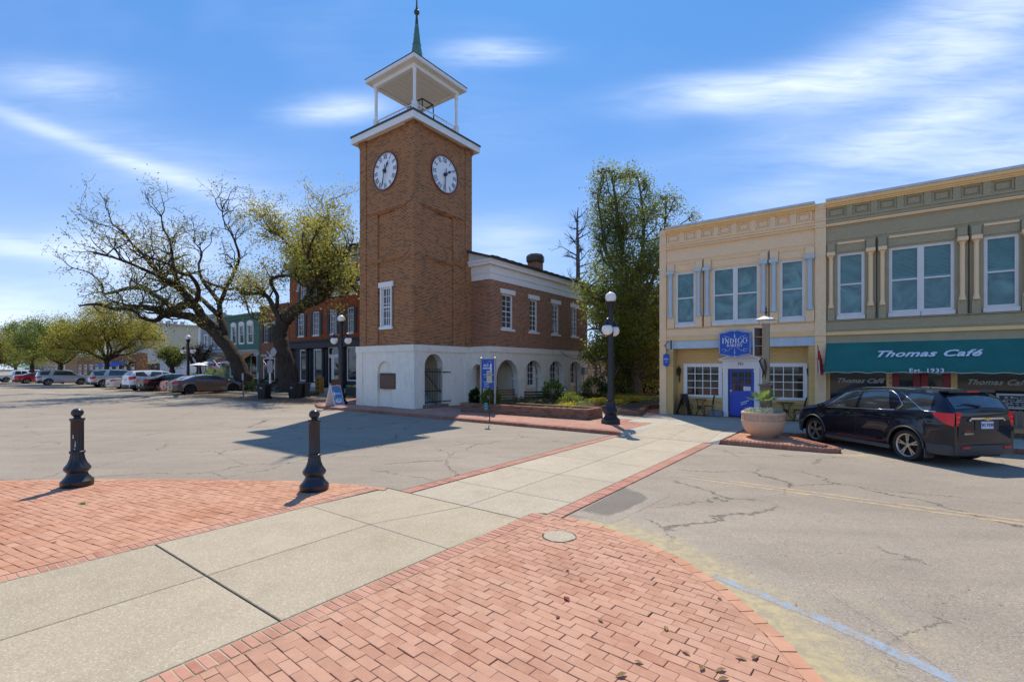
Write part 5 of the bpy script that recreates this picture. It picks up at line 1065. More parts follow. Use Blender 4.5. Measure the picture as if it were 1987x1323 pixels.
def caps(mb, txt, x0, z0, h, wd, y0):
    x = x0
    def seg(p, q, t_):
        P, Q = Vector((x + p[0] * wd * h, z0 + p[1] * h)), Vector((x + q[0] * wd * h, z0 + q[1] * h)); d_ = (Q - P)
        if d_.length < 1e-6: return
        d_.normalize(); n_ = Vector((-d_.y, d_.x)) * t_ * h / 2; mb.quad((P.x + n_.x, y0, P.y + n_.y), (Q.x + n_.x, y0, Q.y + n_.y), (Q.x - n_.x, y0, Q.y - n_.y), (P.x - n_.x, y0, P.y - n_.y))
    def arc(cx, cz, rx, rz, a0, a1, thick):
        n = 16
        for i in range(n):
            A, B_ = a0 + (a1 - a0) * i / n, a0 + (a1 - a0) * (i + 1) / n
            for_ = []
            tA = thick * (.35 + .65 * abs(math.cos(A))); tB = thick * (.35 + .65 * abs(math.cos(B_)))
            pts = [(cx + (rx - tA) * math.cos(A), cz + (rz - tA * .5) * math.sin(A)), (cx + rx * math.cos(A), cz + rz * math.sin(A)), (cx + rx * math.cos(B_), cz + rz * math.sin(B_)), (cx + (rx - tB) * math.cos(B_), cz + (rz - tB * .5) * math.sin(B_))]
            mb.quad(*[(x + p[0] * wd * h, y0 - .0005, z0 + p[1] * h) for p in pts])
    for ch in txt:
        st_, bot, top, adv = GL[ch]
        for p, q, t_ in st_: seg(p, q, t_)
        if ch in 'IDBKER': bot = bot + [.2] if ch != 'I' else bot; top = top + [.2] if ch != 'I' else top
        for s_ in bot: seg((s_ - .17, .02), (s_ + .17, .02), .045)
        for s_ in top: seg((s_ - .17, .98), (s_ + .17, .98), .045)
        if ch == 'D': arc(.25, .5, .68, .5, -1.57, 1.57, .24)
        if ch == 'O': arc(.5, .5, .5, .52, 0, 6.2832, .2)
        if ch == 'G': arc(.52, .5, .5, .52, .75, 5.6, .2); seg((.88, .08), (.88, .45), .16); seg((.7, .45), (1.0, .45), .045)
        if ch == 'B': arc(.3, .75, .48, .25, -1.57, 1.57, .2); arc(.3, .26, .58, .27, -1.57, 1.57, .2)
        if ch == 'R': arc(.3, .73, .5, .27, -1.57, 1.57, .2)
        x += adv * wd * h + .07 * h
    return x - x0
m = MB(); L = caps(MB(), 'INDIGO', 0, 0, 1.0, .9, 0); h_ = hw * 1.62 / L; caps(m, 'INDIGO', c - hw * .81, zc + hh * .02, h_, .9, SV - .005)
L = caps(MB(), 'BAKERY', 0, 0, 1.0, .9, 0); h2_ = hw * 1.0 / L; caps(m, 'BAKERY', c - hw * .50, zc - hh * .24, h2_, .9, SV - .005); part(m, 'lettering', 'letter_white', board)
m = MB()
def flourish(sx, sz):
    P = []
    for i in range(60):
        t_ = i / 59
        if t_ < .45: a_ = t_ / .45 * 5.2; r_ = .15 - .0 * t_; P.append((.66 + .13 * math.cos(a_ + 1.2), .50 + .10 * math.sin(a_ + 1.2)))
        else: s_ = (t_ - .45) / .55; P.append((.60 - .46 * s_, .50 + .12 * math.sin(s_ * 5.2) * (1 - s_ * .3) - .06))
    Q = [(c + sx * x * hw, zc + sz * z * hh) for x, z in P]
    for i in range(len(Q) - 1):
        p, q = Vector(Q[i]), Vector(Q[i + 1]); d_ = q - p
        if d_.length < 1e-5 or d_.length > .09: continue
        d_.normalize(); n_ = Vector((-d_.y, d_.x)) * .007; m.quad((p.x + n_.x, SV - .005, p.y + n_.y), (q.x + n_.x, SV - .005, q.y + n_.y), (q.x - n_.x, SV - .005, q.y - n_.y), (p.x - n_.x, SV - .005, p.y - n_.y))
for sx in (-1, 1):
    for sz in (-1, 1): flourish(sx, sz)
m.add([(c - .03, SV - .005, zc + hh * .5), (c, SV - .005, zc + hh * .38), (c + .03, SV - .005, zc + hh * .5), (c + .022, SV - .005, zc + hh * .66), (c, SV - .005, zc + hh * .76), (c - .022, SV - .005, zc + hh * .66)], [(0, 1, 2, 3, 4, 5)])
m.quad((c - .012, SV - .005, zc - hh * .38), (c + .012, SV - .005, zc - hh * .38), (c + .008, SV - .005, zc - hh * .6), (c - .008, SV - .005, zc - hh * .6)); m.add([(c + .022 * math.cos(t / 10 * 6.283), SV - .005, zc - hh * .7 + .06 * math.sin(t / 10 * 6.283)) for t in range(10)], [tuple(range(10))])
part(m, 'ornament', 'sign_line', board)
m = MB(); m.tube([(c - .3, SV + .06, zc + .2), (c - .3, FV, zc + .2)], .02, 6); m.tube([(c + .3, SV + .06, zc + .2), (c + .3, FV, zc + .2)], .02, 6); part(m, 'bracket', 'black_iron', sgn)
# small blue hanging plaque at the left corner
SV2 = FV - .35; a, b = u_on_v(1287, SV2), u_on_v(1298.5, SV2); hs_ = root('hanging_plaque', 'small narrow blue sign hanging from a scroll bracket at the cream shop corner', 'sign', (a + b) / 2, SV2, 2.0)
zt, zb = z_at(685, a, SV2), z_at(712, a, SV2); w_ = b - a
m = MB(); m.prism_y([(a, zb + .08), (a + w_ * .3, zb + .04), (a + w_ * .5, zb), (a + w_ * .7, zb + .04), (b, zb + .08), (b, zt - .08), (b - w_ * .3, zt - .04), (a + w_ * .5, zt), (a + w_ * .3, zt - .04), (a, zt - .08)], SV2, SV2 + .04); o = part(m, 'sign_board', 'sign_blue', hs_)
ptext('DELI', .10, 'letter_white', hs_, (a + b) / 2, SV2 - .004, (zt + zb) / 2 + .04, bold=.001); ptext('INN', .06, 'letter_white', hs_, (a + b) / 2, SV2 - .004, (zt + zb) / 2 - .08)
m = MB(); ta = (a + b) / 2; m.tube([(ta, FV - .08, zt + .52), (ta, SV2 - .25, zt + .30)], .018, 6); m.tube([(ta, FV - .1, zt + .10), (ta, SV2 + .02, zt + .16), (ta, SV2 - .12, zt + .34)], .014, 6); m.tube([(ta, SV2 + .02, zt), (ta, SV2 + .02, zt + .18)], .006, 5)
part(m, 'bracket', 'black_iron', hs_)
m = MB(); m.box(ta + .12, ta + .20, FV - .16, FV - .09, zt + .10, zt + .62); o2 = part(m, 'lamp_box', 'white_paint', hs_); m = MB(); m.box(ta + .13, ta + .19, FV - .18, FV - .161, zt + .14, zt + .58); part(m, 'lamp_cover', 'black_iron', o2)

# ---------------- cafe ground floor ----------------
m = MB(); FF.box(m, U2 + .01, U3, -.10, 0, 3.421, 3.49); FF.box(m, U2 + .01, U3, -.07, 0, 3.491, 3.54); part(m, 'storefront_cornice', 'cream_dark', cf)
m = MB(); FF.box(m, U2 + .001, U3, -.02, .35, 3.0, 3.42); part(m, 'fascia_board', 'olive_facade', cf)
CV = FV + .30; FC = W('F', CV)
sh = [(u_on_v(1607, CV), u_on_v(1724, CV), .75, 2.75), (u_on_v(1731, CV), u_on_v(1845, CV), .13, 2.75), (u_on_v(1853, CV), u_on_v(1853, CV) + 2.9, .75, 2.75)]
m = MB(); FC.wall(m, U2, U3, .121, 3.0, sh, .1); part(m, 'storefront_wall', 'cream_dark', cf)
for i in (0, 2):
    w_ = window(FC, cf, *sh[i], 1, 1, d=.05, frame=.06, glass='dark_glass', mat='cream_dark', rail=False)
a, b = sh[1][0], sh[1][1]; mid = (a + b) / 2
for (x0, x1) in ((a, mid), (mid, b)):
    d = MB(); FC.box(d, x0 + .01, x0 + .20, .03, .09, .14, 2.6); FC.box(d, x1 - .20, x1 - .01, .03, .09, .14, 2.6); FC.box(d, x0 + .201, x1 - .201, .03, .09, .14, .55); FC.box(d, x0 + .201, x1 - .201, .03, .09, 2.45, 2.6); dr = part(d, 'door', 'door_red', cf)
    m = MB(); m.quad(FC.pt(x0 + .2, .06, .55), FC.pt(x1 - .2, .06, .55), FC.pt(x1 - .2, .06, 2.45), FC.pt(x0 + .2, .06, 2.45)); part(m, 'pane', 'shop_glass', dr)
ptext('7', .14, 'black_iron', cf, (sh[0][1] + a) / 2, CV - .004, 1.82); ptext('0', .14, 'black_iron', cf, (sh[0][1] + a) / 2, CV - .004, 1.66); ptext('3', .14, 'black_iron', cf, (sh[0][1] + a) / 2, CV - .004, 1.50)
# script lettering: a sheared bold face with swash strokes
def script(par, cx, y, cz, w_, mat, tilt=0.0):
    me = textmesh('Thomas Café', 1.0, 0.003, 0.45, 0.026, 'CENTER', 1.05); xs = [v.co.x for v in me.vertices]; wd = max(xs) - min(xs); s_ = w_ * .94 / wd
    me.materials.clear(); me.materials.append(MATS[mat]); o = bpy.data.objects.new('lettering', me); sc.collection.objects.link(o); o.parent = par
    a_, b_, c_ = ORI.get(par.name, (0, 0, 0)); o.location = (cx - a_, y - b_, cz - c_); o.rotation_euler = (math.pi / 2 + tilt, 0, 0); o.scale = (s_ * 1.0, s_ * .95, 1); return o
AV = FV - 1.12; zt_, zv_, zb_ = 3.13, 2.20, 2.02
aw = root('awning', 'wide teal canvas shop awning with white script lettering', 'awning', (U2 + U3) / 2, FV, 2.0)
m = MB(); n = 60; top, edge, low = [], [], []
for i in range(n + 1):
    u_ = U2 + .01 + (U3 - U2 - .02) * i / n; top.append((u_, FV - .04, zt_)); edge.append((u_, AV + .015 * math.sin(u_ * 9), zv_ + .012 * math.sin(u_ * 7))); low.append((u_, AV + .02 * math.sin(u_ * 11 + 1), zb_ + .045 * abs(math.sin(u_ * 5.2))))
for i in range(n):
    K = 6
    for k in range(K):
        def lp(p, q, t_): return tuple(p[j] + (q[j] - p[j]) * t_ + (-.05 * math.sin(math.pi * t_) if j == 2 else 0) for j in range(3))
        m.quad(lp(top[i], edge[i], k / K), lp(top[i + 1], edge[i + 1], k / K), lp(top[i + 1], edge[i + 1], (k + 1) / K), lp(top[i], edge[i], (k + 1) / K))
    m.quad(edge[i], edge[i + 1], low[i + 1], low[i])
m.add([top[0], edge[0], (U2 + .01, FV - .04, zv_)], [(0, 1, 2)]); m.quad(edge[0], low[0], (U2 + .01, FV - .04, zb_), (U2 + .01, FV - .04, zv_))
can = part(m, 'canopy', 'awning_teal', aw, smooth='auto')
m = MB()
for i in range(n): m.tube([low[i], low[i + 1]], .008, 4)
part(m, 'white_piping', 'letter_white', aw)
tl = math.atan2(FV - AV, zt_ - zv_); u1_, u2_ = u_on_v(1690, (FV + AV) / 2 - .0), u_on_v(1909, (FV + AV) / 2)
zc_ = 2.70; yc_ = AV + (FV - AV) * (zc_ - zv_) / (zt_ - zv_) - .05; uA, uB = u_on_v(1689, yc_), u_on_v(1909, yc_)
script(aw, (uA + uB) / 2, yc_, zc_ - .02, uB - uA, 'letter_white', -tl + .03)
ptext('Est. 1933', .17, 'letter_white', aw, (u_on_v(1768, AV) + u_on_v(1828, AV)) / 2 + .0, AV - .035, 2.12, bold=.004, sx=1.25, space=1.1)
a, b = sh[0][0], sh[0][1]; script(cf, u_on_v(1667, CV), CV + .04, 1.73, u_on_v(1715, CV) - u_on_v(1618, CV), 'letter_silver'); script(cf, u_on_v(1933, CV), CV + .04, 1.73, u_on_v(1995, CV) - u_on_v(1866, CV), 'letter_silver')
# frame of the awning
m = MB(); 
for u_ in (U2 + .05, 2.0, 5.5): m.tube([(u_, FV, zb_ + .1), (u_, AV + .02, zv_ - .02)], .015, 5)
part(m, 'awning_frame', 'metal_grey', aw)
# flag on the shared pilaster
fu = (U1 + U2) / 2; fl = root('folded_flag', 'rolled red and white striped flag on a pole at the pilaster beside the teal awning', 'flag', fu, FV - .2, 2)
m = MB(); m.tube([(fu + .05, FV - .12, 1.95), (fu - .06, FV - .55, 3.05)], .014, 6); part(m, 'pole', 'black_iron', fl)
m = MB(); P = [(fu - .035, FV - .45, 2.85), (fu, FV - .38, 2.5), (fu + .02, FV - .33, 2.1), (fu + .03, FV - .34, 1.95)]; m.tube(P, [.03, .07, .085, .05], 8); cl = part(m, 'cloth', 'flag_red', fl)
m = MB(); m.tube([(x - .03, y - .06, z) for x, y, z in P[1:]], [.02, .03, .02], 6); part(m, 'white_stripe', 'flag_white', cl)
m = MB(); m.ring((fu + .08, 0, 2.2), .11, .13, y0=FV - .14, y1=FV - .12, seg=20); part(m, 'iron_ring', 'black_iron', fl)
# menu board and bench right of the car
mb_u = u_on_v(1933, FV - .9); bd_ = root('menu_board', 'white framed blackboard with chalk menu above the grey wooden bench at the cafe', 'board', mb_u + 1, FV - .9, .12)
m = MB(); x0, x1 = mb_u, mb_u + 1.9; z0, z1 = z_at(792, mb_u, FV - .9), z_at(763, mb_u, FV - .9)
for (p, q, r, s_) in ((x0, x1, z1 - .06, z1), (x0, x1, z0, z0 + .06), (x0, x0 + .06, z0 + .06, z1 - .06), (x1 - .06, x1, z0 + .06, z1 - .06)): m.box(p, q, FV - .93, FV - .88, r, s_)
part(m, 'frame', 'metal_grey', bd_); m = MB(); m.box(x0 + .05, x1 - .05, FV - .91, FV - .89, z0 + .05, z1 - .05); pb = part(m, 'blackboard', 'trim_black', bd_)
m = MB(); z = z1 - .13; rnd = random.Random(5)
while z > z0 + .08:
    x = x0 + .12 + rnd.uniform(0, .1)
    while x < x1 - .25: l = rnd.uniform(.02, .09); m.box(x, x + l, FV - .914, FV - .9101, z, z + rnd.choice((.012, .02, .028))); x += l + rnd.choice((.012, .012, .05))
    z -= .062
part(m, 'chalk_writing', 'letter_silver', pb)
m = MB(); m.box(x0 + .06, x0 + .10, FV - .88, FV - .8, .12, z0); m.box(x1 - .10, x1 - .06, FV - .88, FV - .8, .12, z0); part(m, 'leg', 'grey_wood', bd_)
bn = root('wooden_bench', 'grey weathered wooden bench with slatted back under the menu board', 'bench', mb_u + 1, FV - 1.1, .12)
for k in range(14):
    m = MB(); x = x0 + .02 + k * .14; m.box(x, x + .11, FV - .99, FV - .96, .45, z0 - .05 - (.12 if k in (6, 7) else 0)); part(m, 'back_slat', 'grey_wood', bn)
m = MB(); m.box(x0, x1 + .1, FV - 1.5, FV - .99, .42, .47); part(m, 'seat', 'grey_wood', bn)
for x in (x0 + .05, x1):
    for y in (FV - 1.45, FV - 1.0): m = MB(); m.box(x - .03, x + .04, y - .03, y + .03, .12, .419); part(m, 'leg', 'grey_wood', bn)
# ---------------- street furniture ----------------
def P2(name, label, cat, uv, z=0, group=None): return root(name, label, cat, uv[0], uv[1], z, group)
def make_bollard(uv, label):
    b = P2('bollard', label, 'bollard', uv, .03, 'black fluted bollards along the near pavement'); u, v = uv; Z = .03
    m = MB(); N8 = 12; m.lathe([(.235, Z), (.245, Z + .02), (.245, Z + .10), (.20, Z + .15), (.165, Z + .20), (.15, Z + .25)], u, v, N8); part(m, 'base', 'black_bollard', b, smooth='auto')
    m = MB(); m.lathe([(.15, Z + .251), (.185, Z + .29), (.20, Z + .33), (.185, Z + .36), (.145, Z + .42), (.115, Z + .50), (.10, Z + .60), (.118, Z + .61), (.118, Z + .64), (.10, Z + .65)], u, v, 96, (Z + .37, Z + .60, 12, .10)); part(m, 'bell_foot', 'black_bollard', b, smooth='auto')
    m = MB(); m.lathe([(.10, Z + .651), (.096, Z + .67), (.095, Z + 1.18), (.10, Z + 1.20), (.112, Z + 1.21), (.112, Z + 1.245), (.06, Z + 1.25)], u, v, 112, (Z + .66, Z + 1.19, 14, .12)); part(m, 'shaft', 'black_bollard', b, smooth='auto')
    m = MB(); m.lathe([(.06, Z + 1.251), (.05, Z + 1.265), (.055, Z + 1.28)], u, v, 24); m.ball((u, v, Z + 1.345), .092, 28, 18, .9); part(m, 'ball_finial', 'black_bollard', b, smooth=True)
    return b
b1 = make_bollard(G(150, 942, .03), 'black fluted bollard with ball top and chipped paint, further left one')
m = MB(); u, v = G(150, 942, .03)
def chip(du, z, w_, h_):
    a = -math.pi / 2 + PHI + du; r = .0975; m.obox((u + r * math.cos(a), v + r * math.sin(a), z), (-math.sin(a) * w_, math.cos(a) * w_, 0), (math.cos(a) * .003, math.sin(a) * .003, 0), (0, 0, h_))
for q in ((.10, .95, .006, .03), (.16, .92, .005, .012), (.42, .78, .006, .02), (.45, .82, .004, .04), (.35, .72, .006, .01)): chip(*q)
part(m, 'paint_chip', 'chipped_paint', b1)
b2 = make_bollard(G(610, 950, .03), 'black fluted bollard with ball top nearest the concrete walkway')

def make_lamp(uv, z, H, label, ang, arms=2, s=1.0):
    l = P2('street_lamp', label, 'street lamp', uv, z, 'black globe street lamps'); u, v = uv; Z = z
    def zz(f): return Z + f * H
    m = MB(); m.lathe([(.36 * s, Z), (.37 * s, Z + .02), (.37 * s, Z + .14), (.33 * s, Z + .17), (.26 * s, Z + .24), (.22 * s, Z + .34)], u, v, 8); part(m, 'base', 'black_iron', l)
    m = MB(); m.lathe([(.22 * s, Z + .341), (.28 * s, Z + .42), (.29 * s, Z + .47), (.25 * s, Z + .53), (.19 * s, Z + .64), (.16 * s, Z + .80), (.175 * s, Z + .82), (.175 * s, Z + .86), (.14 * s, Z + .88)], u, v, 64, (Z + .50, Z + .79, 12, .08)); part(m, 'bell_foot', 'black_iron', l, smooth='auto')
    m = MB(); m.lathe([(.135 * s, Z + .881), (.12 * s, Z + 1.2), (.10 * s, zz(.62)), (.092 * s, zz(.78)), (.085 * s, zz(.84)), (.11 * s, zz(.87)), (.16 * s, zz(.905)), (.17 * s, zz(.915))], u, v, 56, (Z + 1.0, zz(.72), 14, .06)); part(m, 'pole', 'black_iron', l, smooth='auto')
    m = MB(); r = .205 * s; m.ball((u, v, zz(.91) + r * .93), r, 24, 16); part(m, 'globe', 'globe_glass', l, smooth=True)
    for k in range(arms):
        a = ang[k]; dx, dy = math.cos(a), math.sin(a); R_ = .40 * s; m = MB(); zb = zz(.765)
        P = [(u + dx * .08, v + dy * .08, zb - .06), (u + dx * .2 * s, v + dy * .2 * s, zb), (u + dx * .33 * s, v + dy * .33 * s, zb + .10), (u + dx * R_, v + dy * R_, zb + .06), (u + dx * R_, v + dy * R_, zb - .02)]
        m.tube(P, [.035 * s, .03 * s, .03 * s, .035 * s, .045 * s], 8); m.lathe([(.03 * s, zb + .05), (.09 * s, zb - .02), (.11 * s, zb - .08), (.15 * s, zb - .13), (.155 * s, zb - .16)], u + dx * R_, v + dy * R_, 20); ar = part(m, 'arm', 'black_iron', l, smooth='auto')
        m = MB(); m.ball((u + dx * R_, v + dy * R_, zb - .13 - r * .93), r, 24, 16); part(m, 'globe', 'globe_glass', ar, smooth=True)
    return l
lu = G(1185, 821, .12); Yl = -SP * lu[0] + CP * lu[1]; Ht = EYE + (HY - 564) / FPX * Yl - .12
make_lamp(lu, .12, Ht, 'tall black lamp post with three white globes at the corner of the crossing', [-1.45, 1.69], 2)
lu = G(662, 784, .12); Yl = -SP * lu[0] + CP * lu[1]; Ht = EYE + (HY - 609) / FPX * Yl - .12
make_lamp(lu, .12, Ht, 'black lamp post with three white globes beside the blue sandwich board', [math.pi + PHI, PHI, 0], 2, 1.0)
Yl = 50.0; X_ = (365 - HX) / FPX * Yl; lu = (CP * X_ - SP * Yl, SP * X_ + CP * Yl); Ht = EYE + (HY - 650) / FPX * Yl
make_lamp(lu, .0, Ht, 'distant black lamp post with three white globes behind the parked cars', [math.pi + PHI, PHI, 0], 2, 1.25)

# round planter bowl on the island
pu = G(1481, 847, .131); pb = P2('planter_bowl', 'round terracotta coloured planter bowl with palm and silver foliage on the brick island', 'planter', pu, .13); u, v = pu; Z = .131
m = MB(); prof = [(.30, Z), (.31, Z + .02), (.38, Z + .07), (.50, Z + .19), (.575, Z + .34), (.60, Z + .46), (.60, Z + .50), (.585, Z + .505), (.585, Z + .68), (.60, Z + .685), (.605, Z + .73), (.59, Z + .755), (.53, Z + .755), (.52, Z + .70), (.02, Z + .69)]
m.lathe(prof, u, v, 64); bowl = part(m, 'bowl', 'terracotta', pb, smooth='auto')
m = MB(); 
for k in range(8):
    a0 = 2 * math.pi * k / 8 + .05; pts = []
    n = 8; vs = []
    for j in range(n + 1):
        a = a0 + (2 * math.pi / 8 - .10) * j / n
        for z_, r_ in ((Z + .515, .594), (Z + .67, .594)): vs.append((u + r_ * math.cos(a), v + r_ * math.sin(a), z_))
    m.add(vs, [(2 * j, 2 * j + 2, 2 * j + 3, 2 * j + 1) for j in range(n)])
part(m, 'relief_band', 'planter_ornament', bowl)
m = MB(); m.lathe([(.53, Z + .70), (.3, Z + .74), (.02, Z + .75)], u, v, 24); part(m, 'soil', 'soil', pb)
def leafcards(n, fn, L, Wd, mat, name, par, kind=None, rel=True, seed=1, fold=True):
    r = np.random.default_rng(seed); P = np.array([fn(r) for _ in range(n)]); return cards(P, L, Wd, mat, name, par, r, kind)
def cards(P, L, Wd, mat, name, par, r, kind=None, up=0.3):
    n = len(P); d = r.normal(size=(n, 3)); d[:, 2] += up; d /= np.linalg.norm(d, axis=1, keepdims=True); q = r.normal(size=(n, 3)); q -= d * (q * d).sum(1, keepdims=True); q /= np.linalg.norm(q, axis=1, keepdims=True)
    l = L * r.uniform(.6, 1.3, (n, 1)); w = Wd * r.uniform(.6, 1.2, (n, 1)); nn = np.cross(d, q) * w * .18
    V = np.stack([P, P + d * l * .5 + q * w * .5 - nn, P + d * l, P + d * l * .5 - q * w * .5 - nn], 1).reshape(-1, 3)
    me = bpy.data.meshes.new(name); me.vertices.add(4 * n); me.vertices.foreach_set('co', V.astype(np.float32).ravel()); me.loops.add(4 * n); me.loops.foreach_set('vertex_index', np.arange(4 * n, dtype=np.int32)); me.polygons.add(n); me.polygons.foreach_set('loop_start', np.arange(0, 4 * n, 4, dtype=np.int32)); me.polygons.foreach_set('loop_total', np.full(n, 4, dtype=np.int32)); me.update(); me.validate()
    me.materials.append(MATS[mat]); o = bpy.data.objects.new(name, me); sc.collection.objects.link(o)
    if par: 
        o.parent = par
        a, b, c = ORI.get(par.name, (0, 0, 0)); me.transform(Matrix.Translation((-a, -b, -c)))
    if kind: o['kind'] = kind
    return o
leafcards(1500, lambda r: (lambda a, q: (u + q * math.cos(a), v + q * math.sin(a), Z + .73 + r.uniform(0, .14) * (1.1 - q)))(r.uniform(0, 6.28), .52 * math.sqrt(r.uniform())), .055, .03, 'leaf_silver', 'silver_foliage', pb, seed=4)
m = MB(); m.tube([(u - .02, v, Z + .7), (u - .03, v, Z + 1.0)], [.05, .035], 8); part(m, 'palm_trunk', 'bark_pale', pb)
m = MB(); rnd = random.Random(9)
for k in range(10):     # fan palm: a fan of narrow leaflets at the end of each stalk
    a = 2 * math.pi * k / 10 + rnd.uniform(-.2, .2); el = rnd.uniform(.35, 1.25); L = rnd.uniform(.16, .28); c0 = Vector((u - .03, v, Z + 1.0)); d = Vector((math.cos(a) * math.cos(el), math.sin(a) * math.cos(el), math.sin(el))); tip = c0 + d * L; m.tube([c0, tip], .006, 4)
    side = d.cross(Vector((0, 0, 1))).normalized()
    for j in range(-6, 7):
        b = j / 6 * 1.0; dd = (d * math.cos(b) + side * math.sin(b)).normalized(); up = Vector((0, 0, 1)); e = tip + dd * rnd.uniform(.26, .34) + Vector((0, 0, -.03)); w_ = side * .010 * (1 if abs(b) < 1 else .7) + up * .008; mid = (tip + e) / 2 + Vector((0, 0, .015)); m.add([tuple(tip), tuple(mid + w_), tuple(e), tuple(mid - w_)], [(0, 1, 2, 3)])
part(m, 'palm_fronds', 'leaf_bright', pb)

# signpost behind the bowl
su = (-2.62, 17.15); sp_ = P2('signpost', 'square tan post with pyramid cap, finial and brown plank signs behind the planter bowl', 'signpost', su, .12); u, v = su
zt = lambda py: z_at(py, u, v)
m = MB(); m.box(u - .15, u + .15, v - .15, v + .15, .12, zt(748)); m.box(u - .19, u + .19, v - .19, v + .19, zt(748) + .001, zt(744)); part(m, 'plinth', 'post_dark', sp_, bevel=.008)
m = MB(); m.box(u - .10, u + .10, v - .10, v + .10, zt(744), zt(628)); part(m, 'shaft', 'post_tan', sp_, bevel=.006)
m = MB(); z0 = zt(628); m.lathe([(.14, z0), (.15, z0 + .02), (.15, z0 + .05), (.18, z0 + .10)], u, v, 4); 
z1 = z0 + .11; w_ = .26; m.add([(u - w_, v - w_, z1), (u + w_, v - w_, z1), (u + w_, v + w_, z1), (u - w_, v + w_, z1), (u - w_, v - w_, z1 + .02), (u + w_, v - w_, z1 + .02), (u + w_, v + w_, z1 + .02), (u - w_, v + w_, z1 + .02), (u - .06, v - .06, z1 + .13), (u + .06, v - .06, z1 + .13), (u + .06, v + .06, z1 + .13), (u - .06, v + .06, z1 + .13)], [(0, 3, 2, 1), (0, 1, 5, 4), (1, 2, 6, 5), (2, 3, 7, 6), (3, 0, 4, 7), (4, 5, 9, 8), (5, 6, 10, 9), (6, 7, 11, 10), (7, 4, 8, 11), (8, 9, 10, 11)]); part(m, 'cap', 'white_trim', sp_)
m = MB(); m.lathe([(.02, z1 + .13), (.03, z1 + .16), (.015, z1 + .20), (.045, z1 + .25), (.012, z1 + .31), (.028, z1 + .34), (.003, z1 + .47)], u, v, 10); part(m, 'finial', 'black_iron', sp_)
# planks: boards stacked one over another, turned towards the crossing (long side along +v / -u)
a0 = (u - .11, v - .02); 
tops = [636, 653.5, 671]; bots = [653, 670.5, 690]
yaw = math.radians(-118)
for k in range(3):
    zb_, zt_ = zt(bots[k]), zt(tops[k]); m = MB(); dx, dy = math.cos(yaw), math.sin(yaw)
    L = .46; c0 = Vector((u - .14, v - .10, (zb_ + zt_) / 2)); ctr = c0 + Vector((dx, dy, 0)) * -.0
    m.obox(ctr + Vector((-.05, -.04 * k * 0, 0)), (dx * L / 2, dy * L / 2, 0), (-dy * .02, dx * .02, 0), (0, 0, (zt_ - zb_) / 2 - .004)); pk = part(m, 'sign_plank', 'sign_brown', sp_)
    m = MB(); f = Vector((dy, -dx, 0)); f = f if f.y < 0 or True else -f
    e = ctr + Vector((-.05, 0, 0)) - Vector((dx, dy, 0)) * (L / 2 + .006); 
    e2 = ctr + Vector((-.05, 0, 0)) + Vector((dx, dy, 0)) * (L / 2 + .006); m.obox(e2, (dx * .006, dy * .006, 0), (-dy * .022, dx * .022, 0), (0, 0, (zt_ - zb_) / 2 - .004)); part(m, 'plank_end', 'pale_cap', pk)
m = MB(); m.tube([(u - .1, v - .12, zt(695)), (u - .16, v - .14, zt(700)), (u - .1, v - .13, zt(712)), (u - .04, v - .12, zt(722)), (u - .1, v - .13, zt(733))], [.02, .03, .025, .03, .008], 6); m.tube([(u - .02, v - .14, zt(697)), (u + .02, v - .15, zt(712)), (u + .0, v - .15, zt(735))], [.02, .03, .01], 6); part(m, 'scroll_bracket', 'black_iron', sp_)

# low brick planter wall in front of the market hall
WP = [(-15.7, 17.05), (-9.0, 17.2)]; bw_ = root('planter_wall', 'long low brick planter wall with stepped brick coping in front of the market hall', 'planter', -12.3, 17.1, .12)
def wall_run(par, P, z0, z1, th, name='wall_side', mat='planter_brick'):
    for i in range(len(P) - 1):
        a, b = Vector(P[i]), Vector(P[i + 1]); d = (b - a).normalized(); n = Vector((-d.y, d.x)) * th / 2; m = MB(); e = d * (th / 2 if i else 0)
        m.prism_z([tuple(a - n + e), tuple(b - n + d * th / 2), tuple(b + n + d * th / 2), tuple(a + n + e)], z0, z1); part(m, name, mat, par)
P = [(-15.7, 17.12), (-9.1, 17.28), (-9.1, 18.45), (-15.7, 18.5), (-15.7, 17.2)]
wall_run(bw_, P, .11, .48, .2)
me = brick_mesh(.22, .096, .06, 'coping_brick', 'old_brick', .008); n = 0
for i in range(4):
    a, b = Vector(P[i]), Vector(P[i + 1]); d = b - a; k = 0
    while k * .103 < d.length and n < 220:
        p = a + d.normalized() * k * .103; o = bpy.data.objects.new('coping_brick', me); sc.collection.objects.link(o); o.parent = bw_; o.location = (p.x + 12.3, p.y - 17.1, .54 - .12 + random.gauss(0, .002)); o.rotation_euler = (0, 0, math.atan2(d.y, d.x) + math.pi / 2); k += 1; n += 1
m = MB(); m.box(-15.6, -9.2, 17.2, 18.4, .12, .40); part(m, 'soil', 'soil', bw_)
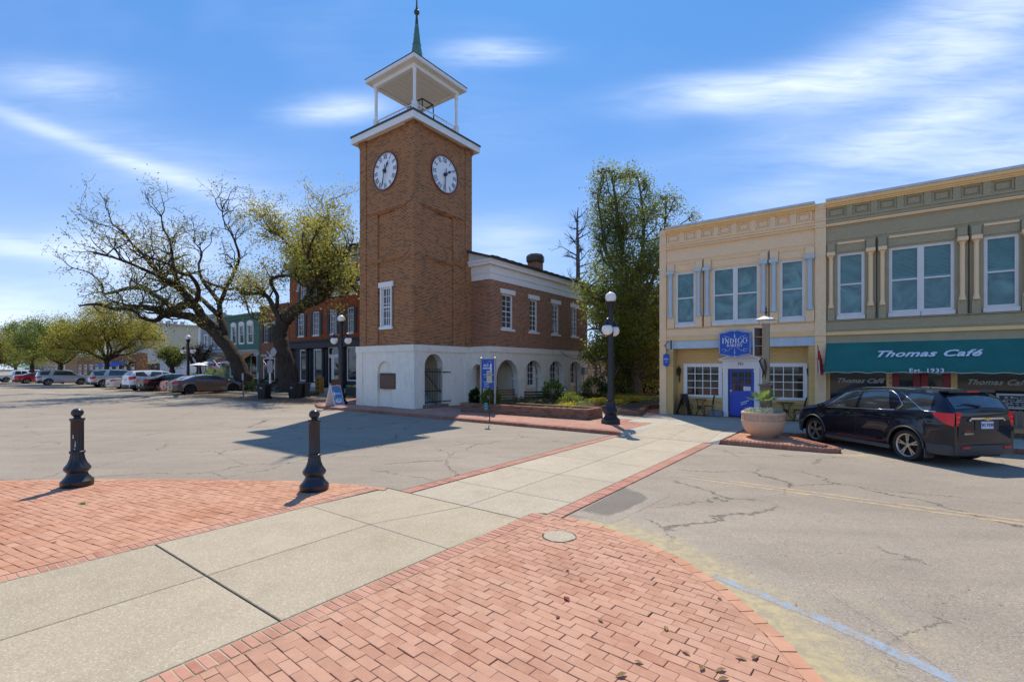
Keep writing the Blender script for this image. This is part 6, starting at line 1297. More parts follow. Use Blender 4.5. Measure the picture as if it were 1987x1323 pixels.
# garden beds
def bed(name, label, P, z, closed=True, h=.22):
    r_ = root(name, label, 'planter', P[0][0], P[0][1], .1); wall_run(r_, P + ([P[0]] if closed else []), .05, .12 + h, .22, 'edging'); m = MB(); m.prism_z(P, .1, .12 + h - .05); part(m, 'soil', 'soil', r_); return r_
bedA = [(-17.0, 19.6), (-11.9, 19.6), (-10.6, 21.2), (-10.2, 24.5), (-11.8, 31.5), (-17.0, 31.5)]; bed('garden_bed', 'long garden bed with brick edging along the market hall arcade', bedA, 0)
p0, p1, p2, p3 = G(1177, 795, .3), G(1240, 799, .3), G(1255, 787, .3), G(1282, 783, .3)
bedB = [p0, p1, p2, (p3[0] + .2, p3[1]), (-9.0, 33), (-12, 36)]; bed('garden_bed', 'brick edged bed with yellow flowers at the foot of the tall tree', bedB, 0)
leafcards(2600, lambda r: (r.uniform(-16.8, -11.2), r.uniform(20, 31), .3 + r.uniform(0, .28)), .12, .05, 'leaf_green', 'low_planting', None, 'stuff', seed=12).rotation_euler = (0, 0, -PHI)
def blob_pts(c, rad, n, seed, shell=.35):
    r = np.random.default_rng(seed); d = r.normal(size=(n, 3)); d /= np.linalg.norm(d, axis=1, keepdims=True); q = (shell + (1 - shell) * r.uniform(size=(n, 1)) ** .5); lump = 1 + .22 * np.sin(d[:, :1] * 5 + seed) * np.cos(d[:, 1:2] * 6 + seed * 2) + .1 * np.sin(d[:, 2:] * 9)
    return d * q * lump * np.array(rad) + np.array(c)
def shrub(label, px, py, uvz, rad, mat='leaf_shrub', n=2500, L=.10, name='shrub', seed=1, cat='shrub', grp=None):
    u, v, z = uvz; s_ = root(name, label, cat, u, v, z, grp); m = MB(); rr = random.Random(seed)
    for k in range(7): a = rr.uniform(0, 6.28); m.tube([(u, v, z), (u + .3 * rad[0] * math.cos(a), v + .3 * rad[1] * math.sin(a), z + rad[2] * .8), (u + .6 * rad[0] * math.cos(a), v + .6 * rad[1] * math.sin(a), z + rad[2] * 1.4)], [.03, .02, .008], 5)
    part(m, 'stem', 'bark_pale', s_); cards(blob_pts((u, v, z + rad[2]), rad, n, seed), L, L * .5, mat, 'foliage', s_, np.random.default_rng(seed)); return s_
def at_px(px, Y): X = (px - HX) / FPX * Y; return (CP * X - SP * Y, SP * X + CP * Y)
def sh(label, px, pyb, Y, wpx, hpx, mat, n, seed, L=.10, name='shrub', cat='shrub', z0=None):
    u, v = at_px(px, Y); z = EYE + (HY - pyb) / FPX * Y if z0 is None else z0; k = Y / FPX; shrub(label, 0, 0, (u, v, max(z, .1)), (wpx / 2 * k, wpx / 2 * k, hpx / 2 * k), mat, n, L, name, seed, cat)
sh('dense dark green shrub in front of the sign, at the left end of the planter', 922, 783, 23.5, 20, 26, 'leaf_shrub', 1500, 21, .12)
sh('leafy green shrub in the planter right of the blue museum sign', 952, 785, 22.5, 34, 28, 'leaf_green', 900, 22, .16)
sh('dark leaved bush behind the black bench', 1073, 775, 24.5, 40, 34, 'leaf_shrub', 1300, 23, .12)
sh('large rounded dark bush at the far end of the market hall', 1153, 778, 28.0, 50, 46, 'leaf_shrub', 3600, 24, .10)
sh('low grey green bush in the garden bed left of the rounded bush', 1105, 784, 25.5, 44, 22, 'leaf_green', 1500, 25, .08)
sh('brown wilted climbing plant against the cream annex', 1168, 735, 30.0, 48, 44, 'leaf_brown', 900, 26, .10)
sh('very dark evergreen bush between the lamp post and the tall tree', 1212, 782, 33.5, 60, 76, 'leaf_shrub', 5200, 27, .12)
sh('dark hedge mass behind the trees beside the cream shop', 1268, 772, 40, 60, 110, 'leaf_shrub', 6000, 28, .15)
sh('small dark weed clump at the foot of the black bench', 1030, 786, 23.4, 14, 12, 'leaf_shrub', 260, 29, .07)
for k, (px, py, Y, w_, h_) in enumerate(((1222, 783, 27.5, 62, 8), (1100, 789, 22.6, 14, 8), (1165, 784, 26, 34, 7), (1195, 788, 24.8, 30, 8))):
    u, v = at_px(px, Y); kk = Y / FPX; z = .36
    leafcards(int(w_ * 22), lambda r: (u + r.normal() * w_ * kk / 3.5, v + r.normal() * .35, z + r.uniform(0, h_ * kk)), .07, .045, 'petal_yellow', 'yellow_flowers', None, 'stuff', seed=40 + k).rotation_euler = (0, 0, -PHI)
    leafcards(int(w_ * 26), lambda r: (u + r.normal() * w_ * kk / 3.2, v + r.normal() * .45 + .1, z + r.uniform(-.05, h_ * kk * .8)), .08, .03, 'leaf_bright', 'flower_leaves', None, 'stuff', seed=50 + k).rotation_euler = (0, 0, -PHI)
u, v = at_px(1232, 28.5); leafcards(1600, lambda r: (u + r.normal() * .9, v + r.normal() * .5, .34 + r.uniform(0, .28)), .16, .015, 'leaf_bright', 'grass_tuft', None, 'stuff', seed=61).rotation_euler = (0, 0, -PHI)
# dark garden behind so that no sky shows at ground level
# museum sign, two posts and three blue panels
Y_ = 22.3; a, b = at_px(935.5, Y_), at_px(961.5, Y_); ms = root('museum_sign', 'tall blue museum sign of three panels between two grey posts in the planter', 'sign', (a[0] + b[0]) / 2, (a[1] + b[1]) / 2, .2)
MV = (a[1] + b[1]) / 2; ua, ub = u_on_v(933.5, MV), u_on_v(960.5, MV); zf = lambda py: z_at(py, (ua + ub) / 2, MV)
for x in (ua, ub): m = MB(); m.lathe([(.055, .15), (.055, zf(695)), (.07, zf(694.5)), (.07, zf(694)), (.03, zf(693))], x, MV, 14); part(m, 'post', 'metal_grey', ms)
cx = (ua + ub) / 2; PN = []
for (t_, b_) in ((696.5, 726), (727.3, 740), (741.3, 753.5)):
    m = MB(); m.box(ua + .07, ub - .07, MV - .03, MV + .03, zf(b_), zf(t_)); PN.append(part(m, 'sign_panel', 'sign_blue', ms))
yy = MV - .036; ptext('RICE', .15, 'letter_white', PN[0], cx - .08, yy, zf(709), bold=.003); ptext('MUSEUM', .115, 'letter_white', PN[0], cx - .05, yy, zf(714.5), bold=.003); ptext('GIFT SHOP', .07, 'letter_white', PN[1], cx - .05, yy, zf(731.5)); ptext('PREVOST', .09, 'letter_white', PN[2], cx, yy, zf(745)); ptext('GALLERY', .09, 'letter_white', PN[2], cx, yy, zf(749.5))
m = MB(); x = cx + .2
m.box(x - .045, x + .045, yy - .001, yy, zf(722), zf(708)); m.box(x - .07, x + .07, yy - .002, yy, zf(716), zf(715)); m.prism_y([(x - .07, zf(708)), (x + .07, zf(708)), (x, zf(705))], yy - .002, yy); m.box(x - .008, x + .008, yy - .001, yy, zf(705), zf(701))
P = [(x - .22 * math.cos(t_) + .0, yy - .002, zf(709) + .22 * math.sin(t_)) for t_ in np.linspace(.1, 1.9, 12)]; m.tube(P, .006, 4); part(m, 'tower_logo', 'letter_white', PN[0])
# small teal plate in the planter
u, v = at_px(943, 20.6); tp = root('garden_plaque', 'small teal information plate standing in the planter under the blue sign', 'sign', u, v, .4)
m = MB(); m.box(u - .075, u + .075, v - .01, v + .01, .42, .70); part(m, 'plate', 'sign_teal', tp); m = MB(); m.box(u - .05, u + .05, v - .013, v - .0105, .62, .66); m.box(u - .05, u + .03, v - .013, v - .0105, .50, .53); part(m, 'printed_lines', 'trim_black', tp)
# parking notice on a thin pole at the kerb
u, v = G(950, 818, .12); pn = root('parking_notice', 'beige notice on a thin rusty pole at the kerb before the museum sign', 'sign', u, v, .12); zf = lambda py: z_at(py, u, v)
m = MB(); m.box(u - .018, u + .018, v - .01, v + .01, .12, zf(720)); part(m, 'pole', 'bronze', pn); m = MB(); m.box(u - .125, u + .125, v - .025, v - .012, zf(742.5), zf(719.5)); pl_ = part(m, 'plate', 'paper_beige', pn); m = MB(); m.box(u - .07, u + .07, v - .028, v - .0255, zf(737), zf(736)); part(m, 'green_bar', 'sign_teal', pl_)
ptext('2 HOUR', .05, 'trim_black', pl_, u, v - .027, zf(724)); ptext('PARKING', .045, 'trim_black', pl_, u, v - .027, zf(728))

# benches
def bench(name, label, c, rot, mat, L=1.5):
    b = thing(name, label, 'bench', c[0], c[1], .12, rot); ORI[b.name] = (0, 0, 0)
    for k in range(4): m = MB(); m.box(-L / 2, L / 2, -.25 + k * .12, -.15 + k * .12, .42, .45); part(m, 'seat_slat', mat, b)
    for k in range(3): m = MB(); m.box(-L / 2, L / 2, .26 + k * .03, .285 + k * .03, .54 + k * .13, .63 + k * .13); part(m, 'back_slat', mat, b)
    for x in (-L / 2 + .08, L / 2 - .08):
        m = MB(); m.tube([(x, -.24, 0), (x, -.20, .22), (x, -.24, .42)], .022, 6); m.tube([(x, -.24, .42), (x, .24, .40), (x, .34, .86)], .02, 6); m.tube([(x, .32, 0), (x, .22, .2), (x, .24, .40)], .022, 6); m.tube([(x, -.24, .42), (x, -.27, .58), (x, -.1, .64), (x, .27, .62)], .018, 6); part(m, 'leg', 'black_iron', b)
    return b
c = at_px(1048, 24.4); bench('garden_bench', 'black slatted bench standing in front of the arcade', c, 1.0, 'black_iron')
c = at_px(977, 26.6); bench('porch_bench', 'brown wooden bench in the porch behind the blue museum sign', c, .9, 'wood_bench')

# sandwich board by the left lamp
u, v = G(650, 787, .12); sb = thing('sandwich_board', 'blue and white tour advertisement sandwich board at the corner beside the lamp post', 'sandwich board', u, v, .12, .12); ORI[sb.name] = (0, 0, 0)
H_ = 1.12; 
for s_ in (-1, 1):
    m = MB(); t_ = .40; w_ = .33
    # leaning panels meet at the top, opening along local x
    y0 = .0; m.add([(s_ * .40, -w_, 0), (s_ * .40, w_, 0), (s_ * .05, w_, H_), (s_ * .05, -w_, H_), (s_ * .37, -w_, 0), (s_ * .37, w_, 0), (s_ * .02, w_, H_), (s_ * .02, -w_, H_)], [(0, 1, 2, 3), (4, 7, 6, 5), (0, 4, 5, 1), (1, 5, 6, 2), (2, 6, 7, 3), (3, 7, 4, 0)]); part(m, 'panel', 'white_paint', sb)
sl_ = Vector((-.35, 0, H_)).normalized(); nrm = Vector((H_, 0, .35)).normalized()
def onp(y, h, e=.004): p = Vector((.40, y, 0)) + sl_ * h + nrm * e; return tuple(p)
def sheet(y0, y1, h0, h1, mat, nm, e): m = MB(); m.quad(onp(y0, h0, e), onp(y1, h0, e), onp(y1, h1, e), onp(y0, h1, e)); return part(m, nm, mat, sb)
sheet(-.31, .31, .06, 1.15, 'board_cyan', 'poster', .004)
m = MB(); a = [onp(.0 + .22 * math.cos(t_), .30 + .10 * math.sin(t_), .007) for t_ in np.linspace(0, 6.28, 20)[:-1]]; m.add(a, [tuple(range(19))]); part(m, 'white_oval', 'letter_white', sb)
rotp = Matrix((Vector((0, 1, 0)), sl_, nrm)).transposed().to_euler()
for tx, h, sz, mt in (('TOURS', 1.09, .13, 'red_letter'), ('SEE HISTORIC', .96, .085, 'plate_ink'), ('HARBOR', .84, .10, 'plate_ink'), ('TICKETS', .70, .10, 'letter_white'), ('BOAT RIDES', .56, .085, 'plate_ink'), ('ROVER', .31, .07, 'trim_black'), ('OPEN TODAY', .11, .08, 'red_letter')):
    text(tx, sz, mt, sb, onp(0, h, .009), rotp, bold=.003)
sheet(-.27, -.16, .52, .80, 'letter_white', 'bottle_picture', .007)

# wheelie bins
def bin_(uv, label, rot):
    b = thing('wheelie_bin', label, 'bin', uv[0], uv[1], 0, rot, 'black wheelie bins under the oak'); ORI[b.name] = (0, 0, 0); s_ = 1.0
    m = MB(); x0, y0, x1, y1 = .27, .29, .35, .38; m.add([(-x0, -y0, .05), (x0, -y0, .05), (x0, y0, .05), (-x0, y0, .05), (-x1, -y1, 1.0), (x1, -y1, 1.0), (x1, y1, 1.0), (-x1, y1, 1.0)], [(0, 3, 2, 1), (4, 5, 6, 7), (0, 1, 5, 4), (1, 2, 6, 5), (2, 3, 7, 6), (3, 0, 4, 7)]); m.box(-x1 - .03, x1 + .03, -y1 - .03, y1 + .03, .96, 1.03); part(m, 'body', 'plastic_black', b, bevel=.015)
    m = MB(); m.box(-x1 - .04, x1 + .04, -y1 - .05, y1 + .05, 1.031, 1.07); m.box(-x1 + .04, x1 - .04, -y1 + .04, y1 - .04, 1.071, 1.10); part(m, 'lid', 'plastic_black', b, bevel=.01)
    for s in (-1, 1): m = MB(); m.tube([(s * .22, .34, .1), (s * .30, .34, .1)], .10, 14); part(m, 'wheel', 'tyre', b)
    m = MB(); m.tube([(-.2, y1 + .08, .98), (.2, y1 + .08, .98)], .018, 6); part(m, 'handle', 'plastic_black', b)
    m = MB(); m.box(-.12, .12, -y1 + .012, -y1 + .02, .80, .83); m.box(-.07, .07, -y1 + .02, -y1 + .028, .76, .785); m.box(-.03, .03, -y1 + .025, -y1 + .035, .71, .74); part(m, 'white_mark', 'letter_silver', b); return b
bin_(G(513, 774, 0), 'leftmost black wheelie bin, in front of the historical marker', .45); bin_(G(572, 773, 0), 'middle black wheelie bin against the oak trunk', .35); bin_(G(589, 771, 0), 'right hand black wheelie bin beside the shop window', .5)
# historical marker, small notices
Yh = 38.0; u, v = at_px(524, Yh); hm = root('historical_marker', 'grey cast historical marker with crest on a white post behind the bins', 'sign', u, v, 0); ORI[hm.name] = (u, v, 0); zf = lambda py: EYE + (HY - py) / FPX * Yh
m = MB(); m.box(u - .06, u + .06, v - .05, v + .05, 0, zf(723)); part(m, 'post', 'white_paint', hm)
m = MB(); w_ = .36; m.box(u - w_, u + w_, v - .04, v + .04, zf(723), zf(700)); m.lathe([(.01, zf(700)), (.01, zf(700))], u, v, 3); part(m, 'plate', 'metal_grey', hm)
m = MB(); z = zf(701.5)
for k in range(9): m.box(u - w_ + .05, u + w_ - .05 - .03 * (k % 3), v - .046, v - .0405, z - .05, z - .025); z -= .095
part(m, 'cast_lettering', 'trim_black', hm)
m = MB(); m.prism_y([(u + .40 * math.sin(t_) * (1 + .12 * math.cos(4 * t_)), zf(683) + .34 * math.cos(t_)) for t_ in np.linspace(0, 6.28, 25)[:-1]], v + .25, v + .30); cr = part(m, 'crest', 'cornice_grey', hm, label='pale scalloped crest with dark emblem above the marker plate')
for (px, py0, py1, lab, cat_) in ((472, 724, 737, 'small pale blue notice on a wooden stake at the foot of the leaning oak', 'sign'), (501, 723, 735, 'small grey notice on a post left of the historical marker', 'sign')):
    Y = 36.5; u, v = at_px(px, Y); r_ = root('stake_sign', lab, cat_, u, v, 0); zf = lambda py: EYE + (HY - py) / FPX * Y; m = MB(); m.box(u - .04, u + .04, v - .03, v + .03, 0, zf(py1)); part(m, 'stake', 'grey_wood', r_); m = MB(); m.box(u - .13, u + .13, v - .05, v - .031, zf(py1), zf(py0)); p_ = part(m, 'plate', 'cornice_grey', r_)
    for k in range(4): m = MB(); m.box(u - .09, u + .09 - .03 * (k % 2), v - .054, v - .0505, zf(py1) + .08 + k * .1, zf(py1) + .11 + k * .1); part(m, 'printed_line', 'plate_ink', p_)

# bistro tables and chairs
def make_chair(label, u, v, rot):
    c = thing('bistro_chair', label, 'chair', u, v, .123, rot, 'black iron bistro chairs by the bakery'); ORI[c.name] = (0, 0, 0)
    m = MB(); m.lathe([(.19, .44), (.205, .45), (.205, .465), (.02, .47)], 0, 0, 20); part(m, 'seat', 'black_iron', c)
    for sx, sy in ((-1, -1), (1, -1), (-1, 1), (1, 1)): m = MB(); m.tube([(sx * .13, sy * .13, .44), (sx * .19, sy * .19, .36), (sx * .15, sy * .15, .2), (sx * .19, sy * .2, .0)], .013, 6); part(m, 'leg', 'black_iron', c)
    m = MB(); P = [(.19 * math.sin(t_) * (1 if math.cos(t_) > -.6 else .8), .20 + .05 * math.cos(t_), .72 + .22 * math.cos(t_) * 1.0) for t_ in np.linspace(-2.9, 2.9, 26)]; m.tube(P, .013, 6); P = [(.10 * math.sin(t_), .20 + .03 * math.cos(t_), .74 + .14 * math.cos(t_)) for t_ in np.linspace(0, 6.28, 18)]; m.tube(P, .008, 5)
    for s in (-1, 0, 1): m.tube([(s * .03, .19, .47), (s * .11, .2, .62), (s * .02, .21, .75), (s * .12, .235, .87)], .008, 5)
    part(m, 'backrest', 'black_iron', c); return c
def make_table(label, u, v):
    t_ = thing('bistro_table', label, 'table', u, v, .123, 0, 'round black iron bistro tables by the bakery'); ORI[t_.name] = (0, 0, 0); m = MB(); m.lathe([(.30, .70), (.32, .705), (.32, .72), (.30, .725), (.02, .726)], 0, 0, 28); part(m, 'tabletop', 'black_iron', t_)
    for k in range(3): a = 2.1 * k + .3; ca, sa = math.cos(a), math.sin(a); m = MB(); m.tube([(ca * .26, sa * .26, .70), (ca * .15, sa * .15, .58), (ca * .10, sa * .10, .38), (ca * .12, sa * .12, .2), (ca * .30, sa * .30, 0)], .014, 6); part(m, 'leg', 'black_iron', t_)
    m = MB(); m.ring((0, 0, .36), .01, .10, y0=-.01, y1=.01, seg=12); part(m, 'hub', 'black_iron', t_); return t_
RVc = RV - .42
make_table('round black bistro table under the left bakery window', u_on_v(1357, RVc), RVc); make_table('round black bistro table under the right bakery window', u_on_v(1524, RVc), RVc)
make_chair('black bistro chair with jacket over it, leftmost by the cream pier', u_on_v(1332, RVc), RVc + .05, 2.2); make_chair('black bistro chair between the left table and the blue door', u_on_v(1375, RVc), RVc - .02, -1.2)
make_chair('black bistro chair half hidden behind the tan signpost', u_on_v(1496, RVc), RVc + .02, 1.5); make_chair('black bistro chair right of the right hand table, nearest the dark car', u_on_v(1551, RVc), RVc, -1.6)
u, v = u_on_v(1319, RVc - .15), RVc - .15; fb = root('folding_board', 'brown folding easel board leaning beside the leftmost chair', 'board', u, v, .12)
m = MB(); m.add([(u - .28, v, .12), (u - .22, v, .12), (u + .14, v, 1.05), (u + .08, v, 1.05), (u - .28, v + .4, .12), (u - .22, v + .4, .12), (u + .14, v + .4, 1.05), (u + .08, v + .4, 1.05)], [(0, 1, 2, 3), (4, 7, 6, 5), (0, 4, 5, 1), (1, 5, 6, 2), (2, 6, 7, 3), (3, 7, 4, 0)]); part(m, 'front_panel', 'sign_brown', fb)
m = MB(); m.add([(u + .34, v, .12), (u + .40, v, .12), (u + .22, v, 1.05), (u + .15, v, 1.05), (u + .34, v + .4, .12), (u + .40, v + .4, .12), (u + .22, v + .4, 1.05), (u + .15, v + .4, 1.05)], [(0, 1, 2, 3), (4, 7, 6, 5), (0, 4, 5, 1), (1, 5, 6, 2), (2, 6, 7, 3), (3, 7, 4, 0)]); part(m, 'back_panel', 'plastic_black', fb)
u, v = u_on_v(1390, RV - .2), RV - .22; rk = MB(); rr = random.Random(2)
P = [(u - .26, .12), (u + .26, .12), (u + .28, .33), (u + .16, .40), (u - .02, .37), (u - .2, .42), (u - .28, .36)]; rk.prism_y(P, v - .16, v + .14); o = rk.build('stone_block', 'rock_grey'); o.rotation_euler = (0, 0, -PHI); tag(o, 'rough grey stone block left of the blue door', 'stone'); bv = o.modifiers.new('b', 'BEVEL'); bv.width = .03; bv.segments = 2

# scattered leaves on the near pavement, each a thing
leafm = MB(); leafm.add([(0, -.045, 0), (.018, -.015, .008), (.02, .015, .012), (0, .05, .006), (-.02, .015, .012), (-.018, -.015, .008), (0, 0, .003)], [(0, 1, 6), (1, 2, 6), (2, 3, 6), (3, 4, 6), (4, 5, 6), (5, 0, 6)])
base = {}
for mt in ('leaf_dead', 'leaf_red'):
    me = bpy.data.meshes.new('fallen_leaf'); me.from_pydata(leafm.v, [], leafm.f); me.materials.append(MATS[mt]); base[mt] = me
spots = [(1099, 1161, 'leaf_red', 1.5, 'dark red curled leaf lying alone on the middle of the pink pavers'), (1101, 1106, 'leaf_red', .9, 'small reddish leaf below the concrete plug'), (1083, 1197, 'leaf_red', .8, 'tiny dark leaf on the pink pavers left of centre'), (1165, 1203, 'leaf_dead', 1.0, 'pale dry leaf on the pink pavers right of the dark red leaf'), (1292, 1218, 'leaf_dead', 1.1, 'pale dry leaf alone on the pink pavers, highest of the right hand scatter'), (1330, 1265, 'leaf_dead', 1.1, 'pale dry leaf midway down the right hand pink pavers'), (1205, 1310, 'leaf_dead', 1.3, 'large pale dry leaf lowest on the pink pavers, left of the scatter'), (1240, 1285, 'leaf_dead', 1.0, 'pale dry leaf just above the large lowest one on pink pavers'), (1362, 1295, 'leaf_dead', 1.2, 'pale dry leaf left of a close trio near the bottom edge'), (1398, 1300, 'leaf_dead', 1.2, 'upper pale leaf of the close pair near the bottom edge'), (1403, 1317, 'leaf_dead', 1.2, 'lower pale leaf of the close pair touching the bottom edge'), (1438, 1277, 'leaf_dead', 1.2, 'left one of two pale leaves side by side near the curved edge'), (1465, 1275, 'leaf_dead', 1.2, 'right one of two pale leaves side by side near the curved edge'), (1396, 1160, 'leaf_red', .9, 'reddish leaf near the right edge of the pink pavers'), (1127, 1125, 'leaf_dead', .9, 'pale dry leaf below right of the concrete plug'), (105, 1052, 'leaf_red', .9, 'tiny dark red leaf on the orange pavers at far left')]
for (px, py, mt, s_, lb) in spots:
    u, v = G(px, py, .035); x, y = UV(u, v); o = bpy.data.objects.new('fallen_leaf', base[mt]); sc.collection.objects.link(o); o.location = (x, y, .034); o.scale = (s_ * .8, s_ * .8, s_); o.rotation_euler = (random.uniform(-.1, .1), random.uniform(-.1, .1), random.uniform(0, 6)); tag(o, lb or 'pale dry leaf lying on the pink pavers', 'leaf', 'fallen leaves on the near pavement' if not lb else 'fallen leaves on the near pavement')
r = np.random.default_rng(77)
def scatter(n, fn, L, Wd, mat, nm, seed, z=.006):
    r = np.random.default_rng(seed); P = []
    while len(P) < n:
        p = fn(r)
        if p is not None: P.append((p[0], p[1], z + r.uniform(0, .006)))
    o = cards(np.array(P), L, Wd, mat, nm, None, r, 'stuff', up=0); me = o.data; co_ = np.empty(len(me.vertices) * 3, np.float32); me.vertices.foreach_get('co', co_); co_ = co_.reshape(-1, 4, 3); b0 = co_[:, :1, 2:3]; co_[:, :, 2:3] = b0 + (co_[:, :, 2:3] - b0) * .12; co_[:, :, 2] = np.maximum(co_[:, :, 2], z - .002); me.vertices.foreach_set('co', co_.ravel()); me.update(); o.rotation_euler = (0, 0, -PHI); return o
scatter(260, lambda r: (r.uniform(-1.5, 6), r.uniform(3.5, 9)), .045, .016, 'leaf_dead', 'road_litter', 78)
scatter(420, lambda r: (r.uniform(-24, -6.5), 14.58 - abs(r.normal()) * .25), .05, .02, 'leaf_dead', 'road_litter', 79)
scatter(260, lambda r: (r.uniform(-14, -6), r.uniform(5.6, 9) if r.uniform() < .7 else r.uniform(9, 14)), .04, .018, 'leaf_dead', 'road_litter', 80)
scatter(14000, lambda r: (r.uniform(-75, -27.5), 14.9 + abs(r.normal()) * 2.2), .13, .07, 'leaf_dead', 'leaf_litter', 81, .03)
scatter(3000, lambda r: (-47.5 + r.normal() * 5, 21.3 + r.normal() * 1.3), .15, .08, 'leaf_dead', 'leaf_litter', 82, .19)
leafcards(90, lambda r: (lambda q: (q[0] + r.normal() * .03, q[1] + r.normal() * .02, .03))(G(160, 978, .03)), .035, .02, 'leaf_bright', 'weed', None, 'stuff', seed=91).rotation_euler = (0, 0, -PHI)
leafcards(120, lambda r: (lambda q: (q[0] + r.normal() * .10, q[1] + r.normal() * .03, .01))(G(1413, 862, .0)), .08, .04, 'leaf_bright', 'weed', None, 'stuff', seed=92).rotation_euler = (0, 0, -PHI)
leafcards(300, lambda r: (r.uniform(-11.6, -9.4), 17.9 + r.normal() * .2, .42 + r.uniform(0, .06)), .09, .04, 'leaf_bright', 'weed', None, 'stuff', seed=93).rotation_euler = (0, 0, -PHI)
# ---------------- cars ----------------
def lerp_tab(tab, x):
    if x <= tab[0][0]: return tab[0][1]
    for i in range(len(tab) - 1):
        if x <= tab[i + 1][0]:
            t = (x - tab[i][0]) / (tab[i + 1][0] - tab[i][0]); return tab[i][1] + (tab[i + 1][1] - tab[i][1]) * t
    return tab[-1][1]
def smooth_tab(tab, x, h=.05): return (lerp_tab(tab, x - h) + 2 * lerp_tab(tab, x) + lerp_tab(tab, x + h)) / 4
SUV = dict(L=4.77, w=.92, top=[(0, 1.23), (.05, 1.27), (.17, 1.45), (.32, 1.64), (.44, 1.68), (.9, 1.715), (1.8, 1.73), (2.5, 1.70), (2.95, 1.60), (3.72, 1.20), (4.15, 1.11), (4.5, .99), (4.68, .86), (4.77, .68)],
           belt=[(0, 1.21), (.35, 1.22), (1.2, 1.16), (3.6, 1.06), (4.3, .97), (4.77, .66)], wheels=(.98, 3.84), r=.37, sill=.26, glass=[(.42, .46, 1.30, 1.05), (1.42, 1.62, 2.35, 2.35), (2.43, 2.43, 3.55, 2.92)], rear=(.08, .32), front=(2.98, 3.70), bend=.30, fend=.42)
SEDAN = dict(L=4.93, w=.93, top=[(0, .92), (.08, 1.05), (.5, 1.08), (.75, 1.10), (1.5, 1.40), (2.1, 1.475), (2.6, 1.465), (3.0, 1.38), (3.85, 1.02), (4.3, .93), (4.7, .80), (4.85, .70), (4.93, .55)],
             belt=[(0, .92), (.6, 1.02), (2, .98), (3.8, .90), (4.5, .78), (4.93, .52)], wheels=(1.08, 3.93), r=.34, sill=.22, glass=[(1.05, 1.45, 2.05, 2.05), (2.12, 2.12, 3.5, 3.0)], rear=(.78, 1.48), front=(3.02, 3.80), bend=.34, fend=.5)
BIGSUV = dict(L=5.35, w=1.02, top=[(0, 1.15), (.05, 1.25), (.20, 1.70), (.35, 1.86), (1.0, 1.93), (2.3, 1.94), (3.0, 1.90), (3.35, 1.80), (4.0, 1.30), (4.6, 1.20), (5.1, 1.10), (5.25, 1.02), (5.35, .7)],
              belt=[(0, 1.15), (.5, 1.24), (3.8, 1.18), (4.8, 1.08), (5.35, .7)], wheels=(1.05, 4.13), r=.41, sill=.34, glass=[(.35, .25, 1.05, 1.3), (1.45, 1.65, 3.75, 3.22)], rear=(.07, .28), front=(3.38, 3.96), bend=.2, fend=.3)
PICKUP = dict(L=5.6, w=1.0, top=[(0, 1.10), (.05, 1.20), (1.7, 1.22), (1.85, 1.25), (2.0, 1.78), (2.3, 1.88), (3.3, 1.86), (3.55, 1.76), (4.1, 1.28), (4.6, 1.20), (5.2, 1.12), (5.5, 1.0), (5.6, .7)],
              belt=[(0, 1.10), (1.7, 1.18), (4.0, 1.16), (5.0, 1.05), (5.6, .7)], wheels=(1.15, 4.55), r=.40, sill=.42, glass=[(2.1, 2.2, 2.8, 2.8), (2.88, 2.88, 3.9, 3.4)], rear=(1.87, 2.0), front=(3.58, 4.06), bend=.15, fend=.3)
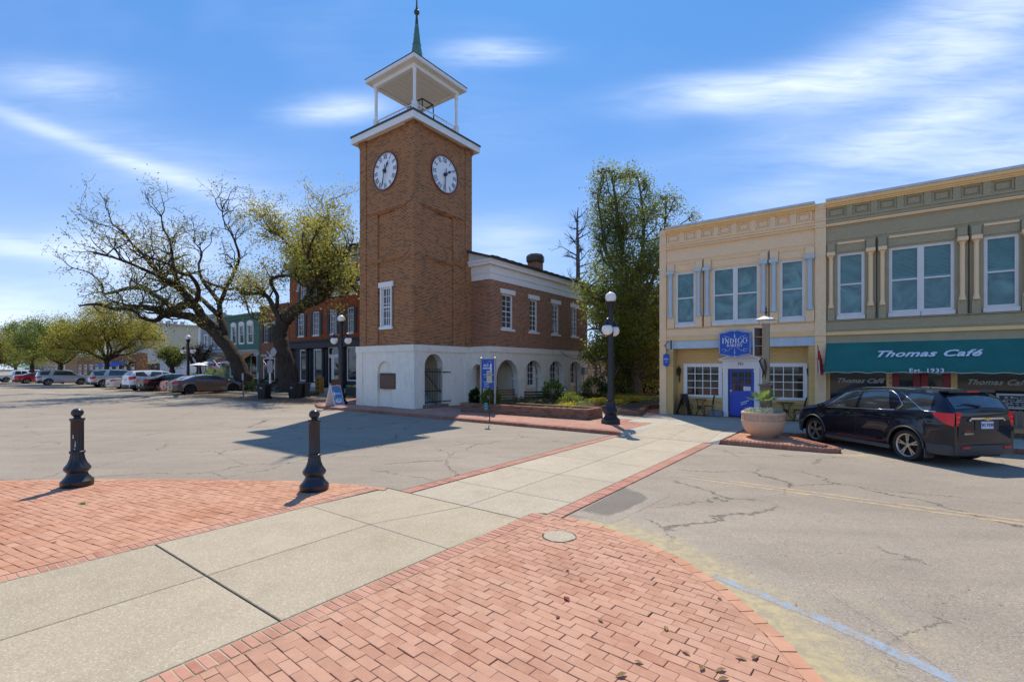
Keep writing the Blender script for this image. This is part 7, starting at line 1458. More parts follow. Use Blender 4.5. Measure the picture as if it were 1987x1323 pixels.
def make_car(spec, label, X, Y, a, s, paintm, detail=False, cat='car', name='parked_car', plate=True, rimm='rim_alloy', z=0, lower=None):
    c = bpy.data.objects.new(name, None); sc.collection.objects.link(c); c.location = (X, Y, z); c.rotation_euler = (0, 0, a); c.scale = (s, s, s); tag(c, label, cat, 'cars parked along the street'); ORI[c.name] = (0, 0, 0)
    L, w, R = spec['L'], spec['w'], spec['r']; xo = spec['wheels'][0]     # local origin: rear axle on the ground
    def hw(x): return w * (1 - .16 * max(0, (spec['bend'] - x) / spec['bend']) ** 2 - .30 * max(0, (x - (L - spec['fend'])) / spec['fend']) ** 2)
    def zt(x): return smooth_tab(spec['top'], x)
    def zbl(x): return min(smooth_tab(spec['belt'], x), zt(x) - .005)
    def zb(x):
        b = spec['sill'] + .05 * max(0, (.5 - x) / .5) + .02
        for xw in spec['wheels']:
            d = abs(x - xw); Ra = R + .065
            if d < Ra: b = max(b, R + math.sqrt(Ra * Ra - d * d))
        return min(b, zbl(x) - .06)
    def yr(x): g = max(0, zt(x) - zbl(x)); return max(.2, hw(x) - .05 - .40 * g)
    def zr(x): g = max(0, zt(x) - zbl(x)); return zt(x) - .035 - min(.03, .06 * g)
    def S(x, s_):
        if s_ <= 1:
            z0, z1 = zb(x), zbl(x); z_ = z0 + (z1 - z0) * s_; H = (z_ - spec['sill']) / max(.1, z1 - spec['sill']); H = max(0, min(1, H))
            fl = 0.0
            for xw in spec['wheels']:
                d = math.hypot(x - xw, z_ - R); fl = max(fl, .03 * math.exp(-((d - R - .09) / .10) ** 2))
            return Vector((x - xo, hw(x) * (.955 + .045 * math.sin(min(1, H * 1.25) * math.pi * .5) - .04 * max(0, H - .72) / .28) + fl, z_))
        if s_ <= 2:
            t = s_ - 1; y0, z0 = hw(x) * .96 - .0, zbl(x); y1, z1 = yr(x), zr(x); return Vector((x - xo, y0 + (y1 - y0) * t + .03 * math.sin(math.pi * t) * min(1, (z1 - z0) / .3), z0 + (z1 - z0) * t))
        t = s_ - 2; y = yr(x) * (1 - t); return Vector((x - xo, y, zr(x) + (zt(x) - zr(x)) * (1 - (1 - t) ** 2.2)))
    xs = sorted({round(L * k / 80, 3) for k in range(81)} | {round(xw + d * (R + .065), 3) for xw in spec['wheels'] for d in (-1, -.97, -.9, -.75, .75, .9, .97, 1)} | {.02, .05, .10, .15, L - .02, L - .06})
    rows = [0, .12, .25, .4, .55, .7, .82, .92, 1, 1.03, 1.25, 1.5, 1.75, 1.92, 2, 2.12, 2.3, 2.6, 3]
    m = MB(); nr = len(rows); P = []
    for x in xs:
        sec = [S(x, r_) for r_ in rows]; P.append([(p.x, p.y, p.z) for p in sec] + [(p.x, -p.y, p.z) for p in reversed(sec[:-1])])
    n = len(P[0]); m.v = [p for q in P for p in q]
    for i in range(len(xs) - 1):
        for j in range(n - 1): m.f.append((i * n + j, i * n + j + 1, (i + 1) * n + j + 1, (i + 1) * n + j)); m.mi.append(0)
    m.f.append(tuple(range(n))); m.mi.append(0); m.f.append(tuple((len(xs) - 1) * n + j for j in range(n))); m.mi.append(0)
    body = m.build('body', paintm, c, smooth='auto')
    def patch(fn, name, mat, par=c, nx=10, ns=6, e=.006, both=True):     # fn(t, q) -> (x, s)
        mm = MB(); sides = (1, -1) if both else (1,)
        for sd in sides:
            b = len(mm.v)
            for i in range(nx + 1):
                for j in range(ns + 1):
                    x, s_ = fn(i / nx, j / ns); p = S(x, s_); dx = S(min(L - .01, x + .02), s_) - S(max(.01, x - .02), s_); ds = S(x, min(2.999, s_ + .04)) - S(x, max(.01, s_ - .04)); nn = dx.cross(ds); nn = nn.normalized() if nn.length > 1e-9 else Vector((0, 1, 0))
                    if nn.y < 0 and s_ < 2: nn = -nn
                    if s_ >= 2 and nn.z < 0: nn = -nn
                    p = p + nn * e; mm.v.append((p.x, p.y * sd, p.z))
            for i in range(nx):
                for j in range(ns): q = b + i * (ns + 1) + j; mm.f.append((q, q + 1, q + ns + 2, q + ns + 1)); mm.mi.append(0)
            if not both: pass
        return mm
    for gi, (xa, xb_top, xc, xd_top) in enumerate(spec['glass']):
        def fn(t, q, xa=xa, xb=xb_top, xc=xc, xd=xd_top): 
            lo = xa + (xc - xa) * t; hi = xb + (xd - xb) * t; return (lo + (hi - lo) * q, 1.08 + .80 * q)
        mm = patch(fn, 'side_window', 'car_glass'); nv = len(mm.v) // 2; nf = len(mm.f) // 2
        for k in (0, 1):
            h = MB(); h.v = mm.v[k * nv:(k + 1) * nv]; h.f = [tuple(i - k * nv for i in f) for f in mm.f[k * nf:(k + 1) * nf]]; h.mi = [0] * nf; h.build('side_window', 'car_glass', c, smooth=True)
    def top_patch(x0, x1, qm, name, mat, e=.008, nx=12, nq=12, inset=0.0):
        mm = MB()
        for i in range(nx + 1):
            x = x0 + (x1 - x0) * i / nx
            for j in range(nq + 1):
                q = -qm + 2 * qm * j / nq; p = S(x, 3 - abs(q)); d = S(x + .03, 3 - abs(q)) - S(x - .03, 3 - abs(q)); nn = Vector((-d.z, 0, d.x)).normalized()
                if nn.z < 0: nn = -nn
                mm.v.append((p.x + nn.x * e, p.y * (1 if q > 0 else -1), p.z + nn.z * e))
        for i in range(nx):
            for j in range(nq): k = i * (nq + 1) + j; mm.f.append((k, k + 1, k + nq + 2, k + nq + 1)); mm.mi.append(0)
        return mm.build(name, mat, c, smooth=True)
    rg = top_patch(spec['rear'][0], spec['rear'][1], .88, 'rear_window', 'car_glass'); top_patch(spec['front'][0], spec['front'][1], .90, 'windscreen', 'car_glass')
    # underbody, wheels
    m = MB(); m.box(.15 - xo, L - .25 - xo, -w + .30, w - .30, spec['sill'] - .04, .85); m.build('underbody', 'underbody', c)
    for xw in spec['wheels']:
        for sd in (-1, 1):
            yo = sd * (w - .03); T = .115; prof = [(R - .075, -T), (R - .02, -T), (R - .005, -T * .8), (R, -T * .5), (R, T * .5), (R - .005, T * .8), (R - .02, T), (R - .075, T), (R - .10, T - .02)]
            m = MB(); b = 0; SG = 32
            for r_, d in prof:
                for k in range(SG): an = 2 * math.pi * k / SG; m.v.append((xw - xo + r_ * math.cos(an), yo - sd * .10 + d * sd, R + r_ * math.sin(an)))
            for i in range(len(prof) - 1):
                for k in range(SG): m.f.append((i * SG + k, i * SG + (k + 1) % SG, (i + 1) * SG + (k + 1) % SG, (i + 1) * SG + k)); m.mi.append(0)
            wh = m.build('wheel', 'tyre', c, smooth='auto')
            m = MB(); yf = yo - sd * .10 + sd * (T - .03); Rr = R - .095; cx, cz = xw - xo, R
            def ringp(ra, rb, ya, yb):
                b = len(m.v)
                for rr_, yy in ((ra, ya), (rb, yb)):
                    for k in range(SG): an = 2 * math.pi * k / SG; m.v.append((cx + rr_ * math.cos(an), yy, cz + rr_ * math.sin(an)))
                for k in range(SG): m.f.append((b + k, b + (k + 1) % SG, b + SG + (k + 1) % SG, b + SG + k)); m.mi.append(0)
            ringp(Rr, Rr - .025, yf + sd * .015, yf); ringp(Rr - .025, Rr - .035, yf, yf - sd * .05); ringp(.055, .001, yf + sd * .0, yf + sd * .01); ringp(.055, .06, yf, yf - sd * .04)
            for k in range(5):
                for dd in (-.13, .13):
                    an = 2 * math.pi * k / 5 + .3 + dd; p0 = Vector((cx + .05 * math.cos(an - dd * .5), yf - sd * .012, cz + .05 * math.sin(an - dd * .5))); p1 = Vector((cx + (Rr - .02) * math.cos(an), yf - sd * .012, cz + (Rr - .02) * math.sin(an))); d = p1 - p0; t_ = Vector((-d.z, 0, d.x)).normalized() * .016; m.obox((p0 + p1) / 2, d / 2, t_, (0, .012, 0))
            m.build('rim', rimm, wh, smooth='auto')
            m = MB(); m.tube([(cx, yf - sd * .07, cz), (cx, yf - sd * .075, cz)], [Rr, Rr], 24); m.build('brake_disc', 'underbody', wh)
    # lights
    for sd in (-1, 1):
        z0 = zbl(.1); m = MB()
        if spec is SEDAN: Z = [(.10, .74), (.02, .74), (.02, .90), (.35, .92)]
        H0, H1 = (.74, .92) if spec is SEDAN else ((.92, 1.24) if spec is SUV else (.88, 1.14))
        pts = []
        for i in range(9):
            x = .004 + (.36 if detail else .42) * i / 8
            zt_, zb_ = H1 - .02 * 0 + .03 * i / 8, H0 + ((H1 - H0 - .07) * (i / 8) ** 1.2 if detail else .15 * (i / 8) ** 1.3)
            for z_ in (zb_, (zb_ + zt_) / 2, min(zt_, zbl(x) - .005)):
                f = (z_ - zb(x)) / max(.05, zbl(x) - zb(x)); f = max(0, min(1, f)); p = S(x, f); pts.append((p.x - (.008 if i == 0 else 0), (p.y + .012) * sd, p.z))
        m.add(pts, [(3 * i + j, 3 * i + j + 1, 3 * i + j + 4, 3 * i + j + 3) for i in range(8) for j in range(2)])
        yy = hw(0) ; x_ = -xo - .012; m.add([(x_, sd * (yy * .955), H0), (x_, sd * (yy * .955), H1), (x_, sd * yy * .78, H1 - .02), (x_, sd * yy * .82, H0 + .03)], [(0, 1, 2, 3)]); tl_ = m.build('tail_light', 'tail_red', c)
        if detail:
            m = MB(); m.box(x_ - .006, x_ - .002, sd * yy * .84 if sd > 0 else sd * yy * .94, sd * yy * .94 if sd > 0 else sd * yy * .84, H0 + .20, H0 + .215); m.box(x_ - .006, x_ - .002, sd * yy * .84 if sd > 0 else sd * yy * .94, sd * yy * .94 if sd > 0 else sd * yy * .84, H0 + .09, H0 + .105); m.build('light_bar', 'tail_clear', tl_)
        m = MB(); x = L - .22; p = S(x, .75); m.ball((p.x, sd * (p.y - .06), p.z - .0), .11, 12, 8, .7); m.build('headlight', 'headlamp', c, smooth=True)
        p = S(spec['front'][1] - .22, 1.02); m = MB(); m.ball((p.x, sd * (p.y + .12), p.z + .07), .10, 12, 8, .72); m.tube([(p.x, sd * (p.y - .02), p.z + .02), (p.x, sd * (p.y + .08), p.z + .05)], .025, 6); m.build('wing_mirror', paintm, c, smooth=True)
    # bumper and trim
    m = MB(); b0, b1 = spec['sill'] + .02, spec['sill'] + .26; xe = spec['wheels'][0] - R - .12
    half = [(x, hw(x) + .012) for x in (xe, xe * .7, xe * .45, .14, .05)] + [(-.02, w * .74), (-.045, w * .5), (-.055, w * .25), (-.06, 0)]
    path = half + [(x, -y) for x, y in reversed(half[:-1])]; pts = []
    for x, y in path: k_ = 1 if abs(y) < w * .8 else 0; pts += [(x - xo + .04 * k_, y * (.975 if not k_ else 1), b0), (x - xo, y, (b0 + b1) / 2), (x - xo + .005, y, b1 - .02), (x - xo + .035 * k_, y - (.03 if y > 0 else -.03) * (1 - k_), b1)]
    m.add(pts, [(4 * i + j, 4 * i + j + 1, 4 * i + j + 5, 4 * i + j + 4) for i in range(len(path) - 1) for j in range(3)]); m.build('rear_bumper', lower or 'bumper_grey', c, smooth='auto')
    if plate:
        zp = .95 if spec is SUV else (.80 if spec is not SEDAN else .52); dpl = .03 if spec is SEDAN else (.034 if detail else 0); m = MB(); m.box(-xo - .028 - dpl, -xo - .012 - dpl, -.155, .155, zp - .08, zp + .08); pl = m.build('number_plate', 'plate', c)
        if detail: text('SC 7128', .085, 'plate_ink', pl, (-xo - .064, 0, zp), (math.pi / 2, 0, -math.pi / 2), bold=.003)
    for x in ((1.38, 2.40) if spec is SUV else (2.08,)):
        mm = MB()
        for sd in (-1, 1):
            P_ = []
            for k in range(9): p = S(x + .0, .08 + .92 * k / 8); P_.append((p.x, (p.y + .0015) * sd, p.z))
            mm.tube(P_, .004, 4)
        mm.build('door_seam', 'trim_black', c)
    for x in ((1.55, 2.62) if spec is SUV else (1.5, 2.6)):
        for sd in (-1, 1): p = S(x, .86); m = MB(); m.tube([(p.x - .09, sd * (p.y + .005), p.z), (p.x - .06, sd * (p.y + .035), p.z + .01), (p.x + .06, sd * (p.y + .035), p.z + .01), (p.x + .09, sd * (p.y + .005), p.z)], .014, 6); m.build('door_handle', paintm, c, smooth=True)
    if detail:
        for sd in (-1, 1):
            mm = MB(); P_ = [S(1.30, 1.06)] + [S(x, 1.04) for x in (1.8, 2.4, 3.0, 3.5)] ; T = [S(3.55 - k * .09, 1.08 + .82 * k / 7) for k in range(8)] + [S(x, 1.93) for x in (2.6, 2.2, 1.8, 1.55)] + [S(1.35, 1.75), S(1.12, 1.3), S(1.25, 1.06)]
            mm.tube([(p.x, (p.y + .008) * sd, p.z) for p in P_ + T], .009, 5); mm.build('chrome_trim', 'chrome', c, smooth=True)
            mm = MB(); mm.tube([(p.x, (p.y + .008) * sd, p.z) for p in (S(1.30, 1.9), S(1.05, 1.65), S(.80, 1.35), S(.62, 1.08), S(.50, 1.02), S(.3, 1.02))], .010, 5); mm.build('chrome_trim', 'chrome', c, smooth=True)
            mm = MB(); P_ = [S(x, 2.05) for x in (.75, 1.2, 1.8, 2.4, 2.9)]; mm.tube([(p.x, p.y * sd * .98, p.z + .03) for p in P_], .014, 6); mm.build('roof_rail', 'trim_black', c, smooth=True)
            P_ = []; mm = MB()
            for xw in spec['wheels']:
                pts = []
                for k in range(17):
                    an = math.pi * (k / 16); pts.append((xw - xo + (R + .075) * math.cos(an), sd * (S(min(L - .05, max(.05, xw + (R + .075) * math.cos(an))), .3).y + .012), R + (R + .075) * math.sin(an)))
                mm.tube(pts, .022, 6)
            mm.build('wheel_arch_trim', 'bumper_grey', c, smooth=True)
            mm = MB(); mm.obox((spec['wheels'][0] - xo - R - .10, sd * (w - .10), .26), (.015, 0, 0), (0, .12, 0), (0, 0, .11)); mm.build('mud_flap', 'bumper_grey', c)
            mm = MB(); mm.box(spec['wheels'][0] + R + .05 - xo, spec['wheels'][1] - R - .06 - xo, sd * (w - .06) if sd > 0 else -w - .02, w + .02 if sd > 0 else sd * (w - .06), .22, .32); mm.build('sill_trim', 'bumper_grey', c, bevel=.02)
        # tailgate details
        x_ = -xo - .012; m = MB(); pts = [(x_ - .036 * (1 - (j / 8) ** 2) + .012 * ((i - 3) / 3) ** 2, .74 * w * j / 8, .56 + .66 * i / 6) for i in range(7) for j in range(-8, 9)]; m.add(pts, [(17 * i + j, 17 * i + j + 1, 17 * i + j + 18, 17 * i + j + 17) for i in range(6) for j in range(16)]); m.build('tailgate', paintm, c, smooth=True)
        x_ -= .032; m = MB(); m.box(x_ - .02, x_, -.42, .42, 1.075, 1.115); m.box(x_ - .018, x_, -.46, -.421, 1.04, 1.08); m.box(x_ - .018, x_, .421, .46, 1.04, 1.08); m.build('tailgate_bar', 'chrome', c)
        m = MB(); m.prism_x([(x__, z__ + .14) for x__, z__ in ((-.10, .925), (-.04, .925), (-.03, .91), (.03, .91), (.04, .925), (.10, .925), (.085, .955), (.04, .955), (.03, .975), (-.03, .975), (-.04, .955), (-.085, .955))], x_ - .03, x_ - .0201); m.build('bowtie_badge', 'gold_badge', c)
        m = MB(); m.box(x_ - .006, x_, -.30, .30, .84, 1.065); m.build('plate_recess', 'trim_black', c)
        t_ = text('EQUINOX', .05, 'chrome', c, (x_ - .003, .46, .76), (math.pi / 2, 0, -math.pi / 2), bold=.001, name='model_lettering'); m = MB(); m.box(x_ - .003, x_ + .018, .40, .54, .815, .828); m.build('red_badge', 'tail_red', c)
        m = MB(); m.tube([(S(.10, 3).x - .03, .02, zt(.10) + .01), (S(.13, 3).x - .03, .35, zt(.13) + .015), (S(.12, 3).x - .03, .52, zt(.12) + .02)], [.022, .014, .008], 6); m.build('rear_wiper', 'trim_black', c)
        m = MB(); p = S(.38, 3); m.box(p.x - .14, p.x + .10, -.62, .62, p.z - .02, p.z + .035); spo = m.build('spoiler', paintm, c, bevel=.02); m = MB(); m.box(p.x - .146, p.x - .1405, -.16, .16, p.z - .008, p.z + .018); m.build('brake_light', 'tail_red', spo)
        for sd in (-1, 1): m = MB(); m.box(-xo - .064, -xo - .03, sd * .44 if sd > 0 else -.62, .62 if sd > 0 else -.44, .44, .475); m.build('reflector', 'tail_red', c)
        m = MB(); p = S(1.2, 3); m.tube([(p.x, 0, p.z), (p.x - .16, 0, p.z + .14)], [.008, .004], 5); m.build('aerial', 'trim_black', c)
        for (x, y) in ((1.75, .38), (1.75, -.38), (2.75, .38), (2.75, -.38)): m = MB(); m.ball((x - xo, y, 1.22), .13, 12, 8, 1.0); m.box(x - xo - .10, x - xo + .04, y - .25, y + .25, .6, 1.15); 
    return c
def car_at(spec, label, px, py, side, deg, s, paintm, **kw):      # px, py: where a rear wheel meets the road
    Y = EYE * FPX / (py - HY); X = (px - HX) / FPX * Y; a = math.radians(deg); n = spec['w'] * s - .08; sg = 1 if side == 'right' else -1
    X += -math.sin(a) * n * sg; Y += math.cos(a) * n * sg; return make_car(spec, label, X, Y, a, s, paintm, **kw)
car_at(SUV, 'dark navy crossover parked nose in at the teal awning, seen from behind', 1763, 893, 'left', 98, 1.0, 'paint_navy', detail=True)
car_at(SEDAN, 'bronze grey sedan nearest the leaning oak, rightmost of the row', 369, 765, 'right', 48, 1.14, 'paint_bronze', rimm='rim_dark', lower='paint_bronze')
car_at(SEDAN, 'red sedan hidden mostly by the bronze sedan, only its tail showing', 352, 762, 'right', 52, 1.04, 'paint_red', lower='paint_red')
car_at(SEDAN, 'black sedan between the white crossover and the red tail', 293, 758, 'left', 56, 1.14, 'paint_black', lower='trim_black')
car_at(SUV, 'white crossover with red tail lights, left of the black sedan', 262, 757, 'left', 58, 1.15, 'paint_white')
car_at(SEDAN, 'pale champagne sedan between the silver off roader and the white crossover', 231, 754, 'left', 54, 1.08, 'paint_champagne', lower='paint_champagne')
car_at(BIGSUV, 'silver boxy off roader with tan tail lights left of the champagne sedan', 190, 751, 'left', 54, 1.07, 'paint_champagne')
car_at(BIGSUV, 'long white full size utility vehicle seen from the side in the far left row', 94, 747.5, 'right', 50, 1.02, 'paint_silver')
car_at(SEDAN, 'bright red car at far left with its lower body dark', 52, 744.5, 'right', 54, 1.12, 'paint_red')
car_at(PICKUP, 'white pickup truck cut by the left edge of the picture', 6, 741.5, 'left', 56, 1.0, 'paint_white', cat='pickup')
car_at(BIGSUV, 'white vehicle with black windows behind the red car at far left', 40, 740, 'left', 56, 1.0, 'paint_white')
x, y = UV(*at_px(1268, 37)); make_car(SUV, 'black car parked deep in the shade behind the tree bed, mostly hidden', x, y, math.radians(140), 1.0, 'paint_black', plate=False, z=.1)
# ---------------- trees ----------------
def unit(v): l = math.sqrt(v[0] ** 2 + v[1] ** 2 + v[2] ** 2) or 1; return (v[0] / l, v[1] / l, v[2] / l)
class Tree:
    def __init__(s, seed): s.r = random.Random(seed); s.br = []; s.tips = []; s.seed = seed
    def limb(s, P, R):      # smooth a hand-laid limb
        out = []; rad = []
        n = len(P)
        for i in range(n - 1):
            p0 = P[max(0, i - 1)]; p1 = P[i]; p2 = P[i + 1]; p3 = P[min(n - 1, i + 2)]; K = 5
            for k in range(K):
                t = k / K; q = tuple(.5 * (2 * p1[j] + (p2[j] - p0[j]) * t + (2 * p0[j] - 5 * p1[j] + 4 * p2[j] - p3[j]) * t * t + (3 * p1[j] - p0[j] - 3 * p2[j] + p3[j]) * t ** 3) for j in range(3))
                rr = R[i] + (R[i + 1] - R[i]) * t; w = .10 * rr; out.append((q[0] + s.r.uniform(-w, w), q[1] + s.r.uniform(-w, w), q[2] + s.r.uniform(-w, w))); rad.append(rr * .84 * s.r.uniform(.96, 1.05))
        out.append(P[-1]); rad.append(R[-1]); s.br.append((out, rad)); return out, rad
    def grow(s, p, d, L, r, lev, maxlev, wig=.5, up=.08, kids=3, spread=.9, shrink=.62, env=None, seglen=.5):
        n = max(3, int(L / seglen)); P = [p]; R = [r]; d = unit(d); rr = s.r
        for i in range(n):
            d = unit((d[0] + rr.gauss(0, wig) * .5, d[1] + rr.gauss(0, wig) * .5, d[2] + rr.gauss(0, wig) * .45 + up)); q = P[-1]; q = (q[0] + d[0] * L / n, q[1] + d[1] * L / n, q[2] + d[2] * L / n)
            if env and not env(q): break
            P.append(q); R.append(max(.013, r * (1 - .70 * (i + 1) / n)))
        if len(P) < 2: return
        s.br.append((P, R))
        if lev >= maxlev - 1: s.tips += P[len(P) // 3:]
        if lev < maxlev:
            for k in range(kids):
                i = rr.randint(min(len(P) - 1, max(1, len(P) // 4)), len(P) - 1); t = P[i]; dd = unit((d[0] + rr.gauss(0, spread), d[1] + rr.gauss(0, spread), d[2] + rr.gauss(0, spread * .8) + up)); s.grow(t, dd, L * shrink * rr.uniform(.7, 1.2), R[i] * .7, lev + 1, maxlev, wig, up, kids, spread, shrink, env, seglen * .8)
    def sprout(s, limb, n, L, maxlev=2, start=.25, **kw):
        P, R = limb; rr = s.r
        for k in range(n):
            i = rr.randint(int(len(P) * start), len(P) - 1); a = rr.uniform(0, 6.283); e = rr.gauss(.45, .45); t = P[min(len(P) - 1, i + 1)]; q = P[i - 1] if i else P[0]; f = unit((t[0] - q[0], t[1] - q[1], t[2] - q[2]))
            d = unit((math.cos(a) * math.cos(e) + f[0] * .5, math.sin(a) * math.cos(e) + f[1] * .5, math.sin(e) + f[2] * .3)); s.grow(P[i], d, L * rr.uniform(.6, 1.2), min(.12, max(.05, R[i] * .5)), 1, maxlev, **kw)
    def mesh(s, lo=.03):
        m = MB(); tw = MB()
        for P, R in s.br:
            r = max(R); (m if r > .12 else tw).tube(P, R, 12 if r > .4 else (8 if r > .12 else (5 if r > .04 else 3)), cap=False)
        return m, tw
def tree_obj(name, label, X, Y, tr, barkm, leafm, nleaf, L, spread, seed, z=0, group=None, thin=None, upb=.2, extra=None, leaf2=None):
    o = bpy.data.objects.new(name, None); sc.collection.objects.link(o); o.location = (X, Y, z); tag(o, label, 'tree', group); m, tw = tr.mesh()
    def sh_(mb): mb.v = [(p[0] - X, p[1] - Y, p[2] - z) for p in mb.v]; return mb
    sh_(m).build('trunk', barkm, o, smooth=True)
    if tw.v: sh_(tw).build('branches', barkm, o, smooth=True)
    r = np.random.default_rng(seed); T = np.array(tr.tips)
    if thin is not None: w = np.array([thin(t) for t in T]); T = T[r.uniform(size=len(T)) < w]
    idx = r.integers(0, len(T), nleaf); P = T[idx] + r.normal(size=(nleaf, 3)) * spread
    if extra is not None: P = np.concatenate([P, extra])
    P = P - np.array([X, Y, z])
    if leaf2: h = len(P) // 2; cards(P[:h], L, L * .5, leafm, 'crown', o, r, up=upb); cards(P[h:], L, L * .5, leaf2, 'crown', o, r, up=upb)
    else: cards(P, L, L * .5, leafm, 'crown', o, r, up=upb)
    return o
def px3(px, py, Y): return ((px - HX) / FPX * Y, Y, EYE + (HY - py) / FPX * Y)
def zoomed(x, y): return (120 + x * .302, 370 + y * .302)
# the big leaning live oak
Yo = 44.0; t1 = Tree(11)
def L1(pts, radii, dys, Y0=Yo):
    P = []
    for (x, y), dy in zip(pts, dys): px, py = zoomed(x, y); P.append(px3(px, py, Y0 + dy))
    return t1.limb(P, radii)
tr_ = L1([(1200, 1275), (1165, 1190), (1100, 1060), (1030, 960), (975, 890)], [1.05, .85, .72, .66, .62], [0, 0, 0, 0, 0])
A = L1([(975, 890), (900, 810), (855, 735), (790, 660), (735, 610), (650, 580), (600, 500), (520, 410), (450, 340), (400, 280), (330, 220)], [.55, .50, .44, .38, .33, .27, .2, .15, .11, .08, .05], [0, -.5, -1, -1.6, -2, -2.5, -3, -3.5, -4, -4, -4.5])
A2 = L1([(860, 745), (790, 735), (730, 765), (670, 720), (600, 670), (530, 630), (440, 625), (340, 650), (270, 660), (255, 600), (180, 530), (60, 495)], [.40, .36, .33, .30, .28, .25, .22, .19, .14, .1, .07, .04], [-1, -.5, .3, 1, 1.6, 2.2, 2.8, 3.2, 3.5, 3.7, 4, 4])
B1 = L1([(985, 910), (900, 850), (830, 810), (740, 795), (650, 775), (560, 755), (440, 745), (350, 760), (230, 730), (110, 740)], [.5, .46, .42, .38, .33, .28, .22, .16, .12, .07], [0, -.6, -1.2, -2, -3, -4, -5, -6, -7, -7.5])
B2 = L1([(740, 795), (660, 800), (600, 835), (520, 820), (470, 780), (380, 740)], [.3, .27, .22, .15, .10, .06], [-2, -2.4, -3, -3.8, -4.5, -5])
C_ = L1([(1035, 960), (1040, 880), (1015, 810), (1010, 720), (960, 650), (900, 570), (880, 480), (900, 400), (850, 330)], [.45, .42, .36, .25, .22, .18, .13, .09, .05], [0, .4, .8, 1.2, 2, 2.6, 3, 3.5, 4])
D_ = L1([(780, 660), (745, 590), (720, 500), (705, 400), (690, 310), (650, 240), (640, 160)], [.25, .22, .18, .14, .10, .08, .05], [-1.6, -2, -2.2, -2.5, -2.8, -3, -3])
E_ = L1([(1010, 740), (1060, 620), (1110, 520), (1140, 430), (1120, 350), (1090, 280), (1040, 190), (1030, 110)], [.24, .2, .17, .14, .11, .08, .06, .04], [1.2, .8, .2, -.4, -.8, -1, -1.2, -1.4])
F_ = L1([(900, 570), (960, 600), (1060, 630), (1150, 640), (1190, 740), (1210, 800), (1255, 830)], [.17, .15, .14, .12, .10, .08, .05], [2.6, 2, 1.4, 1, .6, .2, 0])
G_ = L1([(850, 735), (880, 640), (830, 550), (760, 530), (700, 480), (600, 440), (500, 400)], [.25, .22, .18, .15, .12, .09, .06], [-1, -2.5, -4, -5, -6, -7, -8])
H_ = L1([(735, 610), (650, 560), (560, 520), (440, 470), (330, 430), (200, 400)], [.25, .2, .16, .12, .08, .05], [-2, -4, -6, -8, -9.5, -10.5])
K_ = L1([(1010, 800), (900, 700), (800, 620), (700, 600), (560, 560)], [.3, .25, .2, .14, .08], [0, 3, 6, 8, 10])
for lb, n, L in ((A, 20, 2.9), (A2, 15, 2.6), (B1, 15, 2.5), (B2, 6, 1.9), (C_, 12, 2.6), (D_, 14, 2.5), (E_, 14, 2.4), (F_, 9, 2.1), (G_, 11, 2.6), (H_, 12, 2.6), (K_, 9, 2.8)): t1.sprout(lb, n, L, 3, .25, wig=.62, up=.07, kids=3, spread=.75, shrink=.62, seglen=.34)
X0, Y0 = px3(480, 752, Yo)[:2]
tree_obj('oak_tree', 'huge leaning live oak with thick twisting limbs and sparse leaves beside the parked cars', X0, Y0, t1, 'bark_oak', 'leaf_oak_dark', 8500, .21, .34, 5, .1, leaf2='leaf_oak', thin=lambda t: .30 + .70 * max(0, min(1, (11.5 - t[2]) / 7)))
t1 = Tree(23); Y2 = 41.5
tr_ = L1([(1475, 1300), (1455, 1180), (1430, 1060), (1400, 960), (1400, 890), (1440, 825)], [1.15, .92, .80, .72, .66, .62], [0, 0, 0, 0, 0, 0], Y2)
A = L1([(1440, 825), (1500, 770), (1570, 725), (1650, 700), (1715, 640), (1765, 520), (1820, 420), (1860, 350), (1905, 350)], [.6, .55, .50, .44, .36, .24, .17, .12, .08], [0, -.2, -.5, -.8, -1, -1.2, -1.5, -1.8, -2], Y2)
B = L1([(1570, 725), (1600, 640), (1650, 560), (1665, 470), (1700, 390), (1700, 290), (1715, 180), (1700, 70)], [.4, .34, .28, .22, .17, .12, .09, .05], [-.5, 0, .4, .8, 1, 1.2, 1.4, 1.5], Y2)
C = L1([(1650, 560), (1570, 470), (1500, 410), (1450, 340), (1380, 280), (1330, 260)], [.24, .19, .15, .11, .08, .05], [.4, -.2, -.8, -1.3, -2, -2.5], Y2)
D = L1([(1410, 830), (1360, 750), (1320, 680), (1260, 660), (1180, 665), (1120, 620)], [.34, .28, .22, .18, .13, .08], [0, .4, .8, 1, 1.2, 1.5], Y2)
E = L1([(1370, 770), (1385, 680), (1340, 580), (1420, 545), (1490, 560), (1540, 605), (1610, 625)], [.22, .19, .16, .14, .12, .09, .05], [.3, -.4, -1, -1.6, -2.2, -2.8, -3.2], Y2)
Fm = L1([(1690, 650), (1760, 600), (1830, 590), (1890, 640)], [.25, .18, .12, .06], [-1, -2, -3, -3.5], Y2)
Gm = L1([(1600, 640), (1540, 520), (1560, 400), (1620, 300), (1590, 200)], [.28, .22, .16, .1, .06], [0, 1.5, 3, 4, 5], Y2)
Hm = L1([(1660, 700), (1640, 560), (1580, 420), (1640, 260)], [.3, .22, .14, .07], [-.8, -2.5, -4.5, -6], Y2)
for lb, n, L in ((A, 18, 2.3), (B, 24, 2.5), (C, 17, 2.3), (D, 14, 2.0), (E, 13, 1.9), (Fm, 12, 1.8), (Gm, 16, 2.3), (Hm, 16, 2.2)): t1.sprout(lb, n, L, 3, .25, wig=.6, up=.07, kids=3, spread=.75, shrink=.62, seglen=.32)
X0, Y0 = px3(570, 757, Y2)[:2]
tree_obj('oak_tree', 'live oak with a curved trunk and yellow green leaves just left of the clock tower', X0, Y0, t1, 'bark_oak', 'leaf_yellow', 24000, .21, .38, 6, .1, leaf2='leaf_oak')
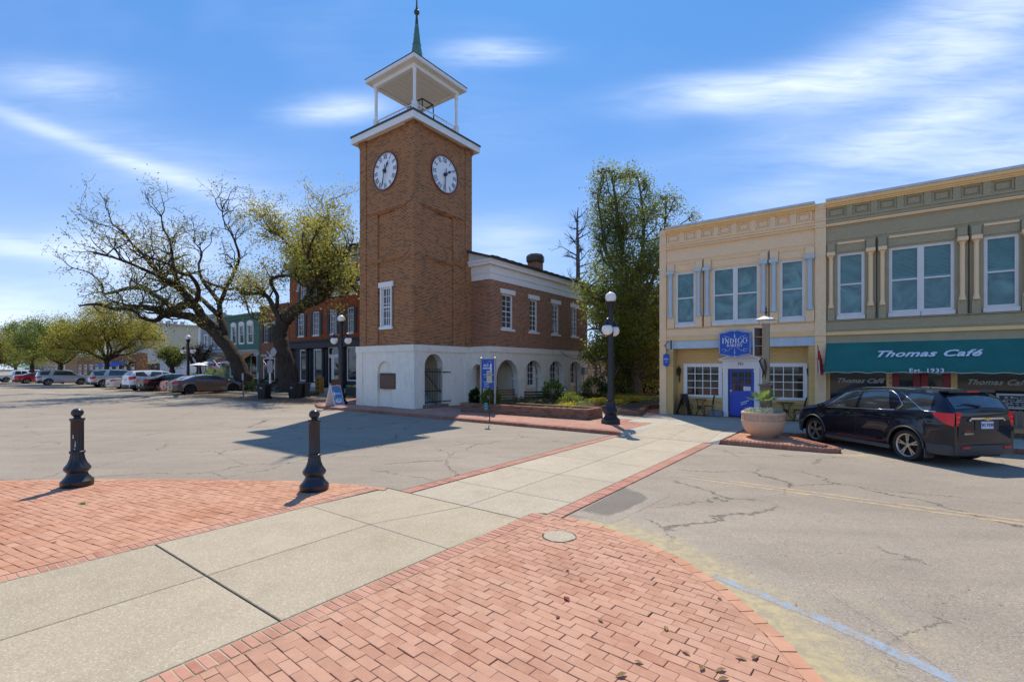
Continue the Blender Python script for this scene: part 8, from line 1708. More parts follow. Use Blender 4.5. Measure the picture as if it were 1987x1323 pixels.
# rounded street trees at far left
def round_tree(label, px, pyb, Y, wpx, top, fork, seed, mat, n, L=.17, bend=0, name='street_tree', depth=.6, lean=0):
    t = Tree(seed); k = Y / FPX; X0 = (px - HX) / FPX * Y; z0 = max(0, EYE + (HY - pyb) * k); zt = EYE + (HY - top) * k; zf = EYE + (HY - fork) * k; W_ = wpx / 2 * k; rr = t.r
    trunk = t.limb([(X0, Y, z0 - .1), (X0 + lean * .4, Y, z0 + (zf - z0) * .5), (X0 + lean, Y, zf)], [.42, .32, .28]); Rt = trunk[0][-1]; zc = (zt + zf) / 2 + .5
    env = lambda q: ((q[0] - X0 - bend) / W_) ** 2 + ((q[1] - Y) / (W_ * depth)) ** 2 + ((q[2] - zf + .3) / (zt - zf + .3)) ** 2 < 1.08 and q[2] > zf - 1.2
    for i in range(11):
        a = 6.283 * i / 11 + rr.uniform(-.3, .3); e = rr.uniform(.25, 1.2); Ln = math.hypot(W_ * math.cos(e) * (abs(math.cos(a)) * (1 - depth) + depth), (zt - zf) * math.sin(e)) * .95; d = (math.cos(a) * math.cos(e), math.sin(a) * math.cos(e), math.sin(e)); P = [Rt]; 
        for j in range(1, 6): f = j / 5; P.append((Rt[0] + d[0] * Ln * f + bend * f + rr.gauss(0, .25), Rt[1] + d[1] * Ln * f + rr.gauss(0, .25), Rt[2] + d[2] * Ln * f + rr.gauss(0, .2) + .5 * math.sin(f * 3.1)))
        lb = t.limb(P, [.17, .14, .11, .08, .05, .03]); t.sprout(lb, 11, 2.6 * W_ / 6, 3, .3, wig=.5, up=.05, kids=3, spread=.8, shrink=.65, env=env, seglen=.5)
    return tree_obj(name, label, X0, Y, t, 'bark_oak', mat, n, L, .42, seed, z0, group='street trees at the far left')
round_tree('full rounded yellow green street tree beside the blue awning, largest of the far left trees', 207, 742, 60, 225, 590, 700, 31, 'leaf_yellow', 34000, .18)
round_tree('spreading green street tree behind the long white vehicle', 118, 742, 64, 170, 612, 706, 32, 'leaf_green', 26000, .19, bend=-.5)
round_tree('smaller dark green forked tree left of the spreading one', 62, 740, 72, 150, 622, 700, 33, 'leaf_green', 20000, .2)
round_tree('pale green tree at the very left edge of the picture', -12, 742, 66, 110, 640, 715, 34, 'leaf_oak', 16000, .19)
round_tree('distant olive tree low behind the green roof', 30, 740, 105, 120, 662, 712, 35, 'leaf_oak', 12000, .3)
round_tree('small rounded magnolia in front of the white wall', 334, 722, 62, 62, 672, 712, 36, 'leaf_magnolia', 5200, .19, name='small_tree')
round_tree('small magnolia beside the grey clapboard house', 386, 724, 63, 46, 650, 712, 37, 'leaf_brown', 2600, .17, name='small_tree')
# tall evergreen with a loose crown on the right
t = Tree(41); Yt = 31.5; X0, _, _ = px3(1236, 780, Yt)
def P3(px, py, dy=0): return px3(px, py, Yt + dy)
T1 = t.limb([P3(1240, 782), P3(1235, 730), P3(1233, 690), P3(1225, 640), P3(1214, 560), P3(1205, 470), P3(1195, 400), P3(1188, 340)], [.42, .34, .31, .28, .24, .18, .12, .05])
T2 = t.limb([P3(1224, 780, 1.2), P3(1222, 720, 1.2), P3(1226, 640, 1.4), P3(1238, 560, 1.6), P3(1248, 470, 1.6), P3(1246, 400, 1.6), P3(1238, 345, 1.6)], [.30, .27, .24, .20, .15, .10, .05])
T3 = t.limb([P3(1226, 640), P3(1256, 570, -.5), P3(1280, 500, -.8), P3(1290, 440, -1), P3(1292, 380, -1)], [.22, .17, .12, .08, .04])
T4 = t.limb([P3(1214, 560), P3(1180, 500, -.5), P3(1168, 440, -.6), P3(1160, 380, -.8), P3(1172, 335, -1)], [.18, .14, .1, .07, .04])
T5 = t.limb([P3(1232, 690), P3(1200, 660, -.8), P3(1170, 640, -1.2), P3(1140, 640, -1.5), P3(1128, 655, -1.6)], [.16, .12, .09, .06, .03])
T6 = t.limb([P3(1290, 470, -1), P3(1315, 440, 2), P3(1335, 425, 3), P3(1345, 410, 3)], [.08, .06, .04, .02])
T7 = t.limb([P3(1225, 620), P3(1195, 590, -1.5), P3(1160, 580, -2.5), P3(1140, 560, -3)], [.14, .1, .07, .03])
T8 = t.limb([P3(1230, 650), P3(1180, 690, -.6), P3(1150, 700, -.8), P3(1135, 690, -1)], [.12, .09, .06, .03])
def env(q):
    px = HX + q[0] / q[1] * FPX; py = HY - (q[2] - EYE) / q[1] * FPX
    if py > 770 or py < 322: return False
    return any(((px - a_) / c_) ** 2 + ((py - b_) / d_) ** 2 < 1 for a_, b_, c_, d_ in LOBES)
LOBES = [(1176, 362, 34, 38), (1225, 372, 40, 42), (1262, 400, 30, 30), (1296, 400, 24, 26), (1334, 422, 15, 13), (1165, 425, 28, 34), (1215, 450, 62, 60), (1282, 470, 34, 44), (1185, 520, 44, 50), (1262, 555, 54, 70), (1172, 590, 42, 42), (1145, 560, 24, 18), (1225, 620, 60, 66), (1172, 660, 34, 32), (1280, 660, 32, 90), (1240, 715, 60, 60), (1150, 690, 18, 12)]
for lb, n, L in ((T1, 64, 2.3), (T2, 60, 2.3), (T3, 22, 1.8), (T4, 22, 1.7), (T5, 14, 1.5), (T6, 5, .9), (T7, 14, 1.6), (T8, 10, 1.3)): t.sprout(lb, n, L * 1.25, 3, .12, wig=.55, up=.02, kids=3, spread=.8, shrink=.62, env=env, seglen=.34)
tree_obj('tall_tree', 'tall evergreen tree with loose glossy crown between the hall and the cream shop', X0, Yt, t, 'bark_pale', 'leaf_magnolia', 66000, .17, .30, 8, .1, thin=lambda p: (.42 + .58 * max(0, min(1, (11.5 - p[2]) / 5))) * (1.0 if math.sin(p[0] * 2.1 + 1) * math.sin(p[2] * 1.9) * math.sin(p[1] * 2.3) > -.34 else .15), leaf2='leaf_green')
# bare cypress behind the hall
t = Tree(51); Yc = 52.0; rr = t.r; X0 = px3(1122, 700, Yc)[0]; P = [px3(1127, 714, Yc), px3(1125, 620, Yc), px3(1122, 550, Yc), px3(1121, 480, Yc), px3(1120, 425, Yc), px3(1122, 403, Yc)]; T1 = t.limb([(p[0], p[1], p[2]) for p in P], [.45, .38, .30, .2, .1, .04])
for i in range(34):
    f = .22 + .74 * i / 34; z_ = 2 + (px3(0, 403, Yc)[2] - 2) * f; xx = px3(1122, 700, Yc)[0]; a = rr.uniform(0, 6.283); Ln = 4.6 * (1 - f) ** .7 + .7
    sx = math.cos(a); t.grow((xx, Yc, z_), (sx, math.sin(a), .12 if f < .6 else .4), Ln * rr.uniform(.6, 1.1), .09, 1, 3, wig=.35, up=.04, kids=4, spread=.55, shrink=.5, seglen=.5)
tree_obj('cypress_tree', 'bare grey cypress with thin horizontal branches behind the hall roof', X0, Yc, t, 'bark_cypress', 'leaf_brown', 500, .12, .15, 9)
# woods that close the view behind the gaps
def wood(nm, label, cx, Y, wpx, top, base, n, mat, seed, L=.3, hard=None):
    k = Y / FPX; X = (cx - HX) / FPX * Y; r = np.random.default_rng(seed); zt = EYE + (HY - top) * k; P = []
    t = Tree(seed)
    for i in range(5): x = X + (i - 2) * wpx * k / 5; t.limb([(x, Y, 0), (x + .3, Y, zt * .4), (x - .2, Y, zt * .8)], [.3, .22, .1])
    c = r.uniform(size=(26, 3)); q = r.integers(0, 26, n); C = np.stack([X + (c[:, 0] - .5) * wpx * k, Y + (c[:, 1] - .5) * 6, .8 + c[:, 2] * (zt - 1.6)], 1); P = C[q] + r.normal(size=(n, 3)) * np.array([wpx * k / 9, 1.2, (zt) / 9]); P[:, 2] = np.clip(P[:, 2], .1, zt)
    t.tips = [(0, 0, 0)]; return tree_obj(nm, label, X, Y, t, 'bark_oak', mat, 0, L, .1, seed, 0, extra=P)
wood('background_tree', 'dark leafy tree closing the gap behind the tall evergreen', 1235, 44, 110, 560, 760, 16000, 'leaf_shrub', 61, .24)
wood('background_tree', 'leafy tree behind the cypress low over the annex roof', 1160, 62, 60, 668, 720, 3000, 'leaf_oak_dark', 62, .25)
# things between cars and houses
# ---------------- the street on the left ----------------
BV = 29.0; BF = W('F', BV)
def U(px): return u_on_v(px, BV)
def Z(py, px): return z_at(py, U(px), BV)
def shutter(par, w, a0, a1, z0, z1):
    m = MB(); w.box(m, a0, a1, -.06, -.01, z0, z1); s_ = part(m, 'shutter', 'shutter_black', par); m = MB(); k = int((z1 - z0 - .2) / .09)
    for i in range(k): z = z0 + .1 + i * .09; w.box(m, a0 + .06, a1 - .06, -.075, -.061, z, z + .05)
    part(m, 'louvre', 'shutter_black', s_)
def front(name, label, pa, pb, ztop, mat, depth=12):
    a, b = U(pa), U(pb); r_ = root(name, label, 'building', (a + b) / 2, BV + depth / 2, 0); return r_, a, b
def shell(par, a, b, z1, mat, holes, z0=0, depth=12):
    m = MB(); BF.wall(m, a, b, z0, z1, holes, .15); m.quad((a, BV, z0), (a, BV + depth, z0), (a, BV + depth, z1), (a, BV, z1)); m.quad((b, BV, z0), (b, BV + depth, z0), (b, BV + depth, z1), (b, BV, z1)); m.quad((a, BV + depth, z0), (b, BV + depth, z0), (b, BV + depth, z1), (a, BV + depth, z1)); part(m, 'wall', mat, par)
# orange brick three storey
ob, a, b = front('orange_brick_building', 'orange brick three storey building with black shutters, pale pediment and black shopfront', 562, 745, 15, 'orange_brick')
ztop = 12.9; zsf = Z(668, 570) + .1
ws = [(579, 590), (607.5, 619.5), (641, 653), (675, 686)]
rowz = (Z(652, 590), Z(608, 590))
holes = []
for (p, q) in ws + [(709, 720)]: holes.append((U(p), U(q), rowz[0], rowz[1]))
r3 = (Z(583, 590) + .0, Z(540, 590)); h3 = [(U(p), U(q), r3[0], r3[1]) for (p, q) in ((584, 594), (613, 624), (645, 657), (678, 690))]
zcols = [(570, 588.5, ), (606, 630), (673, 700)]
sf = [(U(582), U(597.5), .75, zsf - .75), (U(608.5), U(628), .75, zsf - .75), (U(636.5), U(661), .14, zsf - .62), (U(673), U(699), .9, zsf - .65)]
shell(ob, a, b, ztop, 'orange_brick', holes + h3, zsf - .1); m = MB(); BF.wall(m, a, b, 0, zsf - .1, sf, .15); part(m, 'shopfront_wall', 'shutter_black', ob)
for h in holes + h3:
    window(BF, ob, *h, 2, 4, d=.06, sill=.06, frame=.09, mun=.035); wd = .52
    shutter(ob, BF, h[0] - wd - .06, h[0] - .06, h[2], h[3]); shutter(ob, BF, h[1] + .06, h[1] + wd + .06, h[2], h[3])
    m = MB(); BF.box(m, h[0] - .12, h[1] + .12, -.05, 0, h[3] + .02, h[3] + .22); part(m, 'brick_lintel', 'brown_brick', ob)
m = MB(); BF.box(m, a, b, -.35, .0, zsf, zsf + .14); BF.box(m, a, b, -.5, 0, zsf + .141, zsf + .26); BF.box(m, a + .05, b, -.2, -.001, zsf - .62, zsf - .001); part(m, 'black_fascia', 'shutter_black', ob)
for px in (567, 601.5, 632.5, 665.5, 703): m = MB(); c_ = U(px); m.lathe([(.26, .14), (.26, .3), (.20, .35), (.18, zsf - .9), (.24, zsf - .8), (.28, zsf - .63)], c_, BV - .3, 12); part(m, 'shopfront_column', 'shutter_black', ob)
for i, h in enumerate(sf):
    if i == 2:
        w_ = window(BF, ob, h[0], h[1], h[3] - .85, h[3], 1, 1, d=.08, frame=.10, rail=False, glass='dark_glass')
        m = MB(); BF.box(m, h[0], h[1], .05, .12, .14, h[3] - .86); d_ = part(m, 'door', 'white_paint', ob)
        c_ = (h[0] + h[1]) / 2
        for (x0, x1) in ((h[0] + .12, h[0] + .55), (c_ - .12, h[1] - .25)): m = MB(); m.quad(BF.pt(x0, .045, .6), BF.pt(x1, .045, .6), BF.pt(x1, .045, h[3] - 1.1), BF.pt(x0, .045, h[3] - 1.1)); part(m, 'pane', 'dark_glass', d_)
    else: window(BF, ob, *h, 1, 1, d=.08, frame=.13, rail=False, glass='shop_glass', meet=.8)
m = MB(); BF.box(m, U(581), U(630), -.1, 0, .14, .6); part(m, 'stall_riser', 'white_paint', ob)
ptext('ROOST', .5, 'letter_silver', ob, U(592), BV + .06, Z(689, 592)); ptext('GIFTS', .42, 'letter_silver', ob, U(619), BV + .06, Z(681, 619)); ptext('ART', .6, 'letter_silver', ob, U(688), BV + .06, Z(694, 688))
m = MB(); 
for (z0, z1, e) in ((ztop, ztop + .5, .15), (ztop + .5, ztop + .75, .45)): BF.box(m, a - .2, b, -e, .3, z0, z1 - .001)
part(m, 'cornice', 'cornice_grey', ob)
c_ = U(705); pk = Z(478, 705); m = MB(); m.prism_y([(a - .3, ztop - .2), (b + .3, ztop - .2), (b + .3, ztop + .75), (c_, pk), (a - .3, ztop + .75)], BV - .1, BV + .6); part(m, 'pediment', 'cornice_grey', ob)
m = MB(); m.prism_y([(a - .5, ztop + .751), (c_, pk + .001), (b + .5, ztop + .751), (b + .5, ztop + 1.1), (c_, pk + .35), (a - .5, ztop + 1.1)], BV - .45, BV + .6); part(m, 'pediment_moulding', 'cornice_grey', ob)
for px in (604, 650, 700): 
    m = MB(); c2 = U(px); N_ = 14; R_ = 2.3; P = [(c2 - R_ * math.cos(math.pi * k / N_), Z(560, 620) + R_ * .85 * math.sin(math.pi * k / N_)) for k in range(N_ + 1)]; Q = [(c2 - (R_ + .45) * math.cos(math.pi * k / N_), Z(560, 620) + (R_ * .85 + .45) * math.sin(math.pi * k / N_)) for k in range(N_ + 1)]
    m.prism_y(P + Q[::-1], BV - .14 , BV - .02); part(m, 'window_arch', 'cornice_grey', ob)
# lower brown brick
bb, a, b = front('brown_brick_building', 'narrow two storey brown brick building with black shutters between the green and orange ones', 505, 561.5, 9, '')
zt = Z(592, 530); w2 = [(513, 520), (531, 540), (556, 560)]; zz = (Z(664, 516), Z(630, 516)); hs = [(U(p), U(q), *zz) for p, q in w2[:2]]; gl = [(U(511), U(533), .6, 3.4), (U(536), U(545), .14, 3.2)]
shell(bb, a, b - .01, zt, 'brown_brick', hs + gl)
for h in hs: window(BF, bb, *h, 2, 4, d=.06, sill=.06, frame=.08, mun=.035, mat='cornice_grey'); shutter(bb, BF, h[0] - .62, h[0] - .08, h[2], h[3]); shutter(bb, BF, h[1] + .08, h[1] + .62, h[2], h[3]); m = MB(); BF.box(m, h[0] - .2, h[1] + .2, -.06, 0, h[3] + .02, h[3] + .3); part(m, 'lintel', 'cornice_grey', bb)
h = (U(553.5), U(558), *zz); window(BF, bb, *gl[0], 1, 1, d=.06, frame=.1, rail=False, glass='shop_glass'); m = MB(); BF.box(m, gl[1][0], gl[1][1], .02, .1, .14, 3.2); part(m, 'door', 'shutter_black', bb)
m = MB(); BF.box(m, a, b, -.12, 0, zt - .4, zt - .2); BF.box(m, a, b, -.2, 0, zt - .199, zt); BF.box(m, a, b, -.12, 0, zt - 1.3, zt - 1.15); part(m, 'brick_cornice', 'brown_brick', bb)
m = MB(); BF.box(m, a + .3, b - .1, -.1, 0, 3.6, 3.85); part(m, 'stone_band', 'cornice_grey', bb)
# green clapboard
gb, a, b = front('green_clapboard_building', 'green clapboard two storey shop with white arched windows and orange awning', 440, 504.5, 9, '')
zt = Z(606, 500); zz = (Z(666, 470), Z(632, 470)); hs = [(U(450), U(458.5), *zz), (U(465), U(474), *zz), (U(481), U(491.5), *zz)]; zs = Z(682, 480)
shell(gb, a, b - .02, zt, 'siding_green', hs + [(U(446), U(470), 1.0, zs - .6), (U(486), U(499), .14, zs - .5)])
nb = int((zt - zs - .6) / .20)
for k in range(nb):
    z = zs + .25 + k * .20; segs = [a]
    cutz = [h for h in hs if h[2] - .25 < z < h[3] + .45]
    xs = [a + .02]
    for h in cutz: xs += [h[0] - .16, h[1] + .16]
    xs.append(b - .03); m = MB()
    for i in range(0, len(xs), 2): m.prism_x([(BV, z), (BV - .05, z), (BV - .012, z + .195), (BV, z + .195)], xs[i], xs[i + 1])
    part(m, 'clapboard', 'siding_green', gb)
for h in hs:
    window(BF, gb, *h, 1, 1, d=.06, sill=.08, frame=.09, casing=.13, casing_proud=.08); m = MB(); c_ = (h[0] + h[1]) / 2; R_ = (h[1] - h[0]) / 2 + .18
    m.prism_y([(c_ - R_ * math.cos(math.pi * k / 10), h[3] + .13 + R_ * .5 * math.sin(math.pi * k / 10)) for k in range(11)], BV - .12, BV); part(m, 'arched_hood', 'white_paint', gb)
m = MB(); BF.box(m, a, b, -.3, 0, zs, zs + .22); BF.box(m, a, b, -.12, 0, zs - .5, zs - .001); part(m, 'storefront_cornice', 'cornice_grey', gb)
m = MB(); BF.box(m, a, b, -.35, .2, zt - .25, zt); BF.box(m, a, b, -.18, 0, zt - .6, zt - .251); part(m, 'cornice', 'siding_green', gb)
window(BF, gb, U(446), U(470), 1.0, zs - .6, 2, 1, d=.06, frame=.12, rail=False, glass='shop_glass'); window(BF, gb, U(486), U(499), .9, zs - .5, 1, 1, d=.06, frame=.12, rail=False, glass='shop_glass')
def awning2(label, pa, pb, yt, yb, mat, proj=1.6, cat='awning', v0=BV):
    ua, ub = u_on_v(pa, v0), u_on_v(pb, v0); z1, z0 = z_at(yt, ub, v0), z_at(yb, ub, v0) ; r_ = root('awning', label, 'awning', (ua + ub) / 2, v0, z0); m = MB(); n = 6
    for k in range(n): x0, x1 = ua + (ub - ua) * k / n, ua + (ub - ua) * (k + 1) / n; m.quad((x0, v0 - .02, z1), (x1, v0 - .02, z1), (x1, v0 - proj, z0), (x0, v0 - proj, z0)); m.quad((x0, v0 - proj, z0), (x1, v0 - proj, z0), (x1, v0 - proj, z0 - .2), (x0, v0 - proj, z0 - .2))
    m.add([(ua, v0 - .02, z1), (ua, v0 - proj, z0), (ua, v0 - .02, z0)], [(0, 1, 2)]); part(m, 'canopy', mat, r_)
    m = MB(); m.tube([(ub, v0, z0), (ub, v0 - proj, z0)], .03, 5); m.tube([(ua, v0, z0), (ua, v0 - proj, z0)], .03, 5); part(m, 'awning_frame', 'metal_grey', r_)
awning2('small orange sloping shop awning right of the leaning oak trunk', 473, 494, 684, 706, 'awning_orange', 2.2); awning2('orange awning mostly behind the leaning oak trunk', 428, 446, 694, 707, 'awning_orange', 1.6)
# grey house
gh, a, b = front('grey_clapboard_building', 'grey clapboard two storey shop with a bracketed white cornice left of the green one', 389, 439.5, 9, '')
zt = Z(614, 415); zs = Z(684, 410); zz = (Z(676, 405), Z(650, 405)); hs = [(U(397), U(403.5), *zz), (U(410.5), U(417), *zz), (U(424), U(431), *zz)]
shell(gh, a, b - .02, zt, 'siding_grey', hs + [(U(397), U(404), .9, zs - .9), (U(415), U(430), .2, zs - .7)])
for h in hs: window(BF, gh, *h, 2, 2, d=.06, sill=.08, frame=.08, casing=.1)
window(BF, gh, U(397), U(404), .9, zs - .9, 2, 4, d=.06, frame=.1, glass='dark_glass'); window(BF, gh, U(415), U(430), .2, zs - .7, 4, 6, d=.06, frame=.1, glass='window_glass', rail=False)
m = MB(); BF.box(m, a - .5, b, -.6, 0, zs, zs + .16); part(m, 'storefront_cornice', 'white_paint', gh)
m = MB(); BF.box(m, a, b, -.03, 0, .14, zs - .01); part(m, 'white_shopfront', 'white_trim', gh) if False else None
for k in range(11): m = MB(); x = a + .1 + k * (b - a - .2) / 10; m.prism_x([(BV - .5, zs - .001), (BV, zs - .001), (BV, zs - .55), (BV - .12, zs - .5)], x, x + .12); part(m, 'bracket', 'white_paint', gh)
m = MB(); BF.box(m, a - .2, b, -.5, 0, zt - .1, zt + .25); BF.box(m, a, b, -.3, 0, zt - .8, zt - .101); part(m, 'cornice', 'cornice_grey', gh)
sg = root('oval_sign', 'small black oval hanging sign at the corner of the grey shop', 'sign', a - .2, BV - 1.0, 3); m = MB(); cx_, cz_ = u_on_v(399.5, BV - 1.2), z_at(691, u_on_v(399.5, BV - 1.2), BV - 1.2); m.prism_y([(cx_ + .95 * math.cos(t_), cz_ + .45 * math.sin(t_)) for t_ in np.linspace(0, 6.28, 21)[:-1]], BV - 1.25, BV - 1.2); p_ = part(m, 'sign_board', 'shutter_black', sg); m = MB(); m.box(cx_ - .6, cx_ + .6, BV - 1.257, BV - 1.2505, cz_ - .04, cz_ + .06); part(m, 'gold_lettering', 'letter_silver', p_); m = MB(); m.tube([(cx_, BV - 1.2, cz_ + .45), (cx_, BV - 1.2, cz_ + .7), (cx_, BV, cz_ + .7)], .03, 5); part(m, 'bracket', 'black_iron', sg)
# big cream hall with white lower wall, seen from its side
CU = -100.0; cw = W('R', CU); vn = v_on_u(262, CU); vf = v_on_u(391, CU); zt = z_at(633, CU, (vn + vf) / 2 + 2); zs = z_at(676, CU, vn)
ch = root('cream_hall', 'large windowless cream clapboard building with a white lower wall beyond the car park', 'building', CU - 8, (vn + vf) / 2, 0)
m = MB(); hz = z_at(676, CU, vf); wh = (v_on_u(279, CU), v_on_u(312, CU), .9, 3.2); cw.wall(m, vn, vf, zs, zt, [], 0); m.quad((CU, vn, 0), (CU - 16, vn, 0), (CU - 16, vn, zt), (CU, vn, zt)); m.quad((CU, vf, 0), (CU - 16, vf, 0), (CU - 16, vf, zt), (CU, vf, zt)); part(m, 'wall', 'siding_cream', ch)
m = MB(); cw.wall(m, vn - .05, vf, 0, zs, [wh], .2, d=-.12); cw.box(m, vn - .1, vf, -.2, 0, zs, zs + .12); part(m, 'lower_wall', 'wall_white', ch)
window(cw, ch, *wh, 3, 1, d=.0, frame=.15, rail=False, glass='dark_glass')
m = MB(); 
n = int((zt - zs) / .22)
for k in range(n): z = zs + .13 + k * .22; m.prism_y([(CU, z), (CU + .045, z), (CU + .01, z + .215), (CU, z + .215)], vn, vf - .3)
part(m, 'clapboards', 'siding_cream', ch, kind='stuff')
m = MB(); cw.box(m, vf - .6, vf, -.1, 0, zs, zt); cw.box(m, v_on_u(363, CU), v_on_u(363, CU) + .12, -.12, 0, zs, zt); part(m, 'white_corner_board', 'white_trim', ch)
m = MB(); cw.box(m, vn - .3, vf + .2, -.4, 16.2, zt, zt + .3); 
for k in range(6): m.tube([(CU - 1.5, vn + 2 + k * 1.1, zt + .3), (CU - 1.5, vn + 2 + k * 1.1, zt + .9)], .35, 8)
part(m, 'roof_edge', 'cornice_grey', ch)
for (px, py) in ((320, 638), (320, 673)): v_ = v_on_u(px, CU); z_ = z_at(py, CU, v_); m = MB(); cw.box(m, v_ - .3, v_ + .3, -.08, 0, z_ - .35, z_ + .35); part(m, 'vent', 'pale_cap', ch)
# brick shop with blue awning, tan building, green roof
def simple(name, label, pa, pb, v0, top, mat, dp=10):
    ua, ub = u_on_v(pa, v0), u_on_v(pb, v0); zt = z_at(top, (ua + ub) / 2, v0); w = W('F', v0); r_ = root(name, label, 'building', (ua + ub) / 2, v0 + 5, 0); n = max(2, int((ub - ua) / 4)); hs = [(ua + (ub - ua) * (k + .25) / n, ua + (ub - ua) * (k + .75) / n, .9, min(2.9, zt - .6)) for k in range(n)]
    m = MB(); w.wall(m, ua, ub, 0, zt, hs, .15)
    for x in (ua, ub): m.quad((x, v0, 0), (x, v0 + dp, 0), (x, v0 + dp, zt), (x, v0, zt))
    m.quad((ua, v0 + dp, 0), (ub, v0 + dp, 0), (ub, v0 + dp, zt), (ua, v0 + dp, zt)); m.quad((ua, v0, zt - .1), (ub, v0, zt - .1), (ub, v0 + dp, zt - .1), (ua, v0 + dp, zt - .1)); part(m, 'wall', mat, r_)
    for h in hs: window(w, r_, *h, 2, 1, d=.06, frame=.1, rail=False, glass='dark_glass')
    m = MB(); w.box(m, ua - .1, ub + .1, -.2, 0, zt - .25, zt + .05); part(m, 'cornice', 'cornice_grey', r_); return r_, zt
simple('brick_shop', 'low red brick shop behind the blue awning', 150, 265, 26.5, 688, 'brown_brick', 1.5); awning2('wide blue sloping awning on the low brick shop', 210, 258, 701, 709, 'awning_blue', 2.0, v0=26.5)
simple('tan_building', 'low tan building with pale panels behind the far left trees', 48, 128, 28, 690, 'tan_wall')
r_, z_ = simple('green_roof_shop', 'small pavilion with a dark green hipped roof at far left', 28, 62, 27, 716, 'tan_wall')
ua, ub = u_on_v(30, 26), u_on_v(64, 26); m = MB(); z0 = z_at(714, ua, 26); z1 = z_at(701, ub, 26); m.add([(ua, 24, z0), (ub, 24, z0), (ub, 34, z0), (ua, 34, z0), ((ua + ub) / 2 - 2, 29, z1), ((ua + ub) / 2 + 2, 29, z1)], [(0, 1, 5, 4), (1, 2, 5), (2, 3, 4, 5), (3, 0, 4)]); part(m, 'roof', 'copper_green', r_)
simple('far_building', 'pale far building glimpsed between tree crowns', 90, 210, 60, 694, 'wall_white')
rb = root('red_brick_house', 'plain reddish brick wall glimpsed behind the lamp post and tall tree', 'building', -20, 48, 0); u0, u1 = u_on_v(1190, 46), u_on_v(1226, 46); m = MB(); m.prism_y([(u0, 0), (u1 + 2, 0), (u1 + 2, z_at(690, u1, 46)), (u1 - .6, z_at(668, u1, 46)), (u0, z_at(668, u1, 46))], 46, 52); part(m, 'wall', 'orange_brick', rb)
# flags on houses
def usflag(label, px, py, Y, s, swing):
    u, v = at_px(px, Y); z = EYE + (HY - py) / FPX * Y; f = thing('flag', label, 'flag', u, v, z, 0); ORI[f.name] = (0, 0, 0); m = MB(); m.tube([(-s * .9, 0, s * .55), (s * .9, 0, -s * .5)], .025, 6); part(m, 'pole', 'white_paint', f)
    nx, ny = 12, 7; 
    def pt(i, j): t = i / nx; q = j / ny; return (-s * .75 + 1.35 * s * t - .25 * s * q * swing, .10 * math.sin(3 * t + 5 * q) * s, s * .45 - .85 * s * t - q * s * .95 * (1 - .3 * t))
    for mt, nm, cond in (('flag_blue', 'canton', lambda i, j: i < 5 and j < 4), ('flag_red', 'red_stripes', lambda i, j: not (i < 5 and j < 4) and j % 2 == 0), ('flag_white', 'white_stripes', lambda i, j: not (i < 5 and j < 4) and j % 2 == 1)):
        m = MB()
        for i in range(nx):
            for j in range(ny):
                if cond(i, j): m.quad(pt(i, j), pt(i + 1, j), pt(i + 1, j + 1), pt(i, j + 1))
        part(m, nm, mt, f)
usflag('american flag hung slanting above the historical marker', 523, 688, 40, .52, 1); usflag('american flag hanging limp left of the leaning oak trunk', 420, 706, 56, .85, 1.4); usflag('narrow american flag hanging behind the historical marker post', 515, 705, 50, .5, .4)
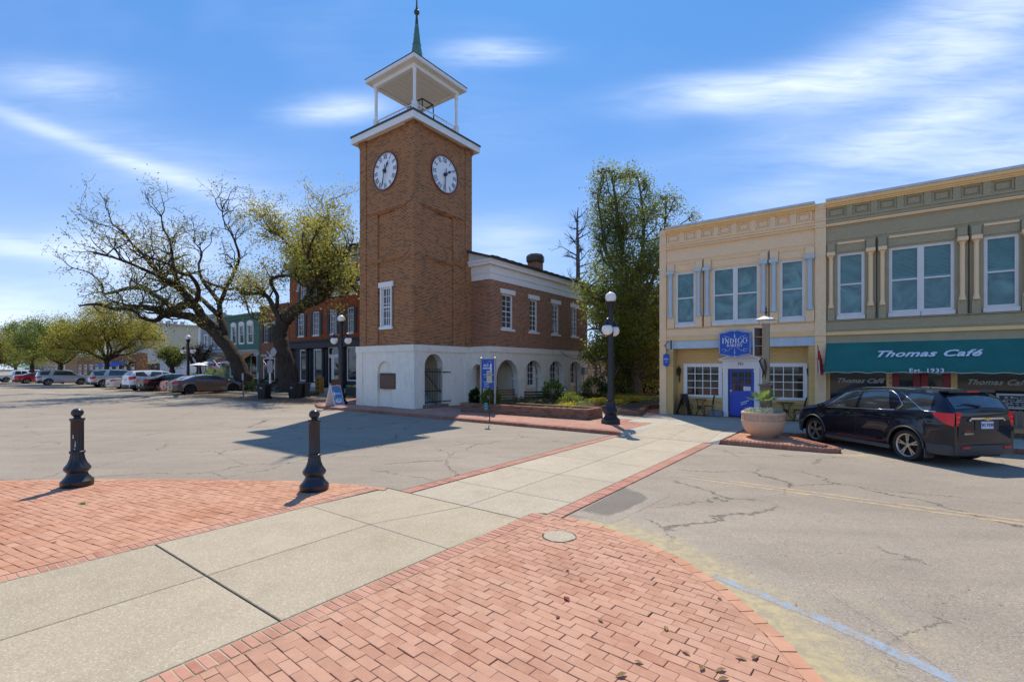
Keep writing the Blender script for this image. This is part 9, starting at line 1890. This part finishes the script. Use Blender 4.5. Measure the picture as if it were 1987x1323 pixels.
# cafe parasols, planting and clutter by the grey shop
for (px, py, Y, lab) in ((386, 705.5, 57, 'pale flat parasol, left of two, in front of the grey shop'), (405, 702.5, 60, 'pale flat parasol, right of two, in front of the grey shop'), (439, 702, 58, 'dark edged parasol just left of the leaning oak trunk')):
    u, v = at_px(px, Y); zt = EYE + (HY - py) / FPX * Y; r_ = root('parasol', lab, 'parasol', u, v, 0); m = MB(); m.lathe([(1.05, zt - .18), (.6, zt - .02), (.03, zt + .12)], u, v, 8); part(m, 'canopy', 'white_trim', r_); m = MB(); m.tube([(u, v, 0), (u, v, zt)], .03, 6); part(m, 'pole', 'metal_grey', r_)
for k, (px, Y, w_, h_, mt) in enumerate(((352, 60, 40, 16, 'leaf_shrub'), (378, 59, 26, 22, 'leaf_bright'), (408, 57, 24, 30, 'leaf_bright'), (430, 55, 26, 34, 'leaf_green'), (395, 61, 20, 18, 'leaf_shrub'), (324, 62, 24, 10, 'leaf_shrub'), (492, 41, 16, 20, 'leaf_shrub'), (512, 44, 18, 22, 'leaf_shrub'), (540, 47, 18, 20, 'leaf_shrub'))):
    labs = ['long low clipped hedge in front of the white wall', 'bright fern like plant left of the first parasol', 'bright palm like plant below the parasols', 'green leafy plant beside the leaning oak trunk', 'dark low hedge behind the parasols', 'dark low hedge left of the small magnolia', 'small dark shrub at the root of the leaning oak', 'dark potted evergreen left of the historical marker', 'dark potted evergreen right of the historical marker']
    u, v = at_px(px, Y); kk = Y / FPX; shrub(labs[k], 0, 0, (u, v, .12), (w_ / 2 * kk, .7, h_ / 2 * kk), mt, 700, .22 if 'bright' in mt else .14, 'shrub', 70 + k)
u, v = at_px(688, 36); dk = root('display_table', 'black covered display table with green and yellow goods outside the orange brick shop', 'table', u, v, .1); m = MB(); m.box(u - .6, u + 1.6, v - .4, v + .4, .1, .75); part(m, 'tablecloth', 'shutter_black', dk); rr = random.Random(4)
for k in range(14): m = MB(); x = u - .5 + k * .15; m.ball((x, v - .2 + rr.uniform(-.1, .1), .82), .11, 8, 6); part(m, 'plant_pot', rr.choice(['green_thing', 'green_thing', 'yellow_thing', 'board_cyan']), dk)
u, v = at_px(620, 40); yc = root('yellow_rack', 'yellow wooden rack below the framed picture in the shop window', 'rack', u, v, .1)
for k in range(4): m = MB(); m.box(u - .35 + .02 * k, u + .35, v - .2, v + .2, .3 + .35 * k, .36 + .35 * k); part(m, 'shelf', 'yellow_thing', yc)
for x in (u - .33, u + .30): m = MB(); m.box(x, x + .05, v - .2, v + .2, .1, 1.45); part(m, 'upright', 'yellow_thing', yc)
u, v = at_px(655, 40); br_ = root('brown_crate', 'brown upright crate beside the white shop door', 'crate', u, v, .1); m = MB(); m.box(u - .45, u + .4, v - .3, v + .3, .1, 1.25); part(m, 'side_board', 'wood_bench', br_, bevel=.02)
# dark low kerb of the tree bed
kb = MB(); P = [(-36.5, 20.6), (-40, 19.2), (-47, 18.65), (-55, 19.1)]
for i in range(3): a_, b_ = P[i], P[i + 1]; kb.prism_z([(a_[0], a_[1] - .1), (b_[0], b_[1] - .1), (b_[0], b_[1] + .1), (a_[0], a_[1] + .1)][::-1], -.05, .17)
setobj('bed_kerb', kb, 'concrete_walk')
